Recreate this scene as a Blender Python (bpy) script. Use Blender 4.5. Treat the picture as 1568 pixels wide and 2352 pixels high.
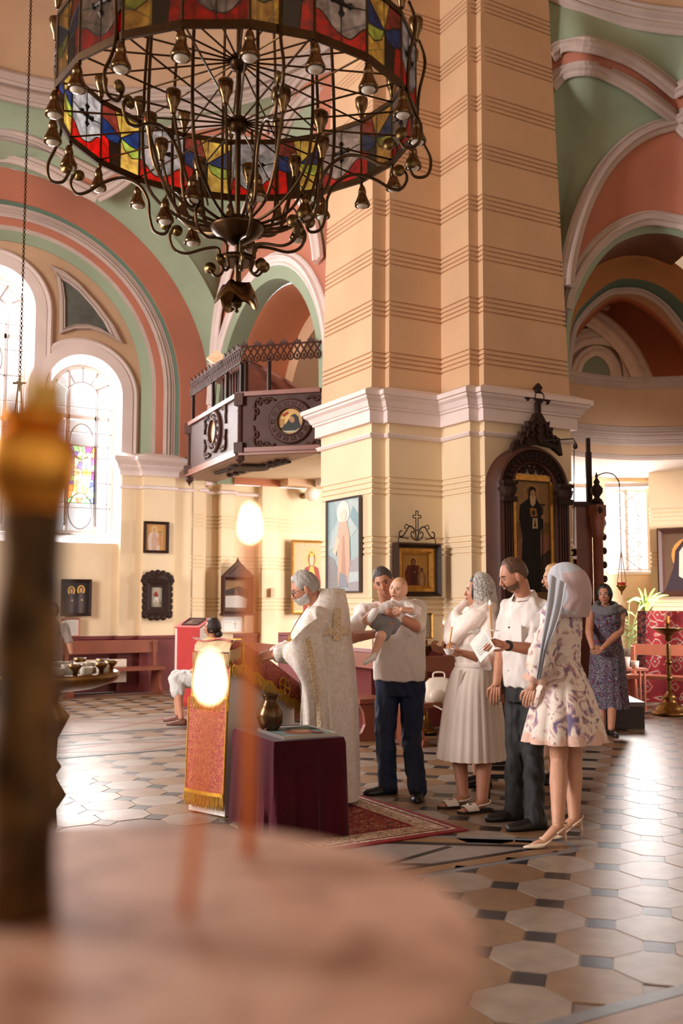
import bpy, math, random
from mathutils import Vector as V, Matrix, Quaternion, noise as mnoise
random.seed(7)
SC = bpy.context.scene
for _o in list(bpy.data.objects): bpy.data.objects.remove(_o)
COL = SC.collection
# ------------------------------------------------------------ camera
FPX, HC = 2250.0, 1.5
PITCH, YAW = math.atan(199 / FPX), math.radians(60.9)
F0 = V((math.cos(YAW), math.sin(YAW), 0)); RT = V((math.sin(YAW), -math.cos(YAW), 0))
FW = F0 * math.cos(PITCH) + V((0, 0, math.sin(PITCH))); UP = -F0 * math.sin(PITCH) + V((0, 0, math.cos(PITCH)))
CAM = V((0, 0, HC))
cd = bpy.data.cameras.new('camera'); cam = bpy.data.objects.new('camera', cd); COL.objects.link(cam)
cd.sensor_fit = 'HORIZONTAL'; cd.sensor_width = 24.0; cd.lens = FPX / 1568 * 24.0
cam.location = CAM; cam.rotation_euler = (math.pi / 2 + PITCH, 0, YAW - math.pi / 2)
cd.clip_start = 0.05; cd.clip_end = 200
cd.dof.use_dof = True; cd.dof.focus_distance = 8.2; cd.dof.aperture_fstop = 1.9
SC.camera = cam
# ------------------------------------------------------------ world, lights, exposure
W = bpy.data.worlds.new('sky'); SC.world = W; W.use_nodes = True
W.node_tree.nodes['Background'].inputs[0].default_value = (1.0, 0.965, 0.955, 1)
W.node_tree.nodes['Background'].inputs[1].default_value = 1.15
def area(name, loc, to, sx, sy, watts, col=(1, 1, 1), spread=180):
    l = bpy.data.lights.new(name, 'AREA'); l.shape = 'RECTANGLE'; l.size = sx; l.size_y = sy; l.energy = watts; l.color = col
    l.spread = math.radians(spread)
    o = bpy.data.objects.new(name, l); COL.objects.link(o); o.location = loc
    o.rotation_euler = (V(to) - V(loc)).to_track_quat('-Z', 'Y').to_euler(); return o
area('daylight_window_tall', (2.55, 16.75, 4.6), (2.6, 8, 2.0), 1.3, 4.0, 620, (1, .97, .97))
area('daylight_window_arched', (4.1, 16.75, 4.0), (4.2, 8, 1.0), 1.2, 2.8, 520, (1, .97, .97))
area('daylight_nave_window', (-6.5, 8.5, 4.5), (5.5, 9.6, 1.4), 3.0, 5.0, 1300, (1, .94, .91))
area('daylight_aisle_window', (9.4, 13.2, 2.5), (6.6, 15.9, 1.7), 1.2, 1.8, 75, (1, .96, .92))
area('fill_apse_side', (11.6, 7.2, 2.0), (10.6, 12.2, 1.4), 1.4, 1.8, 110, (1, .95, .93), 70)  # added fill light, out of view at the right; brightens the apse corner
area('daylight_apse_window', (12.45, 12.6, 2.75), (6.4, 4.6, 0), 1.1, 1.5, 300, (1, .96, .95))
SC.view_settings.view_transform = 'Standard'; SC.view_settings.look = 'None'
SC.view_settings.exposure = 0.22; SC.view_settings.gamma = 1.0; SC.view_settings.use_curve_mapping = False
SC.cycles.max_bounces = 6; SC.cycles.diffuse_bounces = 4; SC.cycles.glossy_bounces = 3; SC.cycles.transparent_max_bounces = 12
SC.cycles.caustics_reflective = False; SC.cycles.caustics_refractive = False
SC.cycles.sample_clamp_indirect = 4.0
# ------------------------------------------------------------ pixel rays of the calibrated lens -> points in the church
def ray(u, v): return FW + RT * ((u - 784) / FPX) + UP * ((1176 - v) / FPX)
def at(u, v, d):
    r = ray(u, v); return CAM + r * (d / r.dot(F0))
def on_x(u, v, x):
    r = ray(u, v); return CAM + r * (x / r.x)
def on_y(u, v, y):
    r = ray(u, v); return CAM + r * (y / r.y)
def on_z(u, v, z=0.0):
    r = ray(u, v); return CAM + r * ((z - HC) / r.z)
def cf(X, Y, Z=0.0): return RT * X + F0 * Y + V((0, 0, Z))
# ------------------------------------------------------------ materials
def lin(c): return tuple(((x / 255) / 12.92 if x / 255 <= .04045 else ((x / 255 + .055) / 1.055) ** 2.4) for x in c)
MATS = {}
def mat(name, rgb, rough=.6, metal=0.0, var=.08, scale=6.0, bump=0.0, bscale=60.0, sheen=0.0, spec=.5, emit=0.0, trans=0.0, alpha=1.0, sub=0.0, dark=None):
    if name in MATS: return MATS[name]
    m = bpy.data.materials.new(name); m.use_nodes = True; nt = m.node_tree; N = nt.nodes; L = nt.links
    b = N['Principled BSDF']; c = lin(rgb)
    b.inputs['Roughness'].default_value = rough; b.inputs['Metallic'].default_value = metal
    b.inputs['Specular IOR Level'].default_value = spec
    if sheen: b.inputs['Sheen Weight'].default_value = sheen
    if trans: b.inputs['Transmission Weight'].default_value = trans
    if sub: b.inputs['Subsurface Weight'].default_value = sub; b.inputs['Subsurface Scale'].default_value = .01
    b.inputs['Alpha'].default_value = alpha
    if emit: b.inputs['Emission Color'].default_value = (*c, 1); b.inputs['Emission Strength'].default_value = emit
    g = N.new('ShaderNodeNewGeometry'); 
    n1 = N.new('ShaderNodeTexNoise'); n1.inputs['Scale'].default_value = scale; n1.inputs['Detail'].default_value = 4
    L.new(g.outputs['Position'], n1.inputs['Vector'])
    r = N.new('ShaderNodeValToRGB'); r.color_ramp.elements[0].position = .3; r.color_ramp.elements[1].position = .7
    lo = tuple(x * (1 - var) for x in c) if dark is None else lin(dark); hi = tuple(min(1, x * (1 + var)) for x in c)
    r.color_ramp.elements[0].color = (*lo, 1); r.color_ramp.elements[1].color = (*hi, 1)
    L.new(n1.outputs['Fac'], r.inputs[0]); L.new(r.outputs[0], b.inputs['Base Color'])
    if bump:
        n2 = N.new('ShaderNodeTexNoise'); n2.inputs['Scale'].default_value = bscale; n2.inputs['Detail'].default_value = 3
        L.new(g.outputs['Position'], n2.inputs['Vector'])
        bp = N.new('ShaderNodeBump'); bp.inputs['Strength'].default_value = bump; bp.inputs['Distance'].default_value = .01
        L.new(n2.outputs['Fac'], bp.inputs['Height']); L.new(bp.outputs[0], b.inputs['Normal'])
    MATS[name] = m; return m
def ramp_mat(name, stops, kind='noise', scale=8, rough=.7, metal=0.0, detail=3, distort=0.0, bump=0.0, sheen=0.0, stretch=(1, 1, 1), trans=0.0, obj=False):
    """pattern material: a procedural texture through a hard colour ramp"""
    if name in MATS: return MATS[name]
    m = bpy.data.materials.new(name); m.use_nodes = True; nt = m.node_tree; N = nt.nodes; L = nt.links; b = N['Principled BSDF']
    b.inputs['Roughness'].default_value = rough; b.inputs['Metallic'].default_value = metal
    if sheen: b.inputs['Sheen Weight'].default_value = sheen
    g = N.new('ShaderNodeTexCoord' if obj else 'ShaderNodeNewGeometry'); mp = N.new('ShaderNodeMapping'); mp.inputs['Scale'].default_value = stretch
    L.new(g.outputs['Object' if obj else 'Position'], mp.inputs['Vector'])
    if kind in ('voronoi', 'diamond'):
        t = N.new('ShaderNodeTexVoronoi'); t.distance = 'MANHATTAN' if kind == 'diamond' else 'EUCLIDEAN'; t.inputs['Scale'].default_value = scale; o = t.outputs['Distance']
    elif kind == 'wave':
        t = N.new('ShaderNodeTexWave'); t.inputs['Scale'].default_value = scale; t.inputs['Distortion'].default_value = distort; t.inputs['Detail'].default_value = detail; t.inputs['Detail Scale'].default_value = 2; o = t.outputs['Fac']
    else:
        t = N.new('ShaderNodeTexNoise'); t.inputs['Scale'].default_value = scale; t.inputs['Detail'].default_value = detail; t.inputs['Distortion'].default_value = distort; o = t.outputs['Fac']
    L.new(mp.outputs[0], t.inputs['Vector'])
    r = N.new('ShaderNodeValToRGB'); e = r.color_ramp.elements
    e[0].position, e[0].color = stops[0][0], (*lin(stops[0][1]), 1); e[1].position, e[1].color = stops[-1][0], (*lin(stops[-1][1]), 1)
    for p, c in stops[1:-1]:
        k = e.new(p); k.color = (*lin(c), 1)
    L.new(o, r.inputs[0]); L.new(r.outputs[0], b.inputs['Base Color'])
    if bump:
        bp = N.new('ShaderNodeBump'); bp.inputs['Strength'].default_value = bump; bp.inputs['Distance'].default_value = .01
        L.new(o, bp.inputs['Height']); L.new(bp.outputs[0], b.inputs['Normal'])
    MATS[name] = m; return m
def paint_mat(name='paint', rough=.55, metal=0.0):
    if name in MATS: return MATS[name]
    m = bpy.data.materials.new(name); m.use_nodes = True; N = m.node_tree.nodes; L = m.node_tree.links
    a = N.new('ShaderNodeVertexColor'); a.layer_name = 'Col'; b = N['Principled BSDF']
    n1 = N.new('ShaderNodeTexNoise'); n1.inputs['Scale'].default_value = 25; n1.inputs['Detail'].default_value = 4
    mx = N.new('ShaderNodeMix'); mx.data_type = 'RGBA'; mx.blend_type = 'MULTIPLY'; mx.inputs['Factor'].default_value = .35
    L.new(a.outputs['Color'], mx.inputs['A']); L.new(n1.outputs['Color'], mx.inputs['B']); L.new(mx.outputs['Result'], b.inputs['Base Color'])
    b.inputs['Roughness'].default_value = rough; b.inputs['Metallic'].default_value = metal; b.inputs['Specular IOR Level'].default_value = .2
    MATS[name] = m; return m
# ------------------------------------------------------------ mesh builder
class MB:
    def __init__(s): s.v = []; s.f = []; s.m = []; s.c = []; s.cur = 0; s.col = (1, 1, 1)
    def add(s, vs, fs):
        n = len(s.v); s.v += [tuple(x) for x in vs]
        for f in fs: s.f.append([n + i for i in f]); s.m.append(s.cur); s.c.append(s.col)
        return s
    def box(s, c, size, rot=None):
        c = V(c); h = V(size) / 2; vs = []
        for x in (-1, 1):
            for y in (-1, 1):
                for z in (-1, 1):
                    p = V((x * h.x, y * h.y, z * h.z)); vs.append(c + (rot @ p if rot else p))
        return s.add(vs, [(0, 1, 3, 2), (4, 6, 7, 5), (0, 4, 5, 1), (2, 3, 7, 6), (0, 2, 6, 4), (1, 5, 7, 3)])
    def hexa(s, a, b):  # two quads
        return s.add(list(a) + list(b), [(0, 3, 2, 1), (4, 5, 6, 7), (0, 1, 5, 4), (1, 2, 6, 5), (2, 3, 7, 6), (3, 0, 4, 7)])
    def grid(s, rows, cu=False, cv=False):
        R, K = len(rows), len(rows[0]); vs = [p for r in rows for p in r]; fs = []
        for i in range(R if cv else R - 1):
            for j in range(K if cu else K - 1):
                a, b = i, (i + 1) % R; c, d = j, (j + 1) % K
                fs.append((a * K + c, a * K + d, b * K + d, b * K + c))
        return s.add(vs, fs)
    def rings(s, rings, cap=True):  # closed rings of points lofted
        n0 = len(s.v); s.grid(rings, cu=True)
        if cap:
            K = len(rings[0]); s.f.append([n0 + i for i in range(K)][::-1]); s.m.append(s.cur); s.c.append(s.col)
            m = n0 + (len(rings) - 1) * K; s.f.append([m + i for i in range(K)]); s.m.append(s.cur); s.c.append(s.col)
        return s
    def tube(s, pts, r, n=8, closed=False, flat=1.0, cap=True, ref=None):
        pts = [V(p) for p in pts]; k = len(pts); rr = r if isinstance(r, (list, tuple)) else [r] * k; rows = []
        pn = None
        for i, p in enumerate(pts):
            if closed: t = pts[(i + 1) % k] - pts[i - 1]
            else: t = pts[min(i + 1, k - 1)] - pts[max(i - 1, 0)]
            t = t.normalized() if t.length > 1e-9 else V((0, 0, 1))
            if ref is not None: a = (V(ref) - t * V(ref).dot(t)).normalized()
            elif pn is None:
                a = t.orthogonal().normalized()
            else: a = (pn - t * pn.dot(t)).normalized()
            pn = a; b = t.cross(a)
            rows.append([p + (a * math.cos(q) + b * math.sin(q) * flat) * rr[i] for q in [2 * math.pi * j / n for j in range(n)]])
        if closed: s.grid(rows, cu=True, cv=True); return s
        return s.rings(rows, cap)
    def cyl(s, a, b, r0, r1=None, n=12): return s.tube([a, b], [r0, r0 if r1 is None else r1], n)
    def caps(s, a, b, r0, r1=None, n=12):  # capsule with tapered radius
        r1 = r0 if r1 is None else r1; a = V(a); b = V(b); t = (b - a); t = t.normalized() if t.length > 1e-6 else V((0, 0, 1)); P = []; R = []
        for q in (-80, -45, -15): P.append(a + t * r0 * math.sin(math.radians(q))); R.append(r0 * math.cos(math.radians(q)))
        for q in (15, 45, 80): P.append(b + t * r1 * math.sin(math.radians(q))); R.append(r1 * math.cos(math.radians(q)))
        return s.tube(P, R, n)
    def ball(s, c, r, n=14, rot=None):
        c = V(c); r = V((r, r, r)) if not hasattr(r, '__len__') else V(r); rows = []
        h = max(6, n * 2 // 3)
        for i in range(h + 1):
            t = math.pi * (i + .02) / (h + .04); row = []
            for j in range(n):
                q = 2 * math.pi * j / n; p = V((r.x * math.sin(t) * math.cos(q), r.y * math.sin(t) * math.sin(q), -r.z * math.cos(t)))
                row.append(c + (rot @ p if rot else p))
            rows.append(row)
        return s.rings(rows)
    def lathe(s, c, prof, n=24, ax=None):  # prof: (r, h)
        c = V(c); ax = V(ax or (0, 0, 1)).normalized(); a = ax.orthogonal().normalized(); b = ax.cross(a)
        return s.rings([[c + ax * h + (a * math.cos(q) + b * math.sin(q)) * max(r, 1e-4) for q in [2 * math.pi * j / n for j in range(n)]] for r, h in prof])
    def prism(s, poly, o, ux, uy, d):  # 2D polygon in frame o,ux,uy extruded by vector d
        o, ux, uy, d = V(o), V(ux), V(uy), V(d); n = len(poly)
        a = [o + ux * x + uy * y for x, y in poly]; b = [p + d for p in a]
        return s.add(a + b, [list(range(n))[::-1], list(range(n, 2 * n))] + [(i, (i + 1) % n, n + (i + 1) % n, n + i) for i in range(n)])
    def sheet(s, rows, th):  # thick sheet from a grid, offset along its own normals
        R, K = len(rows), len(rows[0]); off = []
        for i in range(R):
            rr = []
            for j in range(K):
                du = V(rows[i][min(j + 1, K - 1)]) - V(rows[i][max(j - 1, 0)]); dv = V(rows[min(i + 1, R - 1)][j]) - V(rows[max(i - 1, 0)][j])
                nn = du.cross(dv); nn = nn.normalized() if nn.length > 1e-9 else V((0, 0, 1)); rr.append(V(rows[i][j]) + nn * th)
            off.append(rr)
        s.grid(rows); s.grid([r[::-1] for r in off])
        s.grid([rows[0], off[0]]); s.grid([off[-1], rows[-1]]); s.grid([[o[0] for o in off], [r[0] for r in rows]]); s.grid([[r[-1] for r in rows], [o[-1] for o in off]])
        return s
    def mesh(s, name, mats, smooth=False):
        me = bpy.data.meshes.new(name); me.from_pydata(s.v, [], s.f)
        mats = mats if isinstance(mats, (list, tuple)) else [mats]
        for m in mats: me.materials.append(m)
        if len(mats) > 1: me.polygons.foreach_set('material_index', s.m)
        if smooth: me.polygons.foreach_set('use_smooth', [True] * len(me.polygons))
        if any(c != (1, 1, 1) for c in s.c):
            ca = me.color_attributes.new('Col', 'FLOAT_COLOR', 'CORNER'); d = []
            for f, c in zip(s.f, s.c): d += [*c, 1.0] * len(f)
            ca.data.foreach_set('color', d)
        me.update(); return me
    def build(s, name, mats, parent=None, smooth=False, auto=None):
        me = s.mesh(name, mats, smooth)
        if auto: me.set_sharp_from_angle(angle=math.radians(auto))
        return link(name, me, parent)
def link(name, me, parent=None):
    o = bpy.data.objects.new(name, me); COL.objects.link(o)
    if parent is not None: adopt(o, parent)
    return o
def root_of(p):
    m = Matrix.Translation(p.location)
    return m if p.parent is None else root_of(p.parent) @ p.matrix_parent_inverse @ m
def adopt(o, p):
    o.parent = p; o.matrix_parent_inverse = root_of(p).inverted()
def tag(o, label=None, cat=None, group=None, kind=None):
    if label: o['label'] = label
    if cat: o['category'] = cat
    if group: o['group'] = group
    if kind: o['kind'] = kind
    return o
def thing(name, label, cat, loc=(0, 0, 0), group=None):
    o = bpy.data.objects.new(name, None); COL.objects.link(o); o.location = loc; o.empty_display_size = .1
    return tag(o, label, cat, group)
def struct(o): o['kind'] = 'structure'; return o
def copy_tree(o, parent=None):
    c = o.copy(); COL.objects.link(c)
    if parent is not None: c.parent = parent
    for ch in list(o.children): copy_tree(ch, c)
    return c
# ------------------------------------------------------------ curves
def resample(pts, n):
    pts = [V(p) for p in pts]; d = [0]
    for a, b in zip(pts, pts[1:]): d.append(d[-1] + (b - a).length)
    out = []; k = 0
    for i in range(n):
        t = d[-1] * i / (n - 1)
        while k < len(d) - 2 and d[k + 1] < t: k += 1
        s = (t - d[k]) / max(1e-9, d[k + 1] - d[k]); out.append(pts[k].lerp(pts[k + 1], min(1, max(0, s))))
    return out
def smooth(pts, n=40, closed=False):  # Catmull-Rom
    pts = [V(p) for p in pts]; k = len(pts); out = []
    segs = k if closed else k - 1; per = max(2, n // segs)
    for i in range(segs):
        if closed: p0, p1, p2, p3 = pts[i - 1], pts[i], pts[(i + 1) % k], pts[(i + 2) % k]
        else: p0, p1, p2, p3 = pts[max(i - 1, 0)], pts[i], pts[i + 1], pts[min(i + 2, k - 1)]
        for j in range(per):
            t = j / per; out.append(.5 * ((2 * p1) + (p2 - p0) * t + (2 * p0 - 5 * p1 + 4 * p2 - p3) * t * t + (3 * p1 - p0 - 3 * p2 + p3) * t ** 3))
    if not closed: out.append(pts[-1])
    return out
def loft(curves, name, m, n=40, sub=1, parent=None, smoothed=True):
    cs = [resample(c, n) for c in curves]; rows = []
    for a, b in zip(cs, cs[1:]):
        for k in range(sub): rows.append([p.lerp(q, k / sub) for p, q in zip(a, b)])
    rows.append(cs[-1]); return MB().grid(rows).build(name, m, parent, smoothed)
def sweep(mb, pts, prof, nrm, closed=False):
    """profile (b, n): b across the curve in the surface, n out of the surface (nrm: a vector or a point -> vector)"""
    pts = [V(p) for p in pts]; rows = []; k = len(pts)
    for i, p in enumerate(pts):
        t = (pts[(i + 1) % k] - pts[i - 1]) if closed else (pts[min(i + 1, k - 1)] - pts[max(i - 1, 0)])
        t.normalize(); nn = V(nrm(p) if callable(nrm) else nrm); nn = (nn - t * nn.dot(t)).normalized(); b = t.cross(nn)
        rows.append([p + b * x + nn * y for x, y in prof])
    if closed: mb.grid(rows, cu=True, cv=True)
    else: mb.rings(rows)
    return mb
MOULD = [(-.10, 0), (-.10, .05), (-.07, .07), (-.05, .05), (-.02, .05), (0, .09), (.03, .09), (.05, .05), (.08, .04), (.10, .02), (.10, 0)]
def msc(k, h=1.0): return [(b * k, n * k * h) for b, n in MOULD]
def plan_sweep(mb, plan, prof, closed=False):
    """vertical profile (offset, z) carried round a plan polyline with mitred corners; offset is to the right of travel"""
    P = [V((x, y, 0)) for x, y in plan]; k = len(P); dirs = []
    for i in range(k):
        def nr(a, b):
            t = (b - a).normalized(); return V((t.y, -t.x, 0))
        ns = []
        if closed or i > 0: ns.append(nr(P[i - 1], P[i]))
        if closed or i < k - 1: ns.append(nr(P[i], P[(i + 1) % k]))
        if len(ns) == 2: b = ns[0] + ns[1]; b = b / max(.2, b.dot(ns[0])); dirs.append(b)
        else: dirs.append(ns[0])
    mb.grid([[P[i] + dirs[i] * o + V((0, 0, z)) for i in range(k)] for o, z in prof], cu=closed); return mb
# ============================================================ THE SETTING
CREAM = mat('cream_plaster', (232, 208, 172), .8, var=.05, scale=1.5, bump=.05, bscale=40)
PEACH = mat('ochre_plaster', (214, 174, 136), .8, var=.07, scale=1.2, bump=.05, bscale=40)
WHITE = mat('lilac_white_stucco', (232, 214, 208), .75, var=.05, scale=3)
LILAC = mat('grey_lilac_stucco', (188, 168, 158), .75, var=.08, scale=3)
TAN = mat('tan_plaster', (196, 160, 128), .8, var=.07, scale=1.5, bump=.05, bscale=40)
GREEN = mat('sage_green_plaster', (150, 162, 136), .85, var=.08, scale=1.3, bump=.06, bscale=30)
DGREEN = mat('deep_green_plaster', (96, 118, 100), .85, var=.08, scale=1.3)
PINK = mat('terracotta_plaster', (182, 114, 90), .85, var=.08, scale=1.3, bump=.06, bscale=30)
ORANGE = mat('orange_plaster', (194, 122, 86), .85, var=.07, scale=1.3)
WAINS = mat('maroon_wainscot', (112, 44, 42), .55, var=.1, scale=3)
SLATE = mat('slate_panel', (92, 92, 84), .8, var=.25, scale=5)
WHITEW = mat('white_window_paint', (240, 232, 228), .5, var=.02)
def glass_mat():
    m = bpy.data.materials.new('window_glass'); m.use_nodes = True; N = m.node_tree.nodes; L = m.node_tree.links
    t = N.new('ShaderNodeBsdfTransparent'); t.inputs[0].default_value = (.97, .96, .96, 1); g = N.new('ShaderNodeBsdfGlossy'); g.inputs['Roughness'].default_value = .1
    mx = N.new('ShaderNodeMixShader'); mx.inputs[0].default_value = .08; L.new(t.outputs[0], mx.inputs[1]); L.new(g.outputs[0], mx.inputs[2]); L.new(mx.outputs[0], N['Material Output'].inputs[0]); return m
GLASS = glass_mat()
# ---- floor: mortar bed, octagon slabs with dark dots, border bands
BED = mat('floor_bed', (104, 84, 68), .35, var=.15, scale=2)
def stone(name, rgb, rough=.36):
    m = mat(name, rgb, rough, var=.16, scale=9, bump=.12, bscale=14, spec=.5); return m
T_GREY = stone('stone_grey', (142, 126, 112)); T_TAN = stone('stone_tan', (128, 98, 70)); T_BLACK = stone('stone_black', (22, 22, 25)); T_BAND = stone('stone_blue_grey', (112, 112, 114)); T_OCHRE = stone('stone_ochre', (132, 98, 68)); T_RED = stone('stone_red', (134, 92, 78)); T_GRAN = stone('stone_granite', (134, 122, 116))
fl = MB(); fl.grid([[(-9, -5, -.004), (20, -5, -.004)], [(-9, 22, -.004), (20, 22, -.004)]])
floor = struct(fl.build('floor', BED))
def in_view(p, mu=60):
    q = V((p[0], p[1], 0)) - CAM; z = q.dot(FW)
    if z < .6: return None
    u = 784 + FPX * q.dot(RT) / z; v = 1176 - FPX * q.dot(UP) / z
    return z if -mu < u < 1568 + mu and v < 2352 + mu else None
PT = .36; c8 = PT * .5; k8 = .094
octp = [(-c8 + k8, -c8), (c8 - k8, -c8), (c8, -c8 + k8), (c8, c8 - k8), (c8 - k8, c8), (-c8 + k8, c8), (-c8, c8 - k8), (-c8, -c8 + k8)]
def slab(poly, g=.004, t=.012):
    n = len(poly); cx = sum(p[0] for p in poly) / n; cy = sum(p[1] for p in poly) / n
    a = [];
    for x, y in poly:
        d = math.hypot(x - cx, y - cy); s = 1 - g / d; a.append((cx + (x - cx) * s, cy + (y - cy) * s))
    m = MB(); b = [(x, y, -t) for x, y in a]; tt = [(cx + (x - cx) * .985, cy + (y - cy) * .985, 0) for x, y in a]
    m.add(b + tt, [list(range(n, 2 * n))] + [(i, (i + 1) % n, n + (i + 1) % n, n + i) for i in range(n)]); return m
oct_m = {k: slab(octp).mesh('slab', m) for k, m in (('g', T_GREY), ('t', T_TAN))}
dot_m = slab([(k8, 0), (0, k8), (-k8, 0), (0, -k8)]).mesh('slab', T_BLACK)
# the border bands run across the nave; medallion star round the chandelier axis
def in_band(x, y):
    if y < 2.86 or 9.5 < y < 10.35 or 11.05 < y < 12.35 or y > 15.0: return True
    if x < 4.35 and 4.62 < y < 6.6 and x < 4.3 - max(0, (y - 4.62)) * 1.0: return True
    return False
cand = []
for i in range(-30, 60):
    for j in range(-8, 60):
        x, y = 3.33 + (i + .5) * PT, 3.867 + (j + .5) * .351 * PT / PT
        for kind, px, py in ((('g' if (i + j) % 2 == 0 else 't'), x, y), ('d', x - PT / 2, y - PT / 2)):
            if in_band(px, py): continue
            z = in_view((px, py), 90)
            if z is None and in_view((px, py), 900): z = 99 - .01
            if z is None or 17.5 < z < 90: continue
            cand.append((z, kind, px, py))
cand.sort()
near, far = cand[:290], cand[290:]
for z, k, x, y in near:
    o = link('tile', dot_m if k == 'd' else oct_m[k], floor); o.location = (x, y, 0); o.matrix_parent_inverse.identity()
for kk, m in (('g', T_GREY), ('t', T_TAN), ('d', T_BLACK)):
    mb = MB()
    for z, k, x, y in far:
        if k == kk:
            p = octp if k != 'd' else [(k8, 0), (0, k8), (-k8, 0), (0, -k8)]
            mb.add([(x + a * .97, y + b * .97, -.003) for a, b in p], [range(len(p))])
    tag(mb.build('distant_tiles', m, floor), kind='stuff')
def strip(a, b, w, m, z=.0005, parent=floor, name='border_strip', th=.012):
    a = V((*a, 0)); b = V((*b, 0)); t = (b - a).normalized(); n = V((-t.y, t.x, 0)) * w / 2
    q = [a - n, b - n, b + n, a + n]
    return MB().hexa([p + V((0, 0, -th)) for p in q], [p + V((0, 0, z)) for p in q]).build(name, m, parent)
# near band
strip((0, 2.79), (9, 2.79), .07, T_BAND); strip((0, 2.5), (9, 2.5), .5, T_OCHRE, 0); strip((0, 2.2), (9, 2.2), .07, T_BAND); strip((0, 1.9), (9, 1.9), .5, T_TAN, 0)
# medallion near the rug
strip((.5, 4.575), (4.12, 4.575), .05, T_BAND); strip((.5, 4.65), (4.1, 4.66), .1, T_OCHRE, 0); strip((.5, 4.725), (4.05, 4.735), .035, T_BLACK)
strip((4.16, 4.86), (2.4, 6.16), .05, T_BAND, .0007); strip((4.08, 4.83), (2.33, 6.1), .11, T_OCHRE, 0); strip((4.0, 4.78), (2.25, 6.04), .035, T_BLACK, .0007)
MB().prism([(3.95, 4.75), (2.2, 6.02), (.5, 6.0), (.5, 4.75)], (0, 0, -.012), (1, 0, 0), (0, 1, 0), (0, 0, .0115)).build('granite_panel', T_GRAN, floor)
strip((3.2, 4.74), (2.1, 5.5), .05, T_BLACK, .0007); strip((3.55, 5.02), (2.6, 4.74), .04, T_BLACK, .0007); strip((2.9, 5.48), (1.2, 4.9), .04, T_BLACK, .0007)
lp = MB(); lp.tube([(4.10 + .13 * math.cos(a), 4.72 + .15 * math.sin(a), -.001) for a in [math.radians(q) for q in range(-100, 80, 10)]], .03, 6, flat=.1, ref=(1, 0, 0)); 
lpm = [];
lr = []
for q in range(-110, 95, 12):
    a = math.radians(q); lr.append([(4.08 + r * math.cos(a), 4.73 + r * 1.1 * math.sin(a), .0009) for r in (.11, .17)])
MB().grid(lr).build('border_loop', T_BAND, floor)
MB().prism([(4.08 + .11 * math.cos(math.radians(q)), 4.73 + .12 * math.sin(math.radians(q))) for q in range(0, 360, 15)], (0, 0, -.011), (1, 0, 0), (0, 1, 0), (0, 0, .0118)).build('border_eye', T_OCHRE, floor)
# far bands with crossing ribbons
for y0, y1 in ((9.5, 10.35), (11.05, 12.35)):
    for y, m in ((y0 + .05, T_BAND), (y1 - .05, T_BAND)): strip((-4, y), (12, y), .07, m)
    strip((-4, (y0 + y1) / 2), (12, (y0 + y1) / 2), y1 - y0 - .2, T_GREY, 0)
    for i in range(-3, 6):
        x = i * 1.5
        strip((x, y0 + .1), (x + 1.5, y1 - .1), .09, T_RED, .0008); strip((x + 1.5, y0 + .1), (x, y1 - .1), .09, T_RED, .0011)
strip((-4, 15.2), (8, 15.2), .3, T_RED); strip((-4, 15.5), (8, 15.5), .2, T_GREY)
# ---- walls with arched openings
def arch_pts(cx, hw, z0, zs, n=24, rise=None):
    rise = hw if rise is None else rise
    return [(cx - hw, z0), (cx - hw, zs)] + [(cx - hw * math.cos(math.pi * i / n), zs + rise * math.sin(math.pi * i / n)) for i in range(1, n)] + [(cx + hw, zs), (cx + hw, z0)]
def arch_wall(mb, frame, x0, x1, z0, ztop, ops, n=70):
    """frame(x, z) -> point; ops: (cx, hw, zbot, zspring, rise); ztop a number or a function of x"""
    zt = ztop if callable(ztop) else (lambda x: ztop)
    xs = sorted(set([x0 + (x1 - x0) * i / n for i in range(n + 1)] + [round(o[0] + s * o[1], 5) for o in ops for s in (-1, 1) if x0 < o[0] + s * o[1] < x1]))
    for a, b in zip(xs, xs[1:]):
        mid = (a + b) / 2; op = [o for o in ops if abs(mid - o[0]) < o[1]]
        if not op: mb.grid([[frame(a, z0), frame(b, z0)], [frame(a, zt(a)), frame(b, zt(b))]]); continue
        cx, hw, zb, zs, ri = op[0]
        up = lambda x: zs + ri * math.sqrt(max(0, 1 - ((x - cx) / hw) ** 2))
        if zb > z0: mb.grid([[frame(a, z0), frame(b, z0)], [frame(a, zb), frame(b, zb)]])
        mb.grid([[frame(a, min(up(a), zt(a))), frame(b, min(up(b), zt(b)))], [frame(a, zt(a)), frame(b, zt(b))]])
    return mb
def reveal(mb, pts, f0, f1): mb.grid([[f0(x, z) for x, z in pts + pts[:1]], [f1(x, z) for x, z in pts + pts[:1]]]); return mb
YL = lambda y: (lambda x, z: V((x, y, z)))
w2 = (3.99, .62, 2.40, 4.84, .62); w1 = (2.55, .62, 2.40, 6.1, .64)
lower = MB(); arch_wall(lower, YL(15.85), -1.5, 6.05, 0, 3.86, [(w2[0], w2[1], 2.4, 9, 1), (w1[0], w1[1], 2.4, 9, 1)])
wall_left = struct(lower.build('wall_left', CREAM))
upper = MB(); arch_wall(upper, YL(15.87), -1.5, 6.1, 3.84, 8.35, [(w2[0], w2[1], 2.4, w2[3], w2[4]), (w1[0], w1[1], 2.4, w1[3], w1[4])], 120)
upper.build('lunette_wall', TAN, wall_left)
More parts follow.
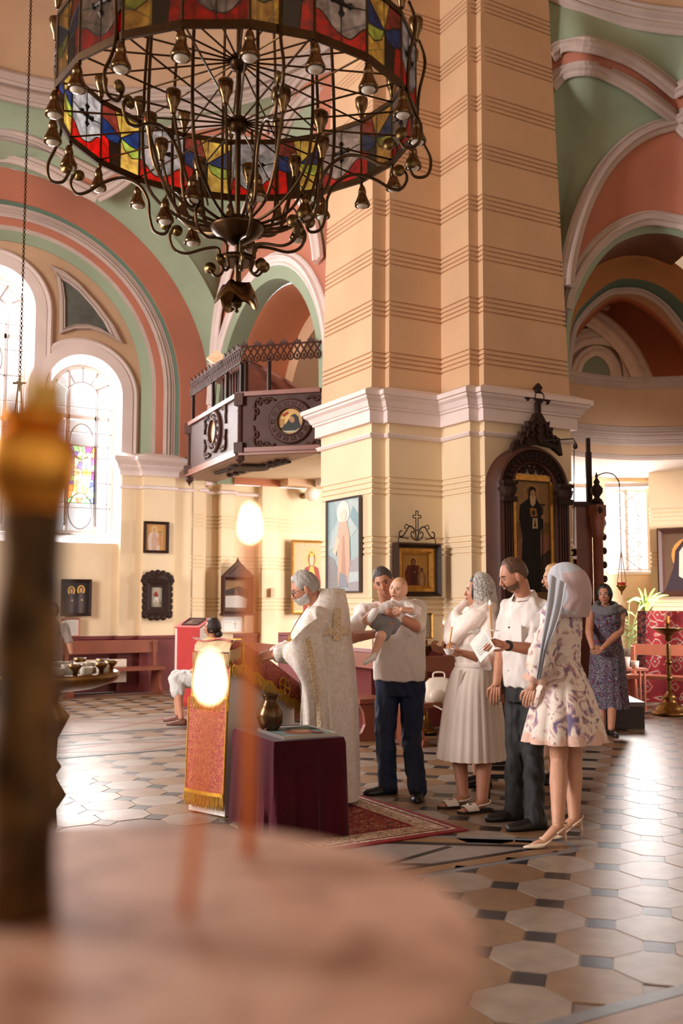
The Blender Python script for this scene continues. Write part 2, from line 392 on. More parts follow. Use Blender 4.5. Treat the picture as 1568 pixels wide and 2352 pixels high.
# stepped arch bands of the window wall
def ringp(R, y, z0=3.86, n=40):
    t = (R - 2.1) / 1.37; cx = 2.836 - .226 * t; cz = 5.063 - .296 * t; out = [V((cx - R * math.cos(math.pi * i / n), y, cz + R * math.sin(math.pi * i / n))) for i in range(n + 1)]
    return [V((cx - R, y, z0))] + out + [V((cx + R, y, z0))]
for R0, R1, ya, yb, m in ((2.13, 2.30, 15.84, 15.72, GREEN), (2.30, 2.38, 15.72, 15.70, LILAC), (2.38, 2.54, 15.70, 15.66, PINK), (2.74, 2.82, 15.62, 15.56, DGREEN), (2.82, 3.46, 15.52, 15.50, PINK)):
    mb = MB(); mb.grid([ringp(R0, 15.87), ringp(R0, ya), ringp(R1, yb), ringp(R1, 15.87)]); struct(mb.build('trim_1', m, None, True, 40))
mb = MB()
for R, k in ((2.58, .5), (2.64, .6), (2.70, .5)):
    sweep(mb, ringp(R, 15.64), msc(k), (0, -1, 0))
struct(mb.build('trim_1', LILAC))
mb = MB(); mb.grid([ringp(2.53, 15.8), ringp(2.53, 15.63), ringp(2.75, 15.6), ringp(2.75, 15.8)]); struct(mb.build('trim_1', LILAC, None, True, 40))
# window casings
def casing(cx, hw, zs, rise, w, m, y, z0, name, n=28):
    mb = MB()
    P = lambda k: [V((x, y, z)) for x, z in arch_pts(cx, hw + k, z0, zs, n, rise + k)]
    mb.grid([P(.0), [p + V((0, -.05, 0)) for p in P(.02)], [p + V((0, -.06, 0)) for p in P(.05)], [p + V((0, -.02, 0)) for p in P(.08)], [p + V((0, -.02, 0)) for p in P(.17)], [p + V((0, -.06, 0)) for p in P(.19)], [p + V((0, -.07, 0)) for p in P(w - .04)], [p + V((0, -.03, 0)) for p in P(w)], P(w)])
    return mb.build(name, m, wall_left, True, 35)
casing(w2[0], w2[1], w2[3], w2[4], .30, WHITE, 15.86, 3.88, 'casing'); casing(w1[0], w1[1], w1[3], w1[4], .30, WHITE, 15.852, 3.88, 'casing')
casing(w2[0], w2[1], w2[3], w2[4], .05, WHITE, 15.84, 2.38, 'casing'); casing(w1[0], w1[1], w1[3], w1[4], .05, WHITE, 15.84, 2.38, 'casing')
# spandrel panel: raised frame with slate field
tri = [on_y(u, v, 15.84) for u, v in [(112, 607), (130, 630), (137, 680), (137, 768), (170, 757), (210, 757), (245, 768), (282, 790), (262, 750), (225, 700), (180, 650), (145, 622)]]
cen = sum((p for p in tri), V()) / len(tri); cen2 = on_y(180, 715, 15.84)
fr = MB(); ins = lambda k: [cen2 + (p - cen2) * k for p in tri]
fr.grid([[*ins(1.0)], [p + V((0, -.05, 0)) for p in ins(.96)], [p + V((0, -.05, 0)) for p in ins(.86)], [p + V((0, -.025, 0)) for p in ins(.82)], [p + V((0, -.05, 0)) for p in ins(.76)], [p + V((0, -.01, 0)) for p in ins(.70)]], cu=True)
fr.build('spandrel_frame', LILAC, wall_left)
sp = MB(); q = [p + V((0, -.012, 0)) for p in ins(.72)]; sp.add(q, [range(len(q))]); sp.build('spandrel_field', SLATE, wall_left)
# windows: reveal, frame bars, panes, stained panel
def glazing(name, cx, hw, z0, zs, rise, y, bars_x, bars_z, inner=None):
    r = struct(thing_struct(name))
    rv = MB(); reveal(rv, arch_pts(cx, hw * 1.24, z0 - .2, zs, 24, rise * 1.24), YL(15.86), YL(15.9)); reveal(rv, arch_pts(cx, hw * 1.24, z0 - .2, zs, 24, rise * 1.24), YL(15.88), lambda x, z: V((cx + (x - cx) * .84, y + .05, max(z, z0 - .02) if z < zs else zs + (z - zs) * .84)))
    rv.build('window_reveal', WHITEW, r, True, 40)
    fr = MB(); P = [V((x, y, z)) for x, z in arch_pts(cx, hw, z0, zs, 24, rise)]
    sweep(fr, P + [V((cx - hw, y, z0))], [(-.035, -.03), (-.035, .03), (.035, .03), (.035, -.03)], (0, -1, 0))
    top = lambda x: zs + rise * math.sqrt(max(0, 1 - ((x - cx) / hw) ** 2))
    for x, w in bars_x: fr.box((x, y, (z0 + top(x)) / 2), (w, .05, top(x) - z0))
    for z, w in bars_z: fr.box((cx, y, z), (2 * hw if z < zs else 2 * hw * math.sqrt(max(0, 1 - ((z - zs) / rise) ** 2)), .05, w))
    fr.build('window_frame', WHITEW, r)
    gr = MB(); IRON = mat('grey_window_bar', (112, 104, 104), .5)
    if inner:  # inner arch with spokes and circles of lattice
        hi, zi0 = inner
        gr.tube([V((x, y - .04, z)) for x, z in arch_pts(cx, hi, z0 + .1, zs, 20, hi)], .017, 6)
        for a in (30, 60, 90, 120, 150):
            c, s_ = math.cos(math.radians(a)), math.sin(math.radians(a)); gr.tube([(cx + hi * c, y - .04, zs + hi * s_), (cx + hw * c, y - .04, zs + rise * s_)], .014, 5)
        z = z0 + .1
        while z < zs - .2:
            gr.tube([(cx - hw, y - .04, z + .3), (cx + hw, y - .04, z + .3)], .009, 4); z += .42
        for zz in (z0 + .35, zs - .75): gr.tube([(cx + .2 * math.cos(t), y - .045, zz + .3 * math.sin(t)) for t in [math.radians(q) for q in range(0, 360, 15)]], .011, 5, closed=True)
        for sx in (-1, 1): gr.tube([(cx + sx * hw * .88, y - .03, z0), (cx + sx * hw * .88, y - .03, zs)], .008, 5)
    gr.build('window_lattice', IRON, r)
    xs = [cx - hw] + [b[0] for b in bars_x] + [cx + hw]; zb = [z0] + [b[0] for b in bars_z]
    for a, b in zip(xs, xs[1:]):
        zz = zb + [None]
        for c, d in zip(zz, zz[1:]):
            pn = MB(); n = 6; X = [a + (b - a) * i / n for i in range(n + 1)]
            hi_ = [(max(c, top(x)) if d is None else min(d, max(c, top(x)))) for x in X]
            pn.grid([[V((x, y, c)) for x in X], [V((x, y, h)) for x, h in zip(X, hi_)]]); pn.build('pane', GLASS, r)
    return r
def thing_struct(name):
    o = bpy.data.objects.new(name, None); COL.objects.link(o); o['kind'] = 'structure'; return o
g2 = glazing('window_2', 4.08, .51, 2.6, 4.86, .51, 16.3, [(3.86, .05), (4.33, .06)], [(3.08, .02), (3.6, .02), (4.04, .03), (4.52, .07)], (.26, 0))
g1 = glazing('window_1', 2.57, .53, 2.6, 6.1, .56, 16.3, [(2.3, .05), (2.83, .06)], [(3.2, .02), (3.8, .02), (4.4, .08), (5.1, .03), (5.75, .08)], (.28, 0))
# stained glass panel in window_2
cols = [(196, 90, 70), (110, 170, 110), (80, 90, 170), (232, 190, 90), (240, 226, 190), (214, 120, 60), (130, 60, 110), (236, 214, 160), (200, 206, 226)]
def tglass(name, rgb, k=.62):
    m = bpy.data.materials.new(name); m.use_nodes = True; N = m.node_tree.nodes; L = m.node_tree.links
    t = N.new('ShaderNodeBsdfTranslucent'); t2 = N.new('ShaderNodeBsdfTransparent'); gl = N.new('ShaderNodeBsdfGlossy'); gl.inputs['Roughness'].default_value = .18
    nz = N.new('ShaderNodeTexNoise'); nz.inputs['Scale'].default_value = 14; nz.inputs['Detail'].default_value = 5; nz.inputs['Distortion'].default_value = .6
    r = N.new('ShaderNodeValToRGB'); c = lin(rgb); r.color_ramp.elements[0].color = (*[x * .55 for x in c], 1); r.color_ramp.elements[1].color = (*[min(1, x * 1.25) for x in c], 1); r.color_ramp.elements[0].position = .3; r.color_ramp.elements[1].position = .7
    g = N.new('ShaderNodeNewGeometry'); L.new(g.outputs['Position'], nz.inputs['Vector']); L.new(nz.outputs['Fac'], r.inputs[0])
    L.new(r.outputs[0], t.inputs[0]); L.new(r.outputs[0], t2.inputs[0]); a = N.new('ShaderNodeMixShader'); a.inputs[0].default_value = k
    L.new(t.outputs[0], a.inputs[1]); L.new(t2.outputs[0], a.inputs[2]); b = N.new('ShaderNodeMixShader'); b.inputs[0].default_value = .1
    L.new(a.outputs[0], b.inputs[1]); L.new(gl.outputs[0], b.inputs[2]); L.new(b.outputs[0], N['Material Output'].inputs[0]); return m
TG = [tglass('tinted_glass', c) for c in cols]
rs = random.Random(3); lead = MB(); nx, nz = 6, 10
gx = [[(3.88 + .44 * i / nx + (rs.uniform(-.025, .025) if 0 < i < nx else 0), 3.08 + .95 * j / nz + (rs.uniform(-.03, .03) if 0 < j < nz else 0)) for i in range(nx + 1)] for j in range(nz + 1)]
for j in range(nz):
    for i in range(nx):
        q = [gx[j][i], gx[j][i + 1], gx[j + 1][i + 1], gx[j + 1][i]]
        edge = i in (0, nx - 1) or j in (0, nz - 1); ci = rs.choice([0, 1, 2, 5, 6, 1]) if edge else (rs.choice([3, 4, 7, 7, 4]) if j < 6 else rs.choice([8, 4, 2, 1]))
        MB().add([(x, 16.27, z) for x, z in q], [(0, 1, 2, 3)]).build('stained_pane', TG[ci], g2)
        for a, b in ((0, 1), (1, 2)): lead.tube([(q[a][0], 16.265, q[a][1]), (q[b][0], 16.265, q[b][1])], .006, 4)
lead.build('lead_lines', mat('lead', (50, 46, 44), .6), g2)
# cornice and pilasters of the window wall
plan = [(-1.5, 15.84), (4.62, 15.84), (4.62, 15.72), (4.96, 15.72), (4.96, 15.60), (5.5, 15.60), (5.5, 15.72), (6.1, 15.72)]
CORN = [(0, 3.52), (.04, 3.52), (.05, 3.60), (.10, 3.66), (.10, 3.69), (.17, 3.76), (.17, 3.82), (.0, 3.90)]
mb = MB(); plan_sweep(mb, [(4.62, 15.9)] + plan[1:], CORN); struct(mb.build('trim_2', WHITE))
mb = MB(); plan_sweep(mb, [(4.62, 15.9)] + plan[1:], [(0, 3.30), (.035, 3.31), (.035, 3.345), (0, 3.37)]); struct(mb.build('trim_3', WHITE))
mb = MB(); plan_sweep(mb, [(4.62, 15.9)] + plan[1:], [(0, 0), (0, 3.56)]); mb.build('pilaster', CREAM, wall_left)
mb = MB(); plan_sweep(mb, [(-1.5, 15.84), (4.62, 15.84), (4.62, 15.72), (4.96, 15.72), (4.96, 15.6), (5.5, 15.6), (5.5, 15.72), (6.0, 15.72), (6.0, 15.9), (8.5, 15.9)], [(.0, 0), (.03, 0), (.03, .84), (.05, .85), (.05, .89), (0, .9)]); struct(mb.build('baseboard_left', WAINS))
# wall under and beyond the balcony
GRV = lambda zs: sum([[(0, z), (.02, z + .006), (.02, z + .022), (0, z + .028)] for z in zs], [])
def grooved(z0, z1, sets, dep=.018, w=.028):
    prof = [(0, z0)]
    for s in sets:
        for z in s: prof += [(0, z - w / 2), (-dep, z - w / 4), (-dep, z + w / 4), (0, z + w / 2)]
    return prof + [(0, z1)]
SETS = [[b + k * .065 for k in range(4)] for b in (1.30, 2.02, 2.72)]
mb = MB(); plan_sweep(mb, [(5.86, 15.7), (6.03, 15.62), (6.03, 15.9), (6.38, 15.9), (6.38, 15.72), (6.62, 15.72), (6.62, 15.95), (7.18, 15.95), (7.18, 15.78), (7.5, 15.78), (7.5, 15.95), (9.6, 15.95)], grooved(0, 3.5, SETS)); struct(mb.build('wall_far_left', CREAM))
mb = MB(); plan_sweep(mb, [(5.97, 15.66), (6.03, 15.60), (6.03, 15.85), (6.38, 15.85), (6.38, 15.68), (6.62, 15.68), (6.62, 15.9), (7.5, 15.9)], [(0, 3.3), (.035, 3.31), (.035, 3.345), (0, 3.37)]); struct(mb.build('trim_3', WHITE))
mb = MB(); mb.grid([[(6.06, 10.9, 3.52), (6.06, 16, 3.52)], [(9.8, 10.9, 3.52), (9.8, 16, 3.52)]]); struct(mb.build('ceiling_aisle', CREAM))
# ---- balcony wall: terracotta lunette with an arched opening
XW = 6.08; cy, cz, ra = 13.3, 4.49, 2.0
mb = MB(); FX = lambda y, z: V((XW, y, z))
arch_wall(mb, FX, 10.6, 15.7, 3.4, 8.6, [(cy, ra, 0, cz, ra)], 80); lun = struct(mb.build('wall_balcony', PINK))
def ringx(c, z, r, x, n=32, z0=3.4): return [V((x, c - r, z0))] + [V((x, c - r * math.cos(math.pi * i / n), z + r * math.sin(math.pi * i / n))) for i in range(n + 1)] + [V((x, c + r, z0))]
mb = MB(); sweep(mb, ringx(cy, cz, ra + .1, XW), msc(1.1), (-1, 0, 0)); mb.build('arch_moulding', WHITE, lun)
mb = MB(); mb.grid([ringx(cy, cz, ra + .02, XW - .03), ringx(cy, cz, ra - .2, XW - .03), ringx(cy, cz, ra - .2, XW + .28)]); mb.build('arch_edge', GREEN, lun, True, 40)
mb = MB(); mb.grid([ringx(cy, cz, ra - .23, XW + .26), ringx(cy, cz, ra - .25, XW + .34), ringx(cy, cz, ra - .24, XW + 1.1)]); mb.build('arch_vault', ORANGE, lun, True, 40)
mb = MB(); mb.grid([ringx(cy, cz, ra - .22, XW + 1.1), ringx(cy, cz, ra - .55, XW + 1.1), ringx(cy, cz, ra - .55, XW + 1.6)]); mb.build('inner_band', PEACH, lun, True, 40)
mb = MB(); mb.grid([ringx(cy, cz, ra - .54, XW + 1.6), ringx(cy, cz, ra - .68, XW + 1.6), ringx(cy, cz, ra - .68, XW + 1.7)]); mb.build('inner_band', GREEN, lun, True, 40)
mb = MB(); sweep(mb, ringx(cy, cz, ra - .72, XW + 1.62), msc(.8), (-1, 0, 0)); mb.build('inner_moulding', WHITE, lun)
mb = MB(); mb.grid([ringx(cy, cz, ra - .76, XW + 1.66), ringx(cy, cz, ra - 1.0, XW + 1.66), ringx(cy, cz, ra - 1.0, XW + 4.0)]); mb.build('inner_vault', TAN, lun, True, 40)
mb = MB(); mb.grid([[(XW + 3.8, 11.9, 3.3), (XW + 3.8, 17, 3.3)], [(XW + 3.8, 11.9, 7), (XW + 3.8, 17, 7)]]); mb.build('end_wall', ORANGE, lun)
# lunette outer moulding (rises to the crown hidden by the pier)
lo = smooth([on_x(u, v, XW - .05) for u, v in [(487, 930), (495, 800), (506, 705), (530, 612), (553, 530), (585, 450), (620, 405), (655, 405), (694, 455), (716, 500), (729, 556), (734, 600)]], 66)
mb = MB(); sweep(mb, lo, msc(1.1), (-1, 0, 0)); struct(mb.build('trim_4', WHITE))
# ---- octagon of the left dome: arch bands with cusps, squinches, pendentive ring, drum
V1 = at(225, 446, 15.0); V2 = at(622, 338, 13.6)
def band(name, pts, out, k=1.0, w=.22, m=PINK):
    """white moulding, terracotta face, white moulding along pts; out points up along the wall"""
    o = V(out); a = [V(p) for p in pts]; b = [p + o * w for p in a]
    mb = MB(); sweep(mb, [p - o * .05 for p in a], msc(k), F0 * -1); sweep(mb, [p + o * .06 for p in b], msc(k), F0 * -1)
    struct(mb.build(name, LILAC))
    struct(MB().grid([a, b]).build(name, m, None, True))
A1 = smooth([at(-260, 430, 14.6), at(-120, 375, 14.6), at(0, 352, 14.7), at(90, 375, 14.8), at(170, 418, 14.9), V1], 40)
A2 = smooth([V1, at(270, 420, 14.9), at(340, 370, 14.7), at(440, 330, 14.4), at(540, 320, 14.0), V2], 40)
A3 = smooth([V2, at(650, 285, 13.5), at(690, 230, 13.3), at(735, 202, 13.1), at(800, 190, 12.9), at(900, 210, 12.7)], 40)
for a in (A1, A2, A3): band('trim_5', a, V((0, 0, 1)))
up_ = lambda c, h: [p + V((0, 0, h)) for p in c]
RZ, RC, RR = 9.2, V((2.62, 11.28, 0)), 3.9
def ringc(R, z, a0=-60, a1=150, n=70): return [RC + V((R * math.cos(math.radians(a0 + (a1 - a0) * i / n)), R * math.sin(math.radians(a0 + (a1 - a0) * i / n)), z)) for i in range(n + 1)]
allA = list(reversed(A1 + A2 + A3)); allA = up_(allA, .3)
rg = ringc(RR, RZ, -25, 125)
loft([allA, rg], 'ceiling', GREEN, 90, 6)
mb = MB(); sweep(mb, ringc(RR - .02, RZ + .05), msc(1.3), lambda p: (RC - V((p.x, p.y, 0)))); sweep(mb, ringc(RR - .05, RZ + .3), msc(1.2), lambda p: (RC - V((p.x, p.y, 0)))); struct(mb.build('trim_6', LILAC))
drum = MB(); drum.grid([ringc(RR, RZ + .1), ringc(RR, RZ + 2.1)]); struct(drum.build('ceiling_drum', TAN, None, True))
mb = MB(); RI = lambda p: (RC - V((p.x, p.y, 0)))
for dz, k, r in ((2.05, 1.2, .0), (2.25, 1.5, .08), (2.5, 2.0, .18), (2.75, 1.2, .22)): sweep(mb, ringc(RR - r, RZ + dz), msc(k), RI)
mb.grid([ringc(RR, RZ + 2), ringc(RR - .3, RZ + 2.85), ringc(RR + .6, RZ + 2.95)]); struct(mb.build('trim_7', LILAC))
# drum windows above
dw = MB()
for a in (25, 48, 70, 92, 114, 136):
    for s in (-7.5, 7.5):
        c, q = math.cos(math.radians(a + s)), math.sin(math.radians(a + s)); dw.box(RC + V((4.15 * c, 4.15 * q, RZ + 4.2)), (.35, .32, 2.6), Matrix.Rotation(math.radians(a + s), 3, 'Z'))
struct(dw.build('wall_drum', LILAC))
for i, a in enumerate((25, 48, 70, 92, 114, 136)):
    r = struct(thing_struct('window_%d' % (4 + i))); c, q = math.cos(math.radians(a)), math.sin(math.radians(a)); o = RC + V((4.15 * c, 4.15 * q, RZ + 2.9)); t = V((-q, c, 0))
    fr = MB()
    for k in (-.42, 0, .42): fr.box(o + t * k + V((0, 0, 1.2)), (.05, .07, 2.4), Matrix.Rotation(math.radians(a), 3, 'Z'))
    for h in (.05, .7, 1.4): fr.box(o + V((0, 0, h)), (.05, .9, .07), Matrix.Rotation(math.radians(a), 3, 'Z'))
    fr.build('window_frame', mat('grey_frame', (120, 110, 106), .5), r)
    for k in (-.42, 0): MB().grid([[o + t * k, o + t * (k + .42)], [o + t * k + V((0, 0, 2.3)), o + t * (k + .42) + V((0, 0, 2.3))]]).build('pane', GLASS, r)
# green barrel fillet over the window arch and squinch down to the corner
outer = ringp(3.46, 15.5, 3.86, 60)
half = [p for p in outer if p.x >= 1.0]
fil = [p + V((.22 * max(0, (p.x - 2.6) / 3.4), -.45, .22)) for p in half]
loft([half, fil], 'ceiling', GREEN, 60, 2)
low = [p - V((0, 0, .12)) for p in A1 if p.x > 0]
rib = fil
seq = resample(fil, 60); top_ = resample(low[-14:] + [p - V((0, 0, .1)) for p in A2] , 60)
# cell A: between fillet crown part and axis arch; cell B: squinch between fillet and the lunette moulding
iV = min(range(60), key=lambda i: (seq[i] - V1).length)
loft([[p for p in A1[:]], resample(seq[:iV + 1], len(A1))], 'ceiling', GREEN, 40, 3)
edge_r = list(reversed(lo[:len(lo) // 2 + 4]))
sq_top = [p - V((0, 0, .08)) for p in A2]
sq_left = seq[iV:]
g = []
for i in range(25):
    t = i / 24; a = sq_top[int(t * (len(sq_top) - 1))]
    lft = sq_left; rgt = resample(edge_r, 25)
    g.append(a)
L_ = resample(sq_left, 30); R_ = resample([V2] + edge_r, 30); T_ = resample(sq_top, 30)
rows = []
for i in range(30):
    t = i / 29; rows.append([L_[i].lerp(R_[i], s / 19) + (T_[int(s / 19 * 29)] - T_[0].lerp(T_[29], s / 19)) * (1 - t) + V((.5, .6, .25)) * (math.sin(math.pi * s / 19) * math.sin(math.pi * t) * .5) for s in range(20)])
struct(MB().grid(rows).build('ceiling', GREEN, None, True))
A3l = [p - V((0, 0, .08)) for p in A3]; ro = lo[len(lo) // 2 + 4:] ; loft([A3l, ro], 'ceiling', GREEN, 30, 4)
# ---- the pier
B0 = at(853, 963, 11.4); bx, by = B0.x, B0.y
pier = [(bx + 2.0, by + 1.27), (bx, by + 1.27), (bx, by), (bx + .19, by), (bx + .19, by - .085), (bx + .94, by - .085), (bx + .94, by - .66), (bx + 1.08, by - .66), (bx + 1.08, by - .75), (bx + 2.40, by - .75), (bx + 2.40, by + .5), (bx + 2.0, by + .5), (bx + 2.0, by + 1.2)]
mb = MB(); plan_sweep(mb, pier, grooved(0, 3.62, SETS)); wall_c = struct(mb.build('wall_center', CREAM))
prof = [(0, 3.62)]; taper = lambda z: -.022 * (z - 3.9)
z = 4.22
while z < 9.6:
    for k in range(4):
        zz = z + .02 + k * .058; t = taper(zz); prof += [(t, zz - .012), (t - .024, zz - .006), (t - .024, zz + .008), (t, zz + .014)]
    z += .635
prof.append((taper(9.8), 9.8)); prof = [(0, 3.62), (0, 3.9)] + prof[1:]
mb = MB(); plan_sweep(mb, pier, prof); mb.build('upper_shaft', PEACH, wall_c)
mb = MB(); plan_sweep(mb, pier, [(0, 3.56), (.06, 3.56), (.06, 3.70), (.085, 3.71), (.085, 3.735), (.10, 3.74), (.13, 3.80), (.17, 3.83), (.17, 3.855), (.20, 3.86), (.20, 3.915), (.02, 3.99)]); struct(mb.build('trim_8', WHITE))
mb = MB(); plan_sweep(mb, pier, [(0, 3.385), (.03, 3.39), (.05, 3.42), (.05, 3.435), (0, 3.45)]); struct(mb.build('trim_9', WHITE))
mb = MB(); plan_sweep(mb, pier, [(.03, 0), (.03, .88), (0, .92)]); struct(mb.build('baseboard_center', WAINS))
# ---- right bay: gallery parapet, lunette facet, vault, dome ring
def dcurve(pts, d, n=40): return smooth([at(p[0], p[1], p[2] if len(p) > 2 else d) for p in pts], n)
par_t = dcurve([(1290, 862, 13.5), (1340, 866, 13.8), (1400, 872, 14.0), (1470, 873, 14.1), (1568, 869, 14.0), (1700, 860, 13.8)], 14)
zt, zb = 4.72, 3.62
lev = lambda z, o=0: [V((p.x, p.y, z)) - F0 * o for p in par_t]
mb = MB(); mb.grid([lev(3.5), lev(4.70), [p + F0 * .3 for p in lev(4.74)]]); wr = struct(mb.build('wall_right', TAN, None, True, 40))
mb = MB()
for z, k in ((4.66, .6), (4.58, .35), (3.94, .45), (3.85, .6), (3.75, .45), (3.54, .3)): sweep(mb, lev(z), msc(k), lambda p: -F0)
struct(mb.build('trim_10', LILAC))
mb = MB(); mb.grid([lev(3.5), [p + F0 * 1.0 for p in lev(3.5)], [p + F0 * 3.5 for p in lev(3.5)]]); struct(mb.build('ceiling_gallery', mat('pale_ceiling', (240, 222, 206), .8), None, True))
# back wall with the big latticed window, right side wall
DB = 16.2; fb = lambda x, z: cf(x, DB, z)
xw0, xw1 = (1395 - 784) / 2259 * DB, (1496 - 784) / 2259 * DB
mb = MB(); arch_wall(mb, fb, 3.0, xw1 + .02, 0, 3.6, [((xw0 + xw1) / 2, (xw1 - xw0) / 2, 1.95, 3.42, .01), (3.85, .3, 1.95, 9, 1)], 30); struct(mb.build('wall_back', CREAM))
win = struct(thing_struct('window_3')); fr = MB()
for k in range(5): fr.box(cf(xw0 + (xw1 - xw0) * k / 4, DB + .1, 2.6), (.05 if k in (0, 2, 4) else .015, .04, 1.5), Matrix.Rotation(YAW - math.pi / 2, 3, 'Z'))
for k in range(7): fr.box(cf((xw0 + xw1) / 2, DB + .1, 1.97 + k * .22), (xw1 - xw0, .04, .04 if k in (0, 6) else .012), Matrix.Rotation(YAW - math.pi / 2, 3, 'Z'))
fr.build('window_frame', WHITEW, win)
lat = MB()
for s in (-1, 1):
    lat.tube([cf(xw0 + (xw1 - xw0) * (.62 + s * .2 * (1 if k % 2 else -1)), DB + .06, 1.97 + k * .22) for k in range(7)], .008, 4)
lat.build('window_lattice', mat('grey_window_bar', (150, 140, 138), .5), win)
for k in range(4): MB().grid([[cf(xw0 + (xw1 - xw0) * k / 4, DB + .12, 1.95), cf(xw0 + (xw1 - xw0) * (k + 1) / 4, DB + .12, 1.95)], [cf(xw0 + (xw1 - xw0) * k / 4, DB + .12, 3.3), cf(xw0 + (xw1 - xw0) * (k + 1) / 4, DB + .12, 3.3)]]).build('pane', GLASS, win)
sill = MB().hexa([cf(xw0, DB - .02, 1.9), cf(xw1, DB - .02, 1.9), cf(xw1, DB + .2, 1.9), cf(xw0, DB + .2, 1.9)], [cf(xw0, DB - .02, 1.95), cf(xw1, DB - .02, 1.95), cf(xw1, DB + .2, 1.98), cf(xw0, DB + .2, 1.98)]); sill.build('window_sill', WHITEW, win)
sw = MB(); a = cf(xw1, DB + .3); b = cf((1495 - 784) / 2259 * 15.6, 15.6)
p0 = cf((1496 - 784) / 2259 * 16.4, 16.4); p1 = cf((1496 - 784) / 2259 * 15.5, 15.5); p2 = cf(6.4, 14.4)
plan_sweep(sw, [(p0.x, p0.y), (p1.x, p1.y), (p2.x, p2.y)], grooved(0, 3.6, SETS)); struct(sw.build('wall_side', CREAM))
# lunette facet on the right: face plane at depth DL
D = 12.75
lun_o = dcurve([(1300, 660, 12.0), (1306, 600, 12.05), (1330, 505, 12.2), (1362, 430, 12.35), (1400, 372, 12.5), (1450, 325, 12.6), (1500, 298, 12.7), (1556, 283, 12.8)], D)
lun_r = [at(1556, 283, 12.8), at(1590, 320, 12.7), at(1630, 380, 12.5)]
arc_o = dcurve([(1297, 710, 12.1), (1306, 668, 12.1), (1340, 600, 12.3), (1390, 545, 12.5), (1440, 515, 12.6), (1490, 502, 12.7), (1540, 508, 12.75), (1580, 520, 12.7), (1640, 565, 12.5)], D)
loft([resample(lun_o + lun_r, 50), arc_o], 'wall_lunette', PINK, 50, 3)['kind'] = 'structure'
mb = MB(); sweep(mb, lun_o, msc(1.0), -F0); sweep(mb, lun_r, msc(1.0), -F0); sweep(mb, arc_o, msc(.95), -F0); struct(mb.build('trim_11', LILAC))
arc_i = dcurve([(1306, 868, 12.2), (1308, 770, 12.25), (1322, 700, 12.4), (1362, 620, 12.6), (1410, 565, 12.75), (1460, 542, 12.85), (1500, 536, 12.9), (1545, 540, 12.9), (1600, 560, 12.8)], D)
arc_o2 = dcurve([(1297, 868, 12.1), (1299, 770, 12.15), (1310, 690, 12.2), (1345, 612, 12.4), (1395, 557, 12.6), (1440, 527, 12.7), (1490, 514, 12.8), (1545, 519, 12.8), (1600, 540, 12.7)], D)
loft([arc_o2, arc_i], 'trim_12', GREEN, 50, 2)['kind'] = 'structure'
# barrels behind
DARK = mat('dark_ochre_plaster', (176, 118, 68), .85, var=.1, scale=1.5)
b1 = dcurve([(1290, 700, 13.6), (1340, 610, 13.7), (1400, 575, 13.8), (1440, 570, 13.9), (1500, 580, 13.9), (1560, 612, 13.8), (1640, 690, 13.7)], D)
b2 = dcurve([(1300, 860, 13.9), (1316, 740, 13.9), (1350, 690, 14), (1400, 650, 14), (1440, 640, 14), (1500, 650, 14), (1560, 690, 14), (1640, 790, 14)], D)
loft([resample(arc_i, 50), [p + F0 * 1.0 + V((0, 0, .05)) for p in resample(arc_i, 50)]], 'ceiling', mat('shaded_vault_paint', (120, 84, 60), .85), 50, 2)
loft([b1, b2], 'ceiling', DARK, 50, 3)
b3 = dcurve([(1296, 870, 14.2), (1312, 760, 14.2), (1345, 708, 14.2), (1390, 672, 14.2), (1425, 664, 14.2), (1480, 670, 14.2), (1540, 715, 14.2), (1620, 830, 14.2)], D)
loft([b2, b3], 'trim_13', DGREEN, 50, 1)['kind'] = 'structure'
mb = MB(); sweep(mb, b3, msc(.8), -F0); struct(mb.build('trim_13', LILAC))
b4 = dcurve([(1290, 880, 15.2), (1318, 772, 15.2), (1360, 720, 15.2), (1400, 690, 15.2), (1440, 684, 15.2), (1500, 715, 15.2), (1560, 780, 15.2), (1620, 880, 15.2)], D)
loft([b3, b4], 'trim_14', TAN, 50, 1)['kind'] = 'structure'
loft([b4, dcurve([(1280, 900, 17), (1310, 800, 17), (1360, 740, 17), (1400, 705, 17), (1440, 700, 17), (1500, 740, 17), (1560, 800, 17), (1620, 900, 17)], 17)], 'ceiling', ORANGE, 50, 2)
mb = MB(); mb.grid([[cf(3.2, 16.6, 4.2), cf(7.5, 16.6, 4.2)], [cf(3.2, 16.6, 7.2), cf(7.5, 16.6, 7.2)]]); gw = struct(mb.build('wall_gallery', ORANGE))
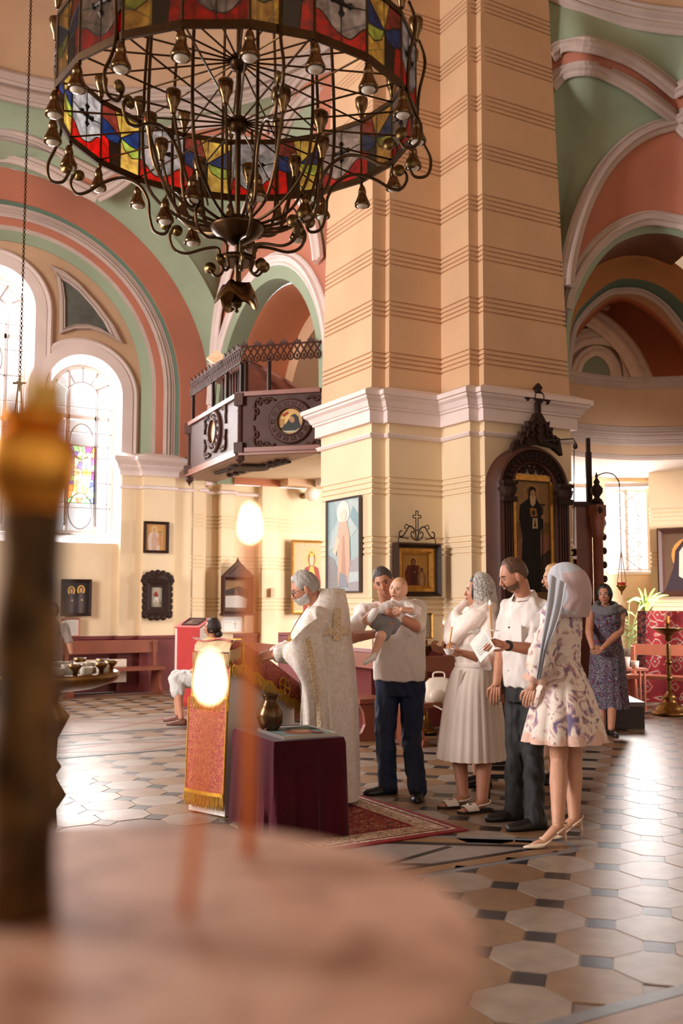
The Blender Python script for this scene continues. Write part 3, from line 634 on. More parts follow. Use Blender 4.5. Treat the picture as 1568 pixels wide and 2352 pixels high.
# the inner white arch with the smaller lunette seen through it
ia = dcurve([(1296, 735), (1330, 722), (1375, 742), (1415, 775), (1450, 820), (1478, 880)], 16.3)
mb = MB(); sweep(mb, ia, msc(1.6), -F0); mb.build('inner_arch', mat('warm_white_stucco', (240, 222, 198), .7), gw)
mb = MB(); q = [at(1290, 738, 16.45), *[at(u, v, 16.45) for u, v in [(1330, 724), (1375, 744), (1415, 777), (1450, 822), (1478, 882)]], at(1290, 882, 16.45)]; mb.add(q, [range(len(q))]); mb.build('inner_lunette', TAN, gw)
mb = MB(); q = [at(1290, 740, 16.43), at(1330, 727, 16.43), at(1375, 748, 16.43), at(1405, 772, 16.43), at(1370, 768, 16.43), at(1330, 775, 16.43), at(1290, 798, 16.43)]; mb.add(q, [range(len(q))]); mb.build('inner_soffit', SLATE, gw)
mb = MB(); sweep(mb, dcurve([(1296, 812), (1330, 786), (1365, 778), (1400, 782), (1425, 795)], 16.4), msc(1.1), -F0); sweep(mb, dcurve([(1296, 792), (1330, 770), (1365, 764), (1400, 772)], 16.4), msc(.8), -F0); sweep(mb, dcurve([(1318, 868), (1330, 832), (1350, 812), (1370, 806), (1390, 814), (1408, 838), (1414, 868)], 16.4), msc(.9), -F0); sweep(mb, dcurve([(1427, 808), (1436, 840), (1440, 875)], 16.4), msc(.6), -F0); sweep(mb, [at(1427, 808, 16.4), at(1470, 848, 16.4)], msc(.6), -F0); mb.build('inner_moulding', mat('warm_white_stucco', (240, 222, 198), .7), gw)
mb = MB(); q = [at(u, v, 16.41) for u, v in [(1322, 868), (1335, 834), (1352, 817), (1370, 811), (1388, 819), (1404, 842), (1410, 868)]]; mb.add(q, [range(len(q))]); mb.build('niche_field', GREEN, gw)
# squinch / barrel and cusp band of the right dome
C1 = dcurve([(1262, 200, 12.1), (1290, 172, 12.1), (1340, 158, 11.9), (1390, 170, 12.1), (1450, 200, 12.3), (1500, 235, 12.5), (1553, 276, 12.8)], D)
C2 = dcurve([(1262, 130, 12.0), (1290, 112, 12.0), (1340, 104, 11.7), (1400, 120, 11.9), (1450, 140, 12.1), (1500, 172, 12.3), (1550, 212, 12.5)], D)
loft([C1, C2], 'trim_15', PINK, 40, 2)['kind'] = 'structure'
mb = MB(); sweep(mb, C1, msc(1.0), -F0); sweep(mb, C2, msc(1.0), -F0); 
C1r = [at(1553, 276, 12.8), at(1600, 245, 12.4)]; C2r = [at(1550, 212, 12.5), at(1600, 185, 12.2)]
sweep(mb, C1r, msc(1.0), -F0); sweep(mb, C2r, msc(1.0), -F0); struct(mb.build('trim_15', LILAC))
loft([C1r, C2r], 'trim_15', PINK, 6, 1)['kind'] = 'structure'
rows = []; lo_ = resample([at(1286, 860, 11.95), at(1290, 740, 11.95)] + lun_o, 40); hi_ = resample([at(1268, 860, 12.5), at(1268, 500, 12.5), at(1264, 300, 12.3)] + C1, 40)
loft([lo_, [p.lerp(q, .5) + F0 * .35 * math.sin(math.pi * i / 39) for i, (p, q) in enumerate(zip(lo_, hi_))], hi_], 'ceiling', GREEN, 40, 4)
dr = dcurve([(1250, -20, 12.2), (1290, -2, 12.1), (1340, 20, 12.05), (1423, 44, 12.1), (1485, 57, 12.1), (1568, 67, 12.1), (1640, 70, 12.0)], D)
loft([C2 + C2r, dr], 'ceiling', GREEN, 40, 3)
mb = MB(); sweep(mb, dr, msc(1.0), -F0); sweep(mb, up_(dr, .14), msc(1.2), -F0); struct(mb.build('trim_16', LILAC))
loft([up_(dr, .1), [p + V((0, 0, 1.6)) for p in dr]], 'ceiling', TAN, 40, 1)
for o in list(COL.objects):
    if o.name.split('.')[0] in ('ceiling', 'ceiling_drum'): o['kind'] = 'structure'

# ---- the rest of the nave: roof and side walls with their own windows (behind and beside the camera)
nv = MB(); arch_wall(nv, lambda a, z: V((-7.5, a, z)), -6, 22, 0, 14.2, [(0, 1.2, 2.2, 6.5, 1.2), (8.5, 1.5, 2, 7, 1.5)], 40); struct(nv.build('wall_nave_left', CREAM))
nv = MB(); arch_wall(nv, lambda a, z: V((a, -6, z)), -7.5, 20, 0, 14.2, [(-3, 1.4, 2, 6.5, 1.4), (4, 1.6, 0, 6, 1.6)], 40); struct(nv.build('wall_nave_back', CREAM))
nv = MB(); arch_wall(nv, lambda a, z: V((20, a, z)), -6, 7, 0, 14.2, [(0, 1.4, 2, 6.5, 1.4)], 40); arch_wall(nv, lambda a, z: V((20, a, z)), 7, 22, 5.2, 14.2, [], 2); struct(nv.build('wall_nave_right', CREAM))
nv = MB(); nv.grid([[(-7.5, -6, 14.2), (20, -6, 14.2)], [(-7.5, 22, 14.2), (20, 22, 14.2)]]); struct(nv.build('ceiling_nave', TAN))
# ============================================================ THINGS
BRASS = mat('aged_brass', (132, 98, 56), .32, 1.0, var=.2, scale=12)
BRONZE = mat('dark_bronze', (78, 58, 38), .38, 1.0, var=.2, scale=10)
IRONB = mat('dark_iron', (48, 40, 34), .5, .6, var=.2)
WOOD = mat('dark_walnut', (70, 40, 30), .55, spec=.3, var=.2, scale=5, bump=.1, bscale=30)
WOODR = mat('reddish_bench_wood', (132, 72, 52), .42, var=.14, scale=4)
WOODD = mat('black_carved_wood', (48, 29, 22), .6, spec=.22, var=.25, scale=14, bump=.5, bscale=60)
WOODP = mat('rosy_varnished_wood', (178, 104, 80), .4, var=.12, scale=4)
GOLD = mat('gilt', (196, 146, 72), .35, .8, var=.18, scale=20)
WAX = mat('beeswax', (226, 132, 30), .5, var=.05, sub=.3)
PAPER = mat('white_paper', (236, 230, 222), .7, var=.02)
BLK = mat('soft_black', (26, 24, 26), .5)
PAINT = paint_mat()
def flame_mat(k):
    m = mat('flame', (255, 200, 154), .5, emit=k, var=0); return m
FLAME = flame_mat(34)
Z = V((0, 0, 1))
# ---- pictures
def blob(cx, cy, rx, ry, n=18, a=0): return [(cx + rx * math.cos(2 * math.pi * i / n) * math.cos(a) - ry * math.sin(2 * math.pi * i / n) * math.sin(a), cy + rx * math.cos(2 * math.pi * i / n) * math.sin(a) + ry * math.sin(2 * math.pi * i / n) * math.cos(a)) for i in range(n)]
def saint(cx, y0, h, robe, cloak, face=(206, 160, 120), halo=(226, 180, 96), hood=None, w=.34):
    """standing or half-length figure: halo, hair/hood, face, robe, cloak - coloured shapes of a painting"""
    t = y0 + h; r = h * .11
    L = []
    if halo: L.append((halo, blob(cx, t - r * 1.1, r * 1.75, r * 1.75)))
    L.append((cloak, [(cx - w * h * .5, y0), (cx - w * h * .62, y0 + h * .45), (cx - w * h * .42, y0 + h * .74), (cx - r * .5, t - r * 2), (cx + r * .5, t - r * 2), (cx + w * h * .42, y0 + h * .74), (cx + w * h * .62, y0 + h * .45), (cx + w * h * .5, y0)]))
    L.append((robe, [(cx - w * h * .2, y0), (cx - w * h * .24, y0 + h * .5), (cx - r * .5, t - r * 2.1), (cx + r * .5, t - r * 2.1), (cx + w * h * .3, y0 + h * .5), (cx + w * h * .22, y0)]))
    L.append((hood or (70, 46, 34), blob(cx, t - r * 1.0, r * 1.02, r * 1.2))); L.append((face, blob(cx, t - r * 1.15, r * .66, r * .92)))
    L.append((face, blob(cx + w * h * .12, y0 + h * .5, r * .5, r * .34)))
    return L
def picture(name, label, cat, c, ux, n, w, h, fw=.04, fm=None, polys=(), bg=(180, 150, 100), fd=.04, group=None, uy=Z, gilt=0.0, back=None, parent=None):
    c, ux, n, uy = V(c), V(ux).normalized(), V(n).normalized(), V(uy)
    t = parent or thing(name, label, cat, c, group)
    def rect(k, o): return [c + ux * x * (w / 2 - k) + uy * y * (h / 2 - k) + n * o for x, y in ((-1, -1), (1, -1), (1, 1), (-1, 1))]
    f = MB(); f.grid([rect(0, -.01), rect(0, fd), rect(fw * .3, fd * 1.15), rect(fw * .75, fd * .7), rect(fw, fd * .6), rect(fw, .002)], cu=True)
    f.add(rect(0, -.01), [(3, 2, 1, 0)])
    if fw: f.build('frame', fm or WOOD, t)
    k0 = fw
    if gilt:
        f = MB(); f.grid([rect(fw * .95, .004), rect(fw * .95, fd * .5), rect(fw + gilt * .5, fd * .55), rect(fw + gilt, fd * .2), rect(fw + gilt, .002)], cu=True); f.build('gilt_slip', GOLD, t); k0 = fw + gilt
    p = MB(); iw, ih = w - 2 * k0, h - 2 * k0; p.col = lin(bg); p.add([c + ux * x * iw / 2 + uy * y * ih / 2 + n * .006 for x, y in ((-1, -1), (1, -1), (1, 1), (-1, 1))], [(0, 1, 2, 3)])
    for i, (rgb, poly) in enumerate(polys):
        p.col = lin(rgb); p.add([c + ux * max(-.5, min(.5, x)) * iw + uy * max(-.5, min(.5, y)) * ih + n * (.0075 + .0007 * i) for x, y in poly], [range(len(poly))])
    p.build('painting', PAINT, t); return t
def wall_rect(u0, v0, u1, v1, y): a = on_y(u0, v0, y); b = on_y(u1, v1, y); return (a + b) / 2, abs(b.x - a.x), abs(a.z - b.z)
NY = V((0, -1, 0)); NX = V((-1, 0, 0)); UX = V((1, 0, 0))
c, w, h = wall_rect(330, 1197, 386, 1271, 15.58)
picture('framed_icon', 'small wood-framed mother and child icon high on the pilaster right of the arched window', 'icon', c, UX, NY, w, h, .045, WOODD, saint(-.1, -.5, .9, (206, 170, 150), (222, 196, 176), hood=(214, 190, 176), w=.6) + saint(.22, -.32, .55, (200, 140, 90), (214, 160, 110), w=.4) , (206, 152, 92))
c, w, h = wall_rect(140, 1330, 208, 1415, 15.78)
picture('framed_icon', 'dark icon of two haloed figures on the wall below the arched window', 'icon', c, UX, NY, w, h, .05, WOODD, saint(-.2, -.5, .82, (90, 80, 80), (66, 56, 58), w=.4) + saint(.2, -.5, .85, (104, 92, 88), (70, 60, 64), w=.4), (52, 46, 46))
c, w, h = wall_rect(140, 1420, 182, 1462, 15.78)
picture('framed_notice', 'framed paper notice low on the wall under the dark two-figure icon', 'notice', c, UX, NY, w, h, .018, WOODP, [((190, 186, 180), [(-.3, y), (.3, y), (.3, y + .03), (-.3, y + .03)]) for y in (-.3, -.18, -.06, .06, .18, .3)], (236, 230, 220))
# carved black frame with a rider icon
c, w, h = wall_rect(325, 1330, 393, 1412, 15.56)
t = picture('carved_icon', 'rider icon in a heavy black carved frame with scalloped top above the bench', 'icon', c, UX, NY, w * .86, h, .13, WOODD, [((170, 160, 140), [(-.5, -.5), (.5, -.5), (.5, -.2), (-.5, -.3)]), ((224, 214, 196), [(-.3, -.2), (-.1, 0), (.2, .02), (.34, .12), (.3, -.1), (.15, -.3), (.05, -.12), (-.15, -.12), (-.22, -.34)]), ((150, 60, 50), [(-.12, 0), (-.3, .1), (-.1, .3), (.1, .22), (.08, 0)]), ((210, 160, 120), blob(0, .33, .07, .08)), ((60, 50, 40), [(.1, .1), (.4, -.4), (.42, -.38), (.13, .12)])], (190, 184, 168), .06)
cr = MB()
for k in range(9):
    a = math.pi * k / 8; cr.ball(c + V((-math.cos(a) * w * .46, -.05, h * .46 + math.sin(a) * .13)), (.055, .03, .05), 10)
cr.prism([(-w * .45, 0), (w * .45, 0), (w * .3, .11), (0, .16), (-w * .3, .11)], c + V((0, -.02, h * .46)), UX, Z, (0, -.05, 0))
for s in (-1, 1):
    for k in range(6): cr.ball(c + V((s * w * .45, -.05, -h * .45 + k * h * .17)), (.035, .025, .05), 8)
for k in range(5): cr.ball(c + V(((k - 2) * w * .2, -.05, -h * .52 - (.03 if k in (1, 2, 3) else 0))), (.06, .03, .05), 8)
cr.build('carved_crest', WOODD, t, True)
# gabled case icon and notice on the recessed wall
c, w, h = wall_rect(508, 1325, 575, 1410, 15.6)
t = picture('icon_case', 'gabled wooden icon case with a dim glazed picture on the grooved far wall', 'icon', c, UX, NY, w, h, .05, WOOD, [((150, 110, 70), [(-.5, 0), (.5, 0), (.5, .5), (-.5, .5)]), ((70, 50, 40), [(-.5, .02), (.5, .0), (.5, .2), (.1, .3), (-.5, .15)]), ((210, 200, 190), [(-.5, -.38), (.45, -.4), (.5, -.1), (.1, 0), (-.5, -.02)]), ((120, 80, 50), [(-.1, 0), (0, .32), (.1, 0)])], (110, 84, 64), .12)
g = MB(); g.prism([(-w * .53, 0), (w * .53, 0), (0, .27)], c + V((0, .0, h / 2)), UX, Z, (0, -.14, 0)); g.prism([(-w * .36, .03), (w * .36, .03), (0, .2)], c + V((0, -.14, h / 2)), UX, Z, (0, -.015, 0)); g.build('gable', WOOD, t); MB().lathe(c + V((0, -.07, h / 2 + .25)), [(.02, 0), (.03, .03), (.012, .06), (0, .1)], 8).build('finial', WOOD, t); MB().box(c + V((0, -.07, -h / 2 - .01)), (w * 1.08, .16, .03)).build('sill', WOOD, t)
c, w, h = wall_rect(505, 1414, 560, 1453, 15.6)
picture('framed_notice', 'white framed notice with a cross below the gabled icon case', 'notice', c, UX, NY, w, h, .022, mat('pale_wood', (206, 170, 140), .5), [((198, 190, 180), [(-.35, .3), (.35, .3), (.35, .34), (-.35, .34)]), ((198, 190, 180), [(-.35, .1), (-.02, .1), (-.02, .13), (-.35, .13)]), ((190, 182, 170), [(.12, -.3), (.16, -.3), (.16, .2), (.12, .2)]), ((190, 182, 170), [(.02, 0), (.26, 0), (.26, .04), (.02, .04)])], (240, 234, 226))
c, w, h = wall_rect(669, 1240, 765, 1410, 15.82)
picture('framed_icon', 'gold-framed icon of a crowned saint in red and gold, partly behind the pier', 'icon', c, UX, NY, w, h, .05, GOLD, saint(-.03, -.5, .86, (222, 170, 80), (150, 62, 50), (222, 176, 140), (214, 176, 110), (130, 70, 50), w=.5) + [((216, 170, 80), [(-.08, .3), (-.09, .38), (-.03, .35), (.03, .38), (.02, .3)]), ((80, 120, 90), [(.1, -.5), (.22, -.1), (.3, -.5)])], (196, 172, 132))
# tall painted panel on the pier's west face
a = on_x(752, 1370, bx - .025); b = on_x(829, 1148, bx - .025); a2 = on_x(752, 1160, bx - .025)
c = V((bx - .025, (a.y + b.y) / 2, (a2.z + a.z) / 2 + .05)); w = abs(a.y - b.y); h = abs(a2.z - a.z)
picture('painted_panel', 'tall pale blue painted panel of a robed figure on the bright pier face', 'painting', c, V((0, -1, 0)), NX, w, h, .022, mat('thin_grey_frame', (84, 72, 66), .5),
    [((150, 176, 180), [(-.5, .1), (-.2, .3), (-.3, .5), (-.5, .5)]), ((186, 200, 198), [(-.5, -.05), (.1, .02), (.5, .2), (.5, .45), (.2, .5), (-.1, .35)]), ((128, 160, 168), [(.2, .3), (.5, .12), (.5, .3), (.3, .42)]), ((150, 146, 146), [(-.5, -.5), (-.5, -.1), (-.3, -.14), (-.15, -.3), (-.1, -.5)]), ((170, 164, 168), [(.1, -.5), (.2, -.2), (.5, -.12), (.5, -.5)]), ((196, 206, 208), [(.1, -.42), (.5, -.4), (.5, -.3), (.12, -.3)]), ((236, 226, 214), blob(0, .36, .2, .13)), ((214, 176, 150), [(-.16, -.46), (-.2, .05), (-.12, .26), (.12, .26), (.2, .1), (.22, -.2), (.14, -.46)]), ((196, 150, 122), [(-.06, -.44), (-.02, .1), (.04, .1), (.1, -.44)]), ((232, 206, 180), [(-.2, .1), (-.32, -.06), (-.24, -.12), (-.1, .06)]), ((150, 150, 160), [(-.14, -.46), (-.1, -.3), (.1, -.34), (.14, -.46)]), ((236, 214, 190), blob(.01, .33, .1, .06))], (170, 190, 192), .03)
# icon with wrought crest on the pier corner
yI = by - .16
c, w, h = wall_rect(901, 1247, 1003, 1370, yI)
t = picture('crested_icon', 'gilt mother and child icon in a dark frame with a wrought iron cross crest', 'icon', c, UX, NY, w, h, .055, mat('dark_frame', (52, 34, 26), .5, spec=.25), saint(-.08, -.5, .86, (92, 46, 38), (120, 56, 46), (150, 104, 70), (214, 166, 86), (110, 50, 42), w=.62) + saint(.24, -.5, .56, (196, 150, 110), (150, 110, 70), (140, 96, 66), (206, 160, 84), (60, 40, 30), w=.5), (206, 156, 80), .10, gilt=.075)
cr = MB(); o = c + V((0, -.05, h / 2 + .03))
for s in (-1, 1):
    cr.tube(smooth([o + V((s * .01, 0, .0)), o + V((s * .03, 0, .12)), o + V((s * .10, 0, .17)), o + V((s * .15, 0, .11)), o + V((s * .20, 0, .05)), o + V((s * .245, 0, .05)), o + V((s * .24, 0, .10)), o + V((s * .21, 0, .11))], 30), .008, 6)
    cr.tube(smooth([o + V((s * .015, 0, .01)), o + V((s * .06, 0, .03)), o + V((s * .085, 0, .08)), o + V((s * .06, 0, .11)), o + V((s * .04, 0, .085))], 20), .007, 6)
    cr.tube(smooth([o + V((s * .1, 0, .16)), o + V((s * .15, 0, .19)), o + V((s * .17, 0, .15)), o + V((s * .15, 0, .14))], 16), .006, 6)
    cr.tube(smooth([o + V((s * .26, 0, -.03)), o + V((s * .25, 0, .03)), o + V((s * .18, 0, .03)), o + V((s * .12, 0, .02))], 12), .006, 6)
cr.build('wrought_scrolls', IRONB, t, True)
cr = MB(); p = o + V((0, 0, .12)); k = [(-.015, 0), (.015, 0), (.015, .15), (.055, .15), (.055, .18), (.015, .18), (.015, .23), (-.015, .23), (-.015, .18), (-.055, .18), (-.055, .15), (-.015, .15)]
for i in range(12): cr.tube([p + V((k[i][0], 0, k[i][1])), p + V((k[(i + 1) % 12][0], 0, k[(i + 1) % 12][1]))], .006, 5)
cr.build('wrought_cross', IRONB, t)
c, w, h = wall_rect(952, 1408, 990, 1466, by - .2)
picture('framed_notice', 'framed printed sheet on the pier just right of the man holding the baby', 'notice', c, UX, NY, w, h, .02, GOLD, [((150, 146, 140), [(-.36, y), (.36, y), (.36, y + .025), (-.36, y + .025)]) for y in [-.4 + .08 * i for i in range(11)]], (232, 224, 208))
# ---- big arched icon shrine on the pier's south face
yk = by - .75
k0 = on_y(1142, 1200, yk - .22); k1 = on_y(1308, 1200, yk - .22); kx0, kx1 = k0.x, k1.x; kc = (kx0 + kx1) / 2; kw = (kx1 - kx0) / 2
zsp = on_y(1220, 1123, yk - .22).z; zt_ = on_y(1220, 1024, yk - .22).z; zb_ = .95
kiot = thing('icon_shrine', 'tall arched dark wood shrine with carved crest holding a painting of a hooded monk', 'icon', (kc, yk, zb_))
def karch(r, y, zs=None, z0=zb_, n=28): zs = zsp if zs is None else zs; return [V((kc - r, y, z0))] + [V((kc - r * math.cos(math.pi * i / n), y, zs + (zt_ - zsp) / kw * r * math.sin(math.pi * i / n))) for i in range(n + 1)] + [V((kc + r, y, z0))]
sw = kw * .45; kf = sw / .33
mb = MB(); mb.grid([karch(kw, yk), karch(kw, yk - .2), karch(kw - .03 * kf, yk - .24), karch(kw - .07 * kf, yk - .25), karch(kw - .09 * kf, yk - .22), karch(kw - .26 * kf, yk - .22), karch(kw - .28 * kf, yk - .25), karch(kw - .31 * kf, yk - .23), karch(kw - sw, yk - .16), karch(kw - sw, yk)]); mb.build('arched_frame', WOOD, kiot, True, 35)
mb = MB()
for i in range(17):
    a = math.pi * (i + .5) / 17; r = kw - .175 * kf; p = V((kc - r * math.cos(a), yk - .225, zsp + (zt_ - zsp) / kw * r * math.sin(a))); mb.tube(smooth([p + V((.05 * math.cos(q), -.005, .05 * math.sin(q))) * 1 for q in (0, 1.3, 2.6, 3.9, 5.2)], 15), .014, 5); mb.ball(p, (.022, .015, .022), 8)
mb.build('carved_archivolt', WOODD, kiot, True)
for s in (-1, 1):
    mb = MB(); xx = kc + s * (kw - .165 * kf); mb.box((xx, yk - .26, zsp - .14), (.26 * kf, .12, .06)); mb.box((xx, yk - .25, zsp - .02), (.24 * kf, .10, .1)); mb.box((xx, yk - .26, zsp + .05), (.28 * kf, .13, .04)); mb.lathe((xx, yk - .25, zsp - .13), [(.07, 0), (.1, .05), (.12, .12)], 12); mb.build('capital', WOODD, kiot); MB().box((xx, yk - .24, zb_ + .07), (.28 * kf, .16, .14)).build('plinth_block', WOODD, kiot)
    for k in range(4): MB().box((xx + (-.075 + k * .05) * kf, yk - .235, (zsp - .03 + zb_) / 2), (.028 * kf, .05, zsp - .31 - zb_)).build('pilaster_flute', WOOD, kiot)
cw = kw - sw + .004
pt = MB(); y0 = yk - .175; pt.col = lin((128, 98, 66)); zs2 = zsp - .0
pt.add([V((kc - cw, y0, zb_)), V((kc + cw, y0, zb_)), V((kc + cw, y0, zsp + .1)), V((kc - cw, y0, zsp + .1))], [(0, 1, 2, 3)])
def kp(rgb, pts, o): pt.col = lin(rgb); pt.add([on_y(u, v, y0 - o) for u, v in pts], [range(len(pts))])
kp((160, 124, 84), [(1180, 1105), (1262, 1112), (1264, 1200), (1180, 1200)], .001)
kp((150, 104, 84), [(1178, 1240), (1264, 1225), (1264, 1340), (1178, 1340)], .0015); kp((72, 54, 44), [(1178, 1300), (1200, 1285), (1225, 1290), (1262, 1262), (1264, 1360), (1178, 1360)], .002)
kp((222, 160, 80), [(1219.5 + 15.5 * math.cos(a), 1128.5 + 15.5 * math.sin(a)) for a in [2 * math.pi * i / 24 for i in range(24)]], .003); kp((140, 106, 70), [(1219.5 + 13.5 * math.cos(a), 1128.5 + 13.5 * math.sin(a)) for a in [2 * math.pi * i / 24 for i in range(24)]], .004)
kp((28, 22, 20), [(1196, 1360), (1200, 1230), (1192, 1190), (1194, 1160), (1212, 1146), (1214, 1122), (1222, 1117), (1229, 1122), (1231, 1146), (1244, 1165), (1246, 1210), (1240, 1222), (1243, 1360)], .005)
kp((186, 146, 108), blob(1223, 1134, 6, 9), .006); kp((206, 180, 140), [(1216, 1138), (1218, 1158), (1223, 1164), (1229, 1157), (1230, 1138), (1223, 1142)], .007)
kp((170, 120, 60), [(1216, 1166), (1231, 1168), (1234, 1186), (1219, 1187)], .008); kp((60, 46, 36), blob(1225, 1178, 4, 6), .009); kp((196, 176, 140), [(1223, 1190), (1234, 1190), (1235, 1214), (1222, 1214)], .008); kp((60, 50, 40), [(1228, 1193), (1229, 1193), (1231, 1210), (1226, 1210)], .009)
kp((176, 130, 90), blob(1246, 1187, 4, 5), .007); kp((44, 34, 28), [(1245.5, 1158), (1247, 1158), (1247, 1330), (1245.5, 1330)], .006); kp((44, 34, 28), [(1241, 1157), (1252, 1158), (1252, 1160), (1241, 1160)], .006)
pt.build('painting', PAINT, kiot)
mb = MB(); ft = on_y(1220, 1098, y0).z
for s in (-1, 1): mb.box((kc + s * (cw - .02), y0 - .02, (zb_ + ft) / 2), (.045, .03, ft - zb_))
mb.box((kc, y0 - .02, ft), (2 * cw, .03, .07)); mb.build('gilt_slip', GOLD, kiot)
mb = MB(); ka = [p for p in karch(cw, y0 - .005) if p.z > ft]; mb.grid([ka, [V((kc, y0 - .006, ft + .02))] * len(ka)]); mb.build('tympanum', mat('pale_enamel', (150, 138, 122), .4, var=.3, scale=40), kiot)
mb = MB()
for x, r in ((0, .05), (-.12, .045), (.12, .045)): mb.lathe((kc + x, y0 - .006, ft + .09), [(r, 0), (r, .012), (0, .014)], 14, (0, -1, 0))
for i in range(9):
    a = math.pi * (i + 2.5) / 13; mb.ball((kc - cw * .93 * math.cos(a), y0 - .02, zsp + (zt_ - zsp) / kw * cw * .93 * math.sin(a)), .018, 8)
mb.build('tympanum_ornament', WOODD, kiot)
# crest
pf = lambda u, v: on_y(u, v, yk - .14)
cp = [(1165, 1045), (1172, 1018), (1180, 1010), (1185, 1018), (1188, 992), (1199, 994), (1196, 980), (1205, 982), (1203, 968), (1213, 972), (1221, 952), (1228, 948), (1236, 953), (1246, 972), (1254, 970), (1252, 984), (1262, 984), (1258, 1000), (1266, 1006), (1276, 1008), (1280, 1030), (1283, 1048), (1262, 1030), (1230, 1022), (1195, 1028)]
mb = MB(); q = [pf(u, v) for u, v in cp]; mb.add(q + [p + V((0, -.07, 0)) for p in q], [list(range(len(q))), list(range(len(q), 2 * len(q)))[::-1]] + [(i, (i + 1) % len(q), len(q) + (i + 1) % len(q), len(q) + i) for i in range(len(q))])
for i in range(3):
    for s in (-1, 1):
        p = pf(1229 + s * (8 + i * 13), 985 + i * 15) + V((0, -.08, 0)); mb.tube(smooth([p + V((s * .06, 0, -.04)), p + V((s * .02, 0, .05)), p + V((-s * .04, 0, .03)), p + V((-s * .02, 0, -.02)), p + V((s * .015, 0, 0))], 20), .016, 6)
for k in range(3): mb.prism([(-.05, 0), (0, .07), (.05, 0), (0, -.07)], pf(1229, 975 + k * 16) + V((0, -.075, 0)), UX, Z, (0, -.02 - .004 * k, 0))
mb.build('carved_crest', WOODD, kiot)
mb = MB(); cp = [(1227, 955), (1227, 920), (1218, 916), (1212, 916), (1208, 922), (1200, 915), (1207, 906), (1212, 912), (1219, 908), (1226, 905), (1226, 896), (1221, 893), (1231, 881), (1240, 893), (1236, 897), (1236, 906), (1244, 910), (1252, 914), (1254, 911), (1259, 919), (1254, 930), (1250, 924), (1244, 921), (1236, 922), (1236, 955)]
q = [pf(u, v) for u, v in cp]; mb.add(q + [p + V((0, -.05, 0)) for p in q], [list(range(len(q))), list(range(len(q), 2 * len(q)))[::-1]] + [(i, (i + 1) % len(q), len(q) + (i + 1) % len(q), len(q) + i) for i in range(len(q))])
mb.lathe(pf(1231, 914) + V((0, -.05, 0)), [(.075, 0), (.075, .012), (.06, .012), (.055, .004), (0, .004)], 20, (0, -1, 0)); mb.build('cross', WOODD, kiot)
mb = MB(); mb.tube([pf(1232, 1015) + V((0, -.1, 0)), pf(1276, 1016) + V((0, -.3, 0)), pf(1281, 1024) + V((0, -.3, 0))], .008, 6); mb.tube([pf(1278, 1040) + V((0, -.3, 0)), pf(1277, 1255) + V((0, -.3, 0))], .006, 5); mb.lathe(pf(1281, 1040) + V((0, -.3, 0)), [(.01, 0), (.03, .03), (.02, .07), (0, .08)], 8); mb.build('lamp_bracket', IRONB, kiot)
# ---- right wall icon
sx = p1.x
a = V((p1.x, p1.y, 0)); dW = (V((p2.x, p2.y, 0)) - a).normalized(); nW = V((dW.y, -dW.x, 0)) 
if nW.dot(F0) > 0: nW = -nW
def on_plane(u, v, o, n):
    r = ray(u, v); return CAM + r * ((o - CAM).dot(n) / r.dot(n))
ca = on_plane(1513, 1214, a + nW * .04, nW); cb = on_plane(1513, 1370, a + nW * .04, nW); hW = ca.z - cb.z; wW = .95
picture('framed_icon', 'large wood-framed icon of a white-veiled woman right of the latticed window', 'icon', (ca + cb) / 2 + dW * wW / 2, dW, nW, wW, hW, .09, WOOD, [((222, 150, 80), blob(-.02, .12, .34, .3)), ((66, 54, 60), [(-.5, -.5), (-.32, -.1), (-.28, .2), (-.1, .4), (.12, .38), (.3, .15), (.34, -.15), (.5, -.5)]), ((224, 206, 186), [(-.22, -.25), (-.2, .18), (-.08, .32), (.08, .32), (.2, .16), (.18, -.2), (0, -.36)]), ((206, 160, 124), blob(.0, .1, .12, .17)), ((60, 40, 36), blob(-.05, .14, .03, .012)), ((60, 40, 36), blob(.06, .14, .03, .012)), ((160, 90, 76), blob(0, .01, .035, .012)), ((214, 170, 134), blob(.1, -.24, .14, .06)), ((236, 222, 204), blob(.1, -.36, .2, .08))], (110, 84, 66), .08)
# ---- wall lamps, switch
lp = thing('globe_lamp', 'frosted white globe lamp on the cream wall behind the pier edge', 'lamp', on_y(716, 1135, 15.55))
MB().ball(on_y(716, 1135, 15.55), .13, 20).build('globe', mat('opal_glass', (240, 226, 210), .3, sub=.2), lp, True); MB().cyl(on_y(716, 1135, 15.58), on_y(716, 1135, 15.58) + V((0, .36, 0)), .05, .06).build('bracket', BRASS, lp)
lp = thing('ceiling_bulb', 'round glass bulb on a dark fitting under the orange vault at right', 'lamp', at(1390, 703, 16.0))
MB().ball(at(1390, 703, 16.0), .085, 16).build('globe', mat('smoky_glass', (150, 120, 96), .15), lp, True); MB().lathe(at(1390, 696, 16.0), [(.05, 0), (.07, .05), (.04, .09)], 12).build('fitting', BLK, lp)
o = tag(MB().box(on_y(625, 1361, 15.72), (.07, .05, .16)).build('wall_switch', mat('aged_switch', (190, 150, 112), .5)), 'small switch box on the pale pilaster left of the priest', 'switch')
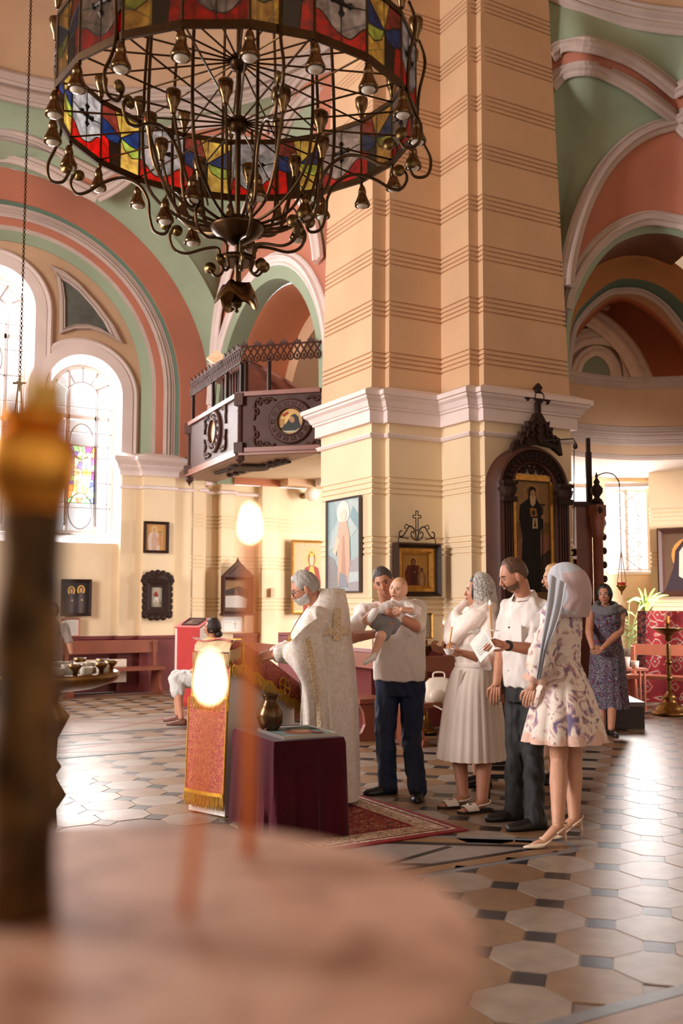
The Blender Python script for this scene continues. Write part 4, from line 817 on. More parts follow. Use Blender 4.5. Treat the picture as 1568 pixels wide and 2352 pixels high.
# ---- balcony
bal = thing('choir_balcony', 'carved dark wood choir balcony with round icon medallions jutting from the wall', 'balcony', (5.9, 13.4, 3.4))
BP = [V((6.04, 15.2, 0)), V((5.43, 14.74, 0)), V((5.22, 12.22, 0)), V((6.04, 11.42, 0))]
z0, z1 = 3.48, 4.29
PALE = mat('bleached_wood', (150, 116, 98), .5, var=.12, scale=6)
for i, nm in enumerate(('end_panel', 'long_panel', 'front_panel')):
    a, b = BP[i], BP[i + 1]; nn = V(((b - a).normalized().y, -(b - a).normalized().x, 0)); nn = nn if nn.dot(V((6.0, 13.2, 0)) - (a + b) / 2) < 0 else -nn
    m = MB(); m.hexa([a + Z * z0, b + Z * z0, b - nn * .05 + Z * z0, a - nn * .05 + Z * z0], [a + Z * z1, b + Z * z1, b - nn * .05 + Z * z1, a - nn * .05 + Z * z1]); m.build(nm, WOOD, bal)
    m = MB(); t = (b - a).normalized()
    for zz, hh, dd in ((z1 - .01, .06, .05), (z0 + .03, .06, .04), (z0 - .03, .03, .07)): MB().hexa([a + Z * (zz - hh / 2) + nn * dd, b + Z * (zz - hh / 2) + nn * dd, b - nn * .06 + Z * (zz - hh / 2), a - nn * .06 + Z * (zz - hh / 2)], [a + Z * (zz + hh / 2) + nn * dd, b + Z * (zz + hh / 2) + nn * dd, b - nn * .06 + Z * (zz + hh / 2), a - nn * .06 + Z * (zz + hh / 2)]).build('rail', WOODR, bal)

    if i in (1, 2):
        c = (a + b) / 2 + Z * (z0 + z1) / 2
        if i == 2: c = on_plane(668, 968, a, nn)
        else: c = on_plane(495, 992, a, nn)
        md = MB(); md.lathe(c, [(.31, 0), (.31, .03), (.29, .05), (.21, .05), (.195, .07), (.18, .07), (.17, .04), (.17, .02)], 32, nn)
        for k in range(14): q = 2 * math.pi * k / 14; md.tube([c + nn * .052 + (t * math.cos(q + d) * r + Z * math.sin(q + d) * r) for r, d in ((.22, -.1), (.265, -.12), (.265, .12), (.225, .1), (.235, 0))], .009, 5)
        med = md.build('medallion', WOOD, bal, True, 40)
        pd = MB(); pd.col = lin((222, 176, 112)); C = lambda poly, o: pd.add([c + nn * (.022 + .002 * o) + t * x * .18 + Z * y * .18 for x, y in poly], [range(len(poly))]); C(blob(0, 0, 1, 1, 28), 0)
        if i == 2:
            pd.col = lin((236, 196, 120)); C(blob(.1, .0, .55, .55), 1); pd.col = lin((58, 60, 58)); C([(-.8, -.55), (-.3, -.1), (.05, .45), (.35, .55), (.62, .3), (.7, -.1), (.85, -.45), (.3, -.75), (-.4, -.75)], 2); pd.col = lin((186, 140, 100)); C(blob(.12, .12, .2, .26, 14, .5), 3); pd.col = lin((170, 60, 50)); C([(-.7, .5), (-.2, .75), (-.15, .6), (-.5, .35)], 3); pd.col = lin((200, 196, 170)); C([(-.6, -.72), (.6, -.72), (.5, -.84), (-.5, -.84)], 3); pd.col = lin((150, 100, 60))
            for k in range(4): C([(-.85, .15 - .12 * k), (-.45, .15 - .12 * k), (-.45, .1 - .12 * k), (-.85, .1 - .12 * k)], 3)
        else:
            pd.col = lin((210, 196, 180)); C(blob(0, -.1, .5, .75), 1); pd.col = lin((190, 170, 150)); C(blob(0, .4, .22, .25), 2)
        pd.build('medallion_painting', PAINT, med)
        L_ = (b - a).length
        for sx_ in (-1, 1):
            for sz in (-1, 1):
                orn = MB(); k = c + t * sx_ * .44 + Z * sz * .24; 
                P = lambda x, y: k + nn * .015 + t * sx_ * x + Z * sz * y
                orn.tube(smooth([P(-.22, .06), P(-.12, .09), P(-.02, .07), P(.05, .08), P(.08, .0), P(.07, -.1), P(.09, -.2)], 30), .02, 6, flat=.6)
                orn.tube(smooth([P(-.16, .1), P(-.1, .03), P(-.04, .05), P(-.06, .09), P(-.1, .07)], 18), .014, 6); orn.tube(smooth([P(.1, -.02), P(.03, -.06), P(.04, -.12), P(.08, -.1)], 14), .014, 6)
                orn.tube(smooth([P(.0, .11), P(.04, .03), P(.0, .01), P(-.02, .05)], 12), .012, 6)
                orn.build('carved_scroll', WOOD, bal, True)
        # pierced frieze of interlaced loops on the rail above
        lat = MB(); zf0, zf1 = 4.73, 4.96; n = int((b - a).length / .095); st = (b - a).length / n
        lat.tube([a + Z * (zf1 - .015), b + Z * (zf1 - .015)], .014, 4)
        for k in range(n):
            q = a + t * st * (k + .5); 
            for s in (-1, 1): lat.tube(smooth([q + t * s * .055 + Z * zf1, q + t * s * .02 + Z * (zf1 - .07), q - t * s * .04 + Z * (zf0 + .06), q - t * s * .03 + Z * (zf0 + .01), q + Z * (zf0 - .005)], 12), .013, 5)
            lat.ball(q + Z * (zf0 + .045), (.018, .018, .03), 8)
            if k % 2 == 0: lat.prism([(-.04, 0), (.04, 0), (.05, .03), (.015, .03), (0, .07), (-.015, .03), (-.05, .03)], q + Z * zf1 - nn * .01, t, Z, nn * .02)
        lat.build('pierced_frieze', WOOD, bal)
        for f in ((.02, .45, .72, .98) if i == 1 else (.06, .35)):
            q = a + t * (b - a).length * f; MB().box(q - nn * .03 + Z * 4.53, (.045, .045, .48)).build('post', WOODD, bal)
for p in BP[1:3]:
    m = MB()
    for k in range(26): m.ball(p + Z * (z0 + .1 + k * .022), (.042, .042, .016), 8, Matrix.Rotation(.5, 3, 'X') @ Matrix.Rotation(k * .5, 3, 'Z'))
    m.cyl(p + Z * (z0 + .05), p + Z * (z1 - .1), .034, n=8); m.box(p + Z * (z1 - .08), (.13, .13, .17), Matrix.Rotation(.7, 3, 'Z')); m.box(p + Z * (z0 + .06), (.13, .13, .15), Matrix.Rotation(.7, 3, 'Z')); m.lathe(p + Z * (z0 - .2), [(.0, 0), (.03, .06), (.07, .1), (.06, .17)], 8); m.build('twisted_post', WOOD, bal)
m = MB(); pl = [(p.x, p.y) for p in BP]; m.prism(pl, (0, 0, z0 - .05), (1, 0, 0), (0, 1, 0), (0, 0, .06)); m.build('soffit', PALE, bal)
m = MB(); cc = V((5.75, 13.1, z0 - .06)); m.lathe(cc + V((0, 0, -.03)), [(.28, 0), (.3, .02), (.3, .035)], 24)
for s in (-1, 1):
    m.box(cc + V((-.2 * s + .02, s * .55, -.01)), (.08, .6, .03)); 
    for k in range(6): m.ball(cc + V((.05 + .05 * (k % 2), s * (.38 + .12 * k), -.015)), (.06, .05, .02), 8)
m.build('soffit_carving', WOODD, bal)
m = MB(); m.hexa([V((5.42, 12.35, 4.78)), V((6.0, 11.9, 4.36)), V((6.0, 13.3, 4.36)), V((5.42, 13.7, 4.78))], [V((5.42, 12.35, 4.82)), V((6.0, 11.9, 4.40)), V((6.0, 13.3, 4.40)), V((5.42, 13.7, 4.82))]); m.build('music_desk', WOODR, bal)
m = MB()
for k in range(7): MB().box(V((5.42, 12.75 + .1 * k, 4.52)), (.02, .02, .46)).build('baluster', WOODD, bal)
o = tag(MB().hexa([at(474, 822, 14.2), at(498, 803, 14.1), at(516, 818, 13.9), at(490, 833, 14.0)], [at(474, 826, 14.2), at(498, 807, 14.1), at(516, 822, 13.9), at(490, 837, 14.0)]).build('reading_board', mat('pale_board', (214, 176, 140), .6)), 'pale board lying on top of the balcony frieze', 'board')
# ---- hanging chain at left
ch = thing('hanging_chain', 'long thin chain hanging down in front of the tall left window', 'chain', at(45, 880, 9))
m = MB(); a = at(45, 880, 9); b = V((a.x, a.y, at(80, -40, 9).z)); n = 170
for k in range(n):
    p = a.lerp(b, k / n); q = a.lerp(b, (k + 1.25) / n); s = RT if k % 2 else F0; m.tube([p + s * .008, p.lerp(q, .5) + s * .013, q + s * .004, p.lerp(q, .5) - s * .013], .0045, 4, closed=True)
m.build('chain_links', BRONZE, ch)
m = MB(); m.box(a, (.012, .012, .16)); m.tube([a - RT * .06, a + RT * .06], .01, 5); m.tube([a - F0 * .06, a + F0 * .06], .01, 5); m.ball(a, .022, 8); m.build('chain_cross', BRONZE, ch)
m = MB()
for s in (-1, 1): m.tube([a + RT * s * .01, a + RT * (s * .06 + .0) - Z * .55], .007, 5)
m.build('lower_chain', BRONZE, ch)
# ============================================================ CHANDELIER
AX = V((2.345, 5.565, 0)); RG = 1.13; ZB, ZT = 4.505, 4.93
chd = thing('stained_glass_chandelier', 'great round brass chandelier with a ring of stained glass panels, bell lamps and scrolls', 'chandelier', AX + Z * ZB)
GREYG = tglass('clear_glass', (206, 206, 208), .62); REDG = tglass('red_glass', (226, 20, 44), .62); YEL = tglass('amber_glass', (250, 216, 146), .6); BLUE = tglass('blue_glass', (52, 116, 170), .62); GRN = tglass('green_glass', (206, 220, 140), .62); BRN = tglass('rose_glass', (186, 116, 108), .62); DRED = tglass('dark_red_glass', (70, 14, 22), .6)
NP = 20; A0 = math.radians(9 + 60.9 - 90)
def cp(a, r, z): return AX + V((r * math.cos(a), r * math.sin(a), z))
wave = lambda x: .05 * math.cos(2 * math.pi * x)
XP = [(BRN, [(0, 1), (.33, 1), (.5, .55), (.2, .7), (0, .78)]), (YEL, [(.33, 1), (.52, 1), (.5, .55)]), (YEL, [(.52, 1), (1, 1), (1, .88), (.5, .55)]), (BLUE, [(1, .88), (1, .48), (.75, .5), (.5, .55)]), (BLUE, [(0, .78), (.2, .7), (.5, .55), (.42, .42), (.2, .42), (0, .5)]), (GRN, [(.5, .55), (.75, .5), (1, .48), (1, .34), (.8, .3), (.6, .38)]), (YEL, [(.5, .55), (.6, .38), (.8, .3), (1, .34), (1, 0), (.5, 0)]), (REDG, [(0, .5), (.2, .42), (.25, 0), (0, 0)]), (DRED, [(.2, .42), (.42, .42), (.5, .55), (.5, 0), (.25, 0)])]
def wv(lo, hi, x0, x1, n=6): return [(x0 + (x1 - x0) * i / n, lo(x0 + (x1 - x0) * i / n)) for i in range(n + 1)] + [(x1 - (x1 - x0) * i / n, hi(x1 - (x1 - x0) * i / n)) for i in range(n + 1)]
rw = lambda x: .24 + .13 * math.cos(2 * math.pi * (x + .05)); md_ = lambda x: .58 + .04 * math.cos(2 * math.pi * x); on_ = lambda x: 1.0; ze = lambda x: 0.0
GP = [(GREYG, wv(md_, on_, 0, .5)), (GREYG, wv(md_, on_, .5, 1)), (GREYG, wv(rw, md_, 0, .5)), (GREYG, wv(rw, md_, .5, 1)), (REDG, wv(ze, rw, 0, .5)), (REDG, wv(ze, rw, .5, 1))]
frame = MB()
for k in range(NP):
    a0 = A0 + 2 * math.pi * k / NP; a1 = A0 + 2 * math.pi * (k + 1) / NP; p, q = cp(a0, RG, 0), cp(a1, RG, 0); nrm = V(((p + q).x / 2 - AX.x, (p + q).y / 2 - AX.y, 0)).normalized()
    # seen from inside: left to right is decreasing angle -> mirror
    def W_(x, y): return q.lerp(p, x) + Z * (ZB + (ZT - ZB) * y + .02 * math.cos(4 * math.pi * x) * (1 - 2 * y) * (abs(2 * y - 1)))
    for m, poly in (XP if k % 2 else GP):
        n = len(poly); pts = [W_(*xy) for xy in poly]; mb = MB(); mb.add([v + nrm * .003 for v in pts] + [v - nrm * .003 for v in pts], [list(range(n)), list(range(n, 2 * n))[::-1]]); mb.build('pane', m, chd)
    ld = MB()
    for m, poly in (XP if k % 2 else GP):
        pts = [W_(*xy) for xy in poly]; ld.tube(pts, .0045, 4, closed=True)
    tag(ld.build('leading', IRONB, chd), kind='stuff')
    if k % 2 == 0:
        c = W_(.5, .58); t = (p - q).normalized(); mb = MB()
        for d in (t, -t, Z, -Z): mb.hexa([c + d * .0 + (t + Z) * 0 + x for x in (-nrm * .02, nrm * .02, nrm * .02, -nrm * .02)], [c + d * .075 + x for x in (-nrm * .012, nrm * .012, nrm * .012, -nrm * .012)]) if False else mb.tube([c, c + d * .045, c + d * .06, c + d * .085], [.008, .012, .022, .004], 6)
        mb.ball(c, .02, 8); mb.build('cross_ornament', IRONB, chd)
rim = [cp(A0 + 2 * math.pi * k / NP, RG, ZB) for k in range(NP)]
mb = MB(); rr_ = lambda z, r: [cp(A0 + 2 * math.pi * k / NP, r, z) for k in range(NP)]
mb.grid([rr_(ZB - .03, RG - .008), rr_(ZB - .03, RG + .01), rr_(ZB + .015, RG + .01), rr_(ZB + .015, RG - .008)], cu=True, cv=True); mb.build('lower_rim', BRONZE, chd)
mb = MB(); mb.grid([rr_(ZT - .015, RG - .008), rr_(ZT - .015, RG + .01), rr_(ZT + .02, RG + .01), rr_(ZT + .02, RG - .008)], cu=True, cv=True); mb.build('upper_rim', BRONZE, chd)
bell = MB(); bell.lathe((0, 0, 0), [(.010, .0), (.02, -.015), (.027, -.04), (.03, -.055), (.026, -.06), (.034, -.085), (.044, -.11), (.056, -.135), (.057, -.15), (.054, -.155), (.044, -.14)], 14); bellm = bell.mesh('bell_lamp', mat('polished_bronze', (118, 92, 62), .22, 1.0, var=.15), True)
bulb = MB(); bulb.ball((0, 0, -.148), (.042, .042, .026), 12); bulbm = bulb.mesh('bulb', mat('frosted_bulb', (232, 222, 206), .2, sub=.2), True)
cup = MB(); cup.lathe((0, 0, 0), [(.010, -.06), (.018, -.05), (.022, -.02), (.03, .0), (.042, .025), (.047, .075), (.044, .088), (.038, .082)], 14); cupm = cup.mesh('lamp_cup', MATS['polished_bronze'], True)
bulb2 = MB(); bulb2.ball((0, 0, .085), (.03, .03, .026), 12); bulb2m = bulb2.mesh('bulb', MATS['frosted_bulb'], True)
def put(me, nm, par, loc, rot=None):
    o = link(nm, me, par); 
    if par.type == 'MESH': o.matrix_parent_inverse.identity()
    else: o.location = loc
    if rot is not None: o.rotation_euler = rot
    return o
for k in range(NP):
    a = A0 + 2 * math.pi * k / NP
    post = MB(); post.cyl(cp(a, RG, ZB - .06), cp(a, RG, ZT + .08), .009, n=6); post.ball(cp(a, RG, ZT + .06), .016, 8); post.ball(cp(a, RG, ZB - .04), .014, 8); post.build('upright', BRONZE, chd)
    o = put(bellm, 'bell_lamp', chd, cp(a, RG + .01, ZB - .045)); put(bulbm, 'bulb', o, None)
    o = put(cupm, 'lamp_cup', chd, cp(a, RG + .005, ZT + .09)); put(bulb2m, 'bulb', o, None)
for zz, nm in ((ZT + .0, 'upper_hub'), (ZB + .01, 'lower_hub')):
    mb = MB(); mb.lathe(AX + Z * zz, [(.02, -.06), (.05, -.05), (.055, -.02), (.06, 0), (.055, .03), (.03, .05)], 16); mb.build(nm, BRONZE, chd, True)
    for k in range(NP):
        a = A0 + 2 * math.pi * k / NP + (0 if zz > ZB + .1 else 0); MB().tube([cp(a, .04, zz), cp(a, RG, zz)], .0065, 6).build('spoke', BRONZE, chd)
MB().cyl(AX + Z * 3.42, AX + Z * 9.3, .017, n=10).build('central_rod', BRONZE, chd)
for k in range(20):  # basket of ribs rising from the bowl
    a = 2 * math.pi * (k + .3) / 20; long = k % 2 == 0; R1 = .60 if long else .52
    pts = [cp(a, .08, 3.84), cp(a, .2, 3.845), cp(a, .36, 3.9), cp(a, R1 - .06, 4.05), cp(a, R1, 4.25)] + ([cp(a, R1 + .01, 4.6), cp(a, R1 - .02, 5.2), cp(a, R1 - .1, 5.8), cp(a, .3, 6.6), cp(a, .04, 7.2)] if long else [cp(a, R1 + .03, 4.36)])
    MB().tube(smooth(pts, 36), .0105, 6).build('rib', BRONZE, chd)
    if not long: o = put(cupm, 'lamp_cup', chd, cp(a, R1 + .035, 4.41)); put(bulb2m, 'bulb', o, None)
for k in range(7):  # small bells hung under the basket
    a = 2 * math.pi * (k + .1) / 7; MB().tube(smooth([cp(a, .3, 3.87), cp(a, .36, 4.02), cp(a, .42, 4.05), cp(a, .45, 4.0)], 12), .006, 5).build('lamp_arm', BRONZE, chd); o = put(bellm, 'bell_lamp', chd, cp(a, .45, 4.0)); put(bulbm, 'bulb', o, None)
mb = MB(); mb.lathe(AX + Z * 3.84, [(.03, -.12), (.07, -.10), (.13, -.06), (.165, -.02), (.175, .0), (.16, .01), (.1, .02), (.09, .05), (.03, .055)], 28); mb.build('bowl', BRONZE, chd, True)
mb = MB(); mb.lathe(AX + Z * 3.62, [(.105, -.02), (.11, -.02), (.11, .02), (.105, .02)], 24)
for k in range(3): mb.tube([cp(k * 2.09, .01, 3.62), cp(k * 2.09, .11, 3.62)], .008, 5)
mb.build('collar', BRONZE, chd, True)
mb = MB(); rows = []
for r, h in ((.02, 3.47), (.05, 3.47), (.1, 3.44), (.125, 3.39), (.13, 3.36)): rows.append([cp(2 * math.pi * j / 32, r * (1 + (.12 * math.cos(4 * 2 * math.pi * j / 32) if r > .09 else 0)), h - (.035 * math.cos(4 * 2 * math.pi * j / 32) if r > .09 else 0)) for j in range(32)])
mb.grid(rows, cu=True); mb.grid([[p - Z * .006 for p in r] for r in rows], cu=True); mb.build('petal_cap', MATS['polished_bronze'], chd, True)
mb = MB(); mb.lathe(AX + Z * 3.28, [(0, 0), (.015, .01), (.008, .03), (.03, .045), (.035, .07), (.02, .1), (.012, .2)], 12); mb.build('finial', BRONZE, chd, True)
def spiral(a, r, z, d, R=.055):  # little disc-ended volute in the radial plane
    return [cp(a, r + d * R * (1 - t / 14) * math.cos(t * .55), z + R * (1 - t / 14) * math.sin(t * .55)) for t in range(12)]
for ang in (-31, 149, 62, 212, 258, 308):
    a = math.radians(ang)
    P = lambda r, z: cp(a, r, z)
    arm = MB()
    arm.tube(smooth([P(.11, 3.62), P(.09, 3.55), P(.13, 3.52), P(.17, 3.56)], 14), .009, 6)
    arm.tube(smooth([P(.11, 3.63), P(.12, 3.7), P(.2, 3.7), P(.32, 3.67), P(.4, 3.7), P(.43, 3.78), P(.4, 3.83), P(.36, 3.82)], 30), .010, 6)
    arm.tube(smooth([P(.43, 3.86), P(.46, 3.8), P(.53, 3.82), P(.56, 3.92), P(.57, 4.02), P(.63, 4.12), P(.74, 4.17), P(.86, 4.14), P(.96, 4.08), P(1.03, 4.07), P(1.07, 4.13), P(1.05, 4.19), P(1.0, 4.17)], 50), .0105, 6)
    arm.tube(smooth([P(1.08, 4.22), P(1.12, 4.15), P(1.2, 4.16), P(1.22, 4.26), P(1.17, 4.38), P(1.14, 4.5), P(1.15, 4.7), P(1.19, 4.9), P(1.15, 5.05)], 40), .0105, 6)
    arm.build('scroll_arm', BRONZE, chd, True)
    for r, z in ((.17, 3.575), (.385, 3.82), (.455, 3.86), (1.02, 4.19), (1.10, 4.24)):
        tn = V((-math.sin(a), math.cos(a), 0)); MB().lathe(P(r, z) - tn * .012, [(0, 0), (.036, .0), (.038, .008), (.036, .016), (.016, .018), (.014, .026), (0, .026)], 16, tn).build('volute_disc', mat('brass_disc', (112, 90, 56), .35, 1.0), chd, True)
# ============================================================ BENCHES AND STANDS
def bench(name, label, p0, p1, depth, wood, seat=.44, back=.88, group=None, dark=None, thick=.05, backgap=.16, bh=.16):
    """p0 -> p1: front edge of the seat; the back lies to the left of that direction"""
    p0, p1 = V((*p0, 0)), V((*p1, 0)); t = (p1 - p0).normalized(); n = V((-t.y, t.x, 0)); b = thing(name, label, 'bench', (p0 + p1) / 2, group)
    MB().hexa([p0 + Z * (seat - thick), p1 + Z * (seat - thick), p1 + n * depth + Z * (seat - thick), p0 + n * depth + Z * (seat - thick)], [p0 + Z * seat, p1 + Z * seat, p1 + n * depth + Z * seat, p0 + n * depth + Z * seat]).build('seat', wood, b)
    a0, a1 = p0 + n * (depth + .03), p1 + n * (depth + .03)
    MB().hexa([a0 + Z * (back - bh), a1 + Z * (back - bh), a1 + n * .04 + Z * (back - bh), a0 + n * .04 + Z * (back - bh)], [a0 + n * .03 + Z * back, a1 + n * .03 + Z * back, a1 + n * .07 + Z * back, a0 + n * .07 + Z * back]).build('backrest', wood, b)
    return b, p0, p1, t, n
def end_panel(b, p, t, n, depth, wood, seat=.44, back=.88, w=.05):
    prof = [(.0, 0), (.0, .07), (.06, .1), (.1, .18), (.07, .3), (.02, .39), (depth + .06, .39), (depth + .07, back), (depth + .11, back), (depth + .13, .3), (depth + .16, .1), (depth + .18, .0), (depth - .02, 0), (depth - .05, .09), (.16, .09), (.13, 0)]
    prof = [(.02, 0), (.0, .06), (.05, .09), (.09, .17), (.07, .3), (.02, .38), (depth, .38), (depth + .01, back - .03), (depth + .06, back - .02), (depth + .1, .3), (depth + .14, .08), (depth + .13, 0)]
    MB().prism(prof, p - t * w / 2, n, Z, t * w).build('end_panel', wood, b)
b, q0, q1, t, n = bench('pew', 'reddish wooden pew along the bright west face of the pier', (5.26, 13.2), (5.26, 9.05), .38, WOODR)
n = -n if False else n
for f in (.02, .5, .985): end_panel(b, q0.lerp(q1, f), t, n, .38, WOODR)
b, q0, q1, t, n = bench('pew', 'reddish wooden pew behind the standing family with a white bag on it', (5.62, 8.40), (7.8, 8.40), .38, WOODR)
for f in (.015, .985): end_panel(b, q0.lerp(q1, f), t, n, .38, WOODR)
b, q0, q1, t, n = bench('pew', 'long dark reddish bench under the arched window by the maroon wainscot', (2.2, 15.02), (5.18, 15.02), .36, WOODR, .43, .84, bh=.2)
for f in (.0, .5, .97): end_panel(b, q0.lerp(q1, f) + t * .03, t, n, .36, WOODR, .43, .84)
# right-hand bench before the carpet
pa, pb = at(1430, 1590, 13.7), at(1640, 1590, 13.0)
b, q0, q1, t, n = bench('pew', 'rosy varnished bench in front of the red hanging carpet', (pa.x, pa.y), (pb.x, pb.y), .36, WOODP, .45, .86, bh=.15)
for f in (.02, .9): end_panel(b, q0.lerp(q1, f), t, n, .36, WOODP, .45, .86)
# radiator box by the window bench
o = tag(MB().box((4.25, 15.52, .36), (.85, .16, .36)).build('radiator', mat('ivory_enamel', (224, 206, 186), .5)), 'white panel radiator behind the window bench', 'radiator')
# red and white analogion in the distance
an = thing('analogion', 'red and white cloth-covered icon stand at the end of the window bench', 'lectern', cf((434 - 784) / 2259 * 14.2, 14.2))
A = lambda u, v, d: at(u, v, d)
f0, f1, f2, f3 = cf(-2.36, 14.0), cf(-1.98, 13.8), cf(-1.86, 14.2), cf(-2.24, 14.4)
RED = mat('scarlet_cloth', (196, 52, 50), .7, var=.08, sheen=.3); WCL = mat('white_satin_cloth', (226, 214, 204), .6, var=.04, sheen=.2)
MB().hexa([f0, f1, f2, f3], [f0 + Z * 1.08, f1 + Z * 1.08, f2 + Z * 1.2, f3 + Z * 1.2]).build('white_drape', WCL, an)
k = .012; nf = V((-(f1 - f0).y, (f1 - f0).x, 0)).normalized() * -1
nf = nf if nf.dot(F0) < 0 else -nf
MB().hexa([f0.lerp(f1, .12) + nf * .02 + Z * .05, f1 + nf * .02 + Z * .05, f1, f0.lerp(f1, .12)], [f0.lerp(f1, .12) + nf * .02 + Z * 1.085, f1 + nf * .02 + Z * 1.085, f1 + Z * 1.085, f0.lerp(f1, .12) + Z * 1.085]).build('red_front_cloth', RED, an)
MB().hexa([f0 + nf * .02 + Z * 1.085, f1 + nf * .02 + Z * 1.085, f2 + Z * 1.205, f3 + Z * 1.205], [f0 + nf * .02 + Z * 1.1, f1 + nf * .02 + Z * 1.1, f2 + Z * 1.22, f3 + Z * 1.22]).build('red_top_cloth', RED, an)
cc = (f0 + f1 + f2 + f3) / 4 + Z * 1.165; ex = (f1 - f0).normalized(); ey = ((f3 + Z * .12) - f0).normalized()
picture('lying_icon', 'small icon lying on the red cloth of the distant icon stand', 'icon', cc, ex, ex.cross(ey), .28, .3, .02, WOOD, [((90, 60, 50), blob(.1, 0, .3, .3)), ((150, 120, 90), blob(-.2, -.1, .15, .2))], (120, 84, 66), .02, uy=ey)
# ---- main lectern with brocade cloths
LX = (RT * .64 + F0 * .768).normalized(); LY = V((LX.y, -LX.x, 0)); LY = LY if LY.dot(F0) < 0 else -LY   # LX: towards the priest, LY: towards camera
c0 = cf(-.80, 6.87)
lec = thing('draped_lectern', 'white lectern draped with red and gold brocade with fringes, before the priest', 'lectern', c0 + LX * .37 - LY * .2)
LP = lambda x, y, z: c0 + LX * x - LY * y + Z * z
WB = mat('white_lectern_paint', (232, 222, 214), .45, var=.03)
MB().hexa([LP(0, 0, .0106), LP(.70, 0, .0106), LP(.70, .37, .0106), LP(0, .37, .0106)], [LP(0.04, 0, 1.16), LP(.70, 0, .80), LP(.70, .34, .80), LP(0.04, .34, 1.16)]).build('cabinet', WB, lec)
BRO = ramp_mat('red_brocade', [(.0, (112, 18, 22)), (.42, (150, 30, 30)), (.5, (196, 120, 60)), (.56, (168, 40, 36)), (1, (140, 24, 26))], 'noise', 22, .55, 0, 2, 2.2, .25, .3)
GFR = mat('gold_fringe', (196, 152, 70), .5, .4, var=.2, scale=30)
def cloth(rows, th, nm, m, par, fringe=None):
    o = MB().sheet(rows, th).build(nm, m, par, True, 50); return o
tx = [(0.0, 1.205), (.1, 1.19), (.35, 1.06), (.6, .92), (.74, .845)]
rows = [[LP(x, y, z + .012 * math.sin(y * 20 + x * 5)) for x, z in tx] for y in [-.035 + .39 * i / 12 for i in range(13)]]
cloth(rows, .012, 'top_cloth', BRO, lec)
# white board under the book edge
MB().hexa([LP(.02, -.03, 1.13), LP(.73, -.03, .78), LP(.73, .35, .78), LP(.02, .35, 1.13)], [LP(.02, -.03, 1.17), LP(.73, -.03, .83), LP(.73, .35, .83), LP(.02, .35, 1.17)]).build('desk_board', WB, lec)
# side valance with gold edge and fringe (camera side)
ed = [(x, z) for x, z in tx]; pl = [LP(x, -.05 - .01 * math.sin(9 * x), z) for x, z in ed]
top = resample([LP(x, -.045, z + .01) for x, z in tx], 40); low = [p - Z * (.17 + .012 * math.sin(i * .9)) - LY * -.012 for i, p in enumerate(top)]
cloth([top, [p.lerp(q, .5) + LY * .01 for p, q in zip(top, low)], low], .006, 'side_valance', BRO, lec)
def fringe(line, L, n, nm, par, m=GFR, r=.006):
    pts = resample(line, n); mb = MB(); rr = random.Random(n)
    for p in pts: mb.tube([p, p - Z * L * .5 + RT * rr.uniform(-.004, .004), p - Z * L * rr.uniform(.9, 1.05) + RT * rr.uniform(-.008, .008)], [r, r * .9, r * .5], 4)
    return tag(mb.build(nm, m, par), kind='stuff')
gb = MB(); sweep(gb, [p + LY * .012 for p in low], [(-.012, 0), (-.012, .008), (.012, .008), (.012, 0)], LY); gb.build('gold_braid', mat('gold_braid', (214, 160, 50), .45, .5, var=.15, scale=40), lec)
fringe([p + LY * .012 for p in low], .075, 90, 'fringe', lec)
# long hanging cloth on the front (left) end, two panels
def hang(x, y0, y1, z0, z1, nm, bulge=.02):
    rows = []
    for i in range(14):
        z = z0 + (z1 - z0) * i / 13; rows.append([LP(x - .012 - bulge * abs(math.sin(9 * (y0 + (y1 - y0) * j / 12))) * (i / 13) - .02 * (i / 13), y0 + (y1 - y0) * j / 12, z) for j in range(13)])
    cloth(rows, .006, nm, BRO, lec); lowl = rows[-1]
    g = MB(); sweep(g, [p - LX * .008 for p in lowl], [(-.012, 0), (-.012, .008), (.012, .008), (.012, 0)], -LX); g.build('gold_braid', MATS['gold_braid'], lec); fringe([p - LX * .01 for p in lowl], .1, 56, 'fringe', lec)
    for j in (0, 12): MB().tube([r[j] - LX * .006 for r in rows], .007, 5).build('gold_edge', MATS['gold_braid'], lec)
hang(0.0, -.03, .36, .80, .16, 'long_front_cloth'); hang(0.03, -.04, .34, 1.12, .82, 'short_front_cloth', .015)
# rounded plain cloth roll at the high end with fringe
rw_ = MB(); rows = [[LP(.05 + .07 * math.cos(q), -.05 + .36 * i / 10, 1.13 + .085 * math.sin(q)) for q in [math.radians(d) for d in range(0, 200, 20)]] for i in range(11)]
cloth(rows, .01, 'folded_cloth', mat('ivory_gold_cloth', (206, 176, 130), .6, var=.2, scale=16, sheen=.3), lec)
fringe([LP(-.025, -.05 + .36 * i / 10, 1.12) for i in range(11)], .09, 50, 'fringe', lec, mat('pale_fringe', (196, 166, 120), .7, var=.2))
fringe([LP(-.02 + .02 * i, -.06, 1.14 + .005 * i) for i in range(6)], .08, 30, 'fringe', lec, MATS['pale_fringe'])
g = MB(); sweep(g, [LP(.105, -.05 + .36 * i / 10, 1.212) for i in range(11)], [(-.012, 0), (-.012, .008), (.012, .008), (.012, 0)], Z); sweep(g, [LP(.105, -.055, 1.195), LP(.1, -.06, 1.05)], [(-.01, 0), (-.01, .008), (.01, .008), (.01, 0)], LY); g.build('gold_braid', MATS['gold_braid'], lec)
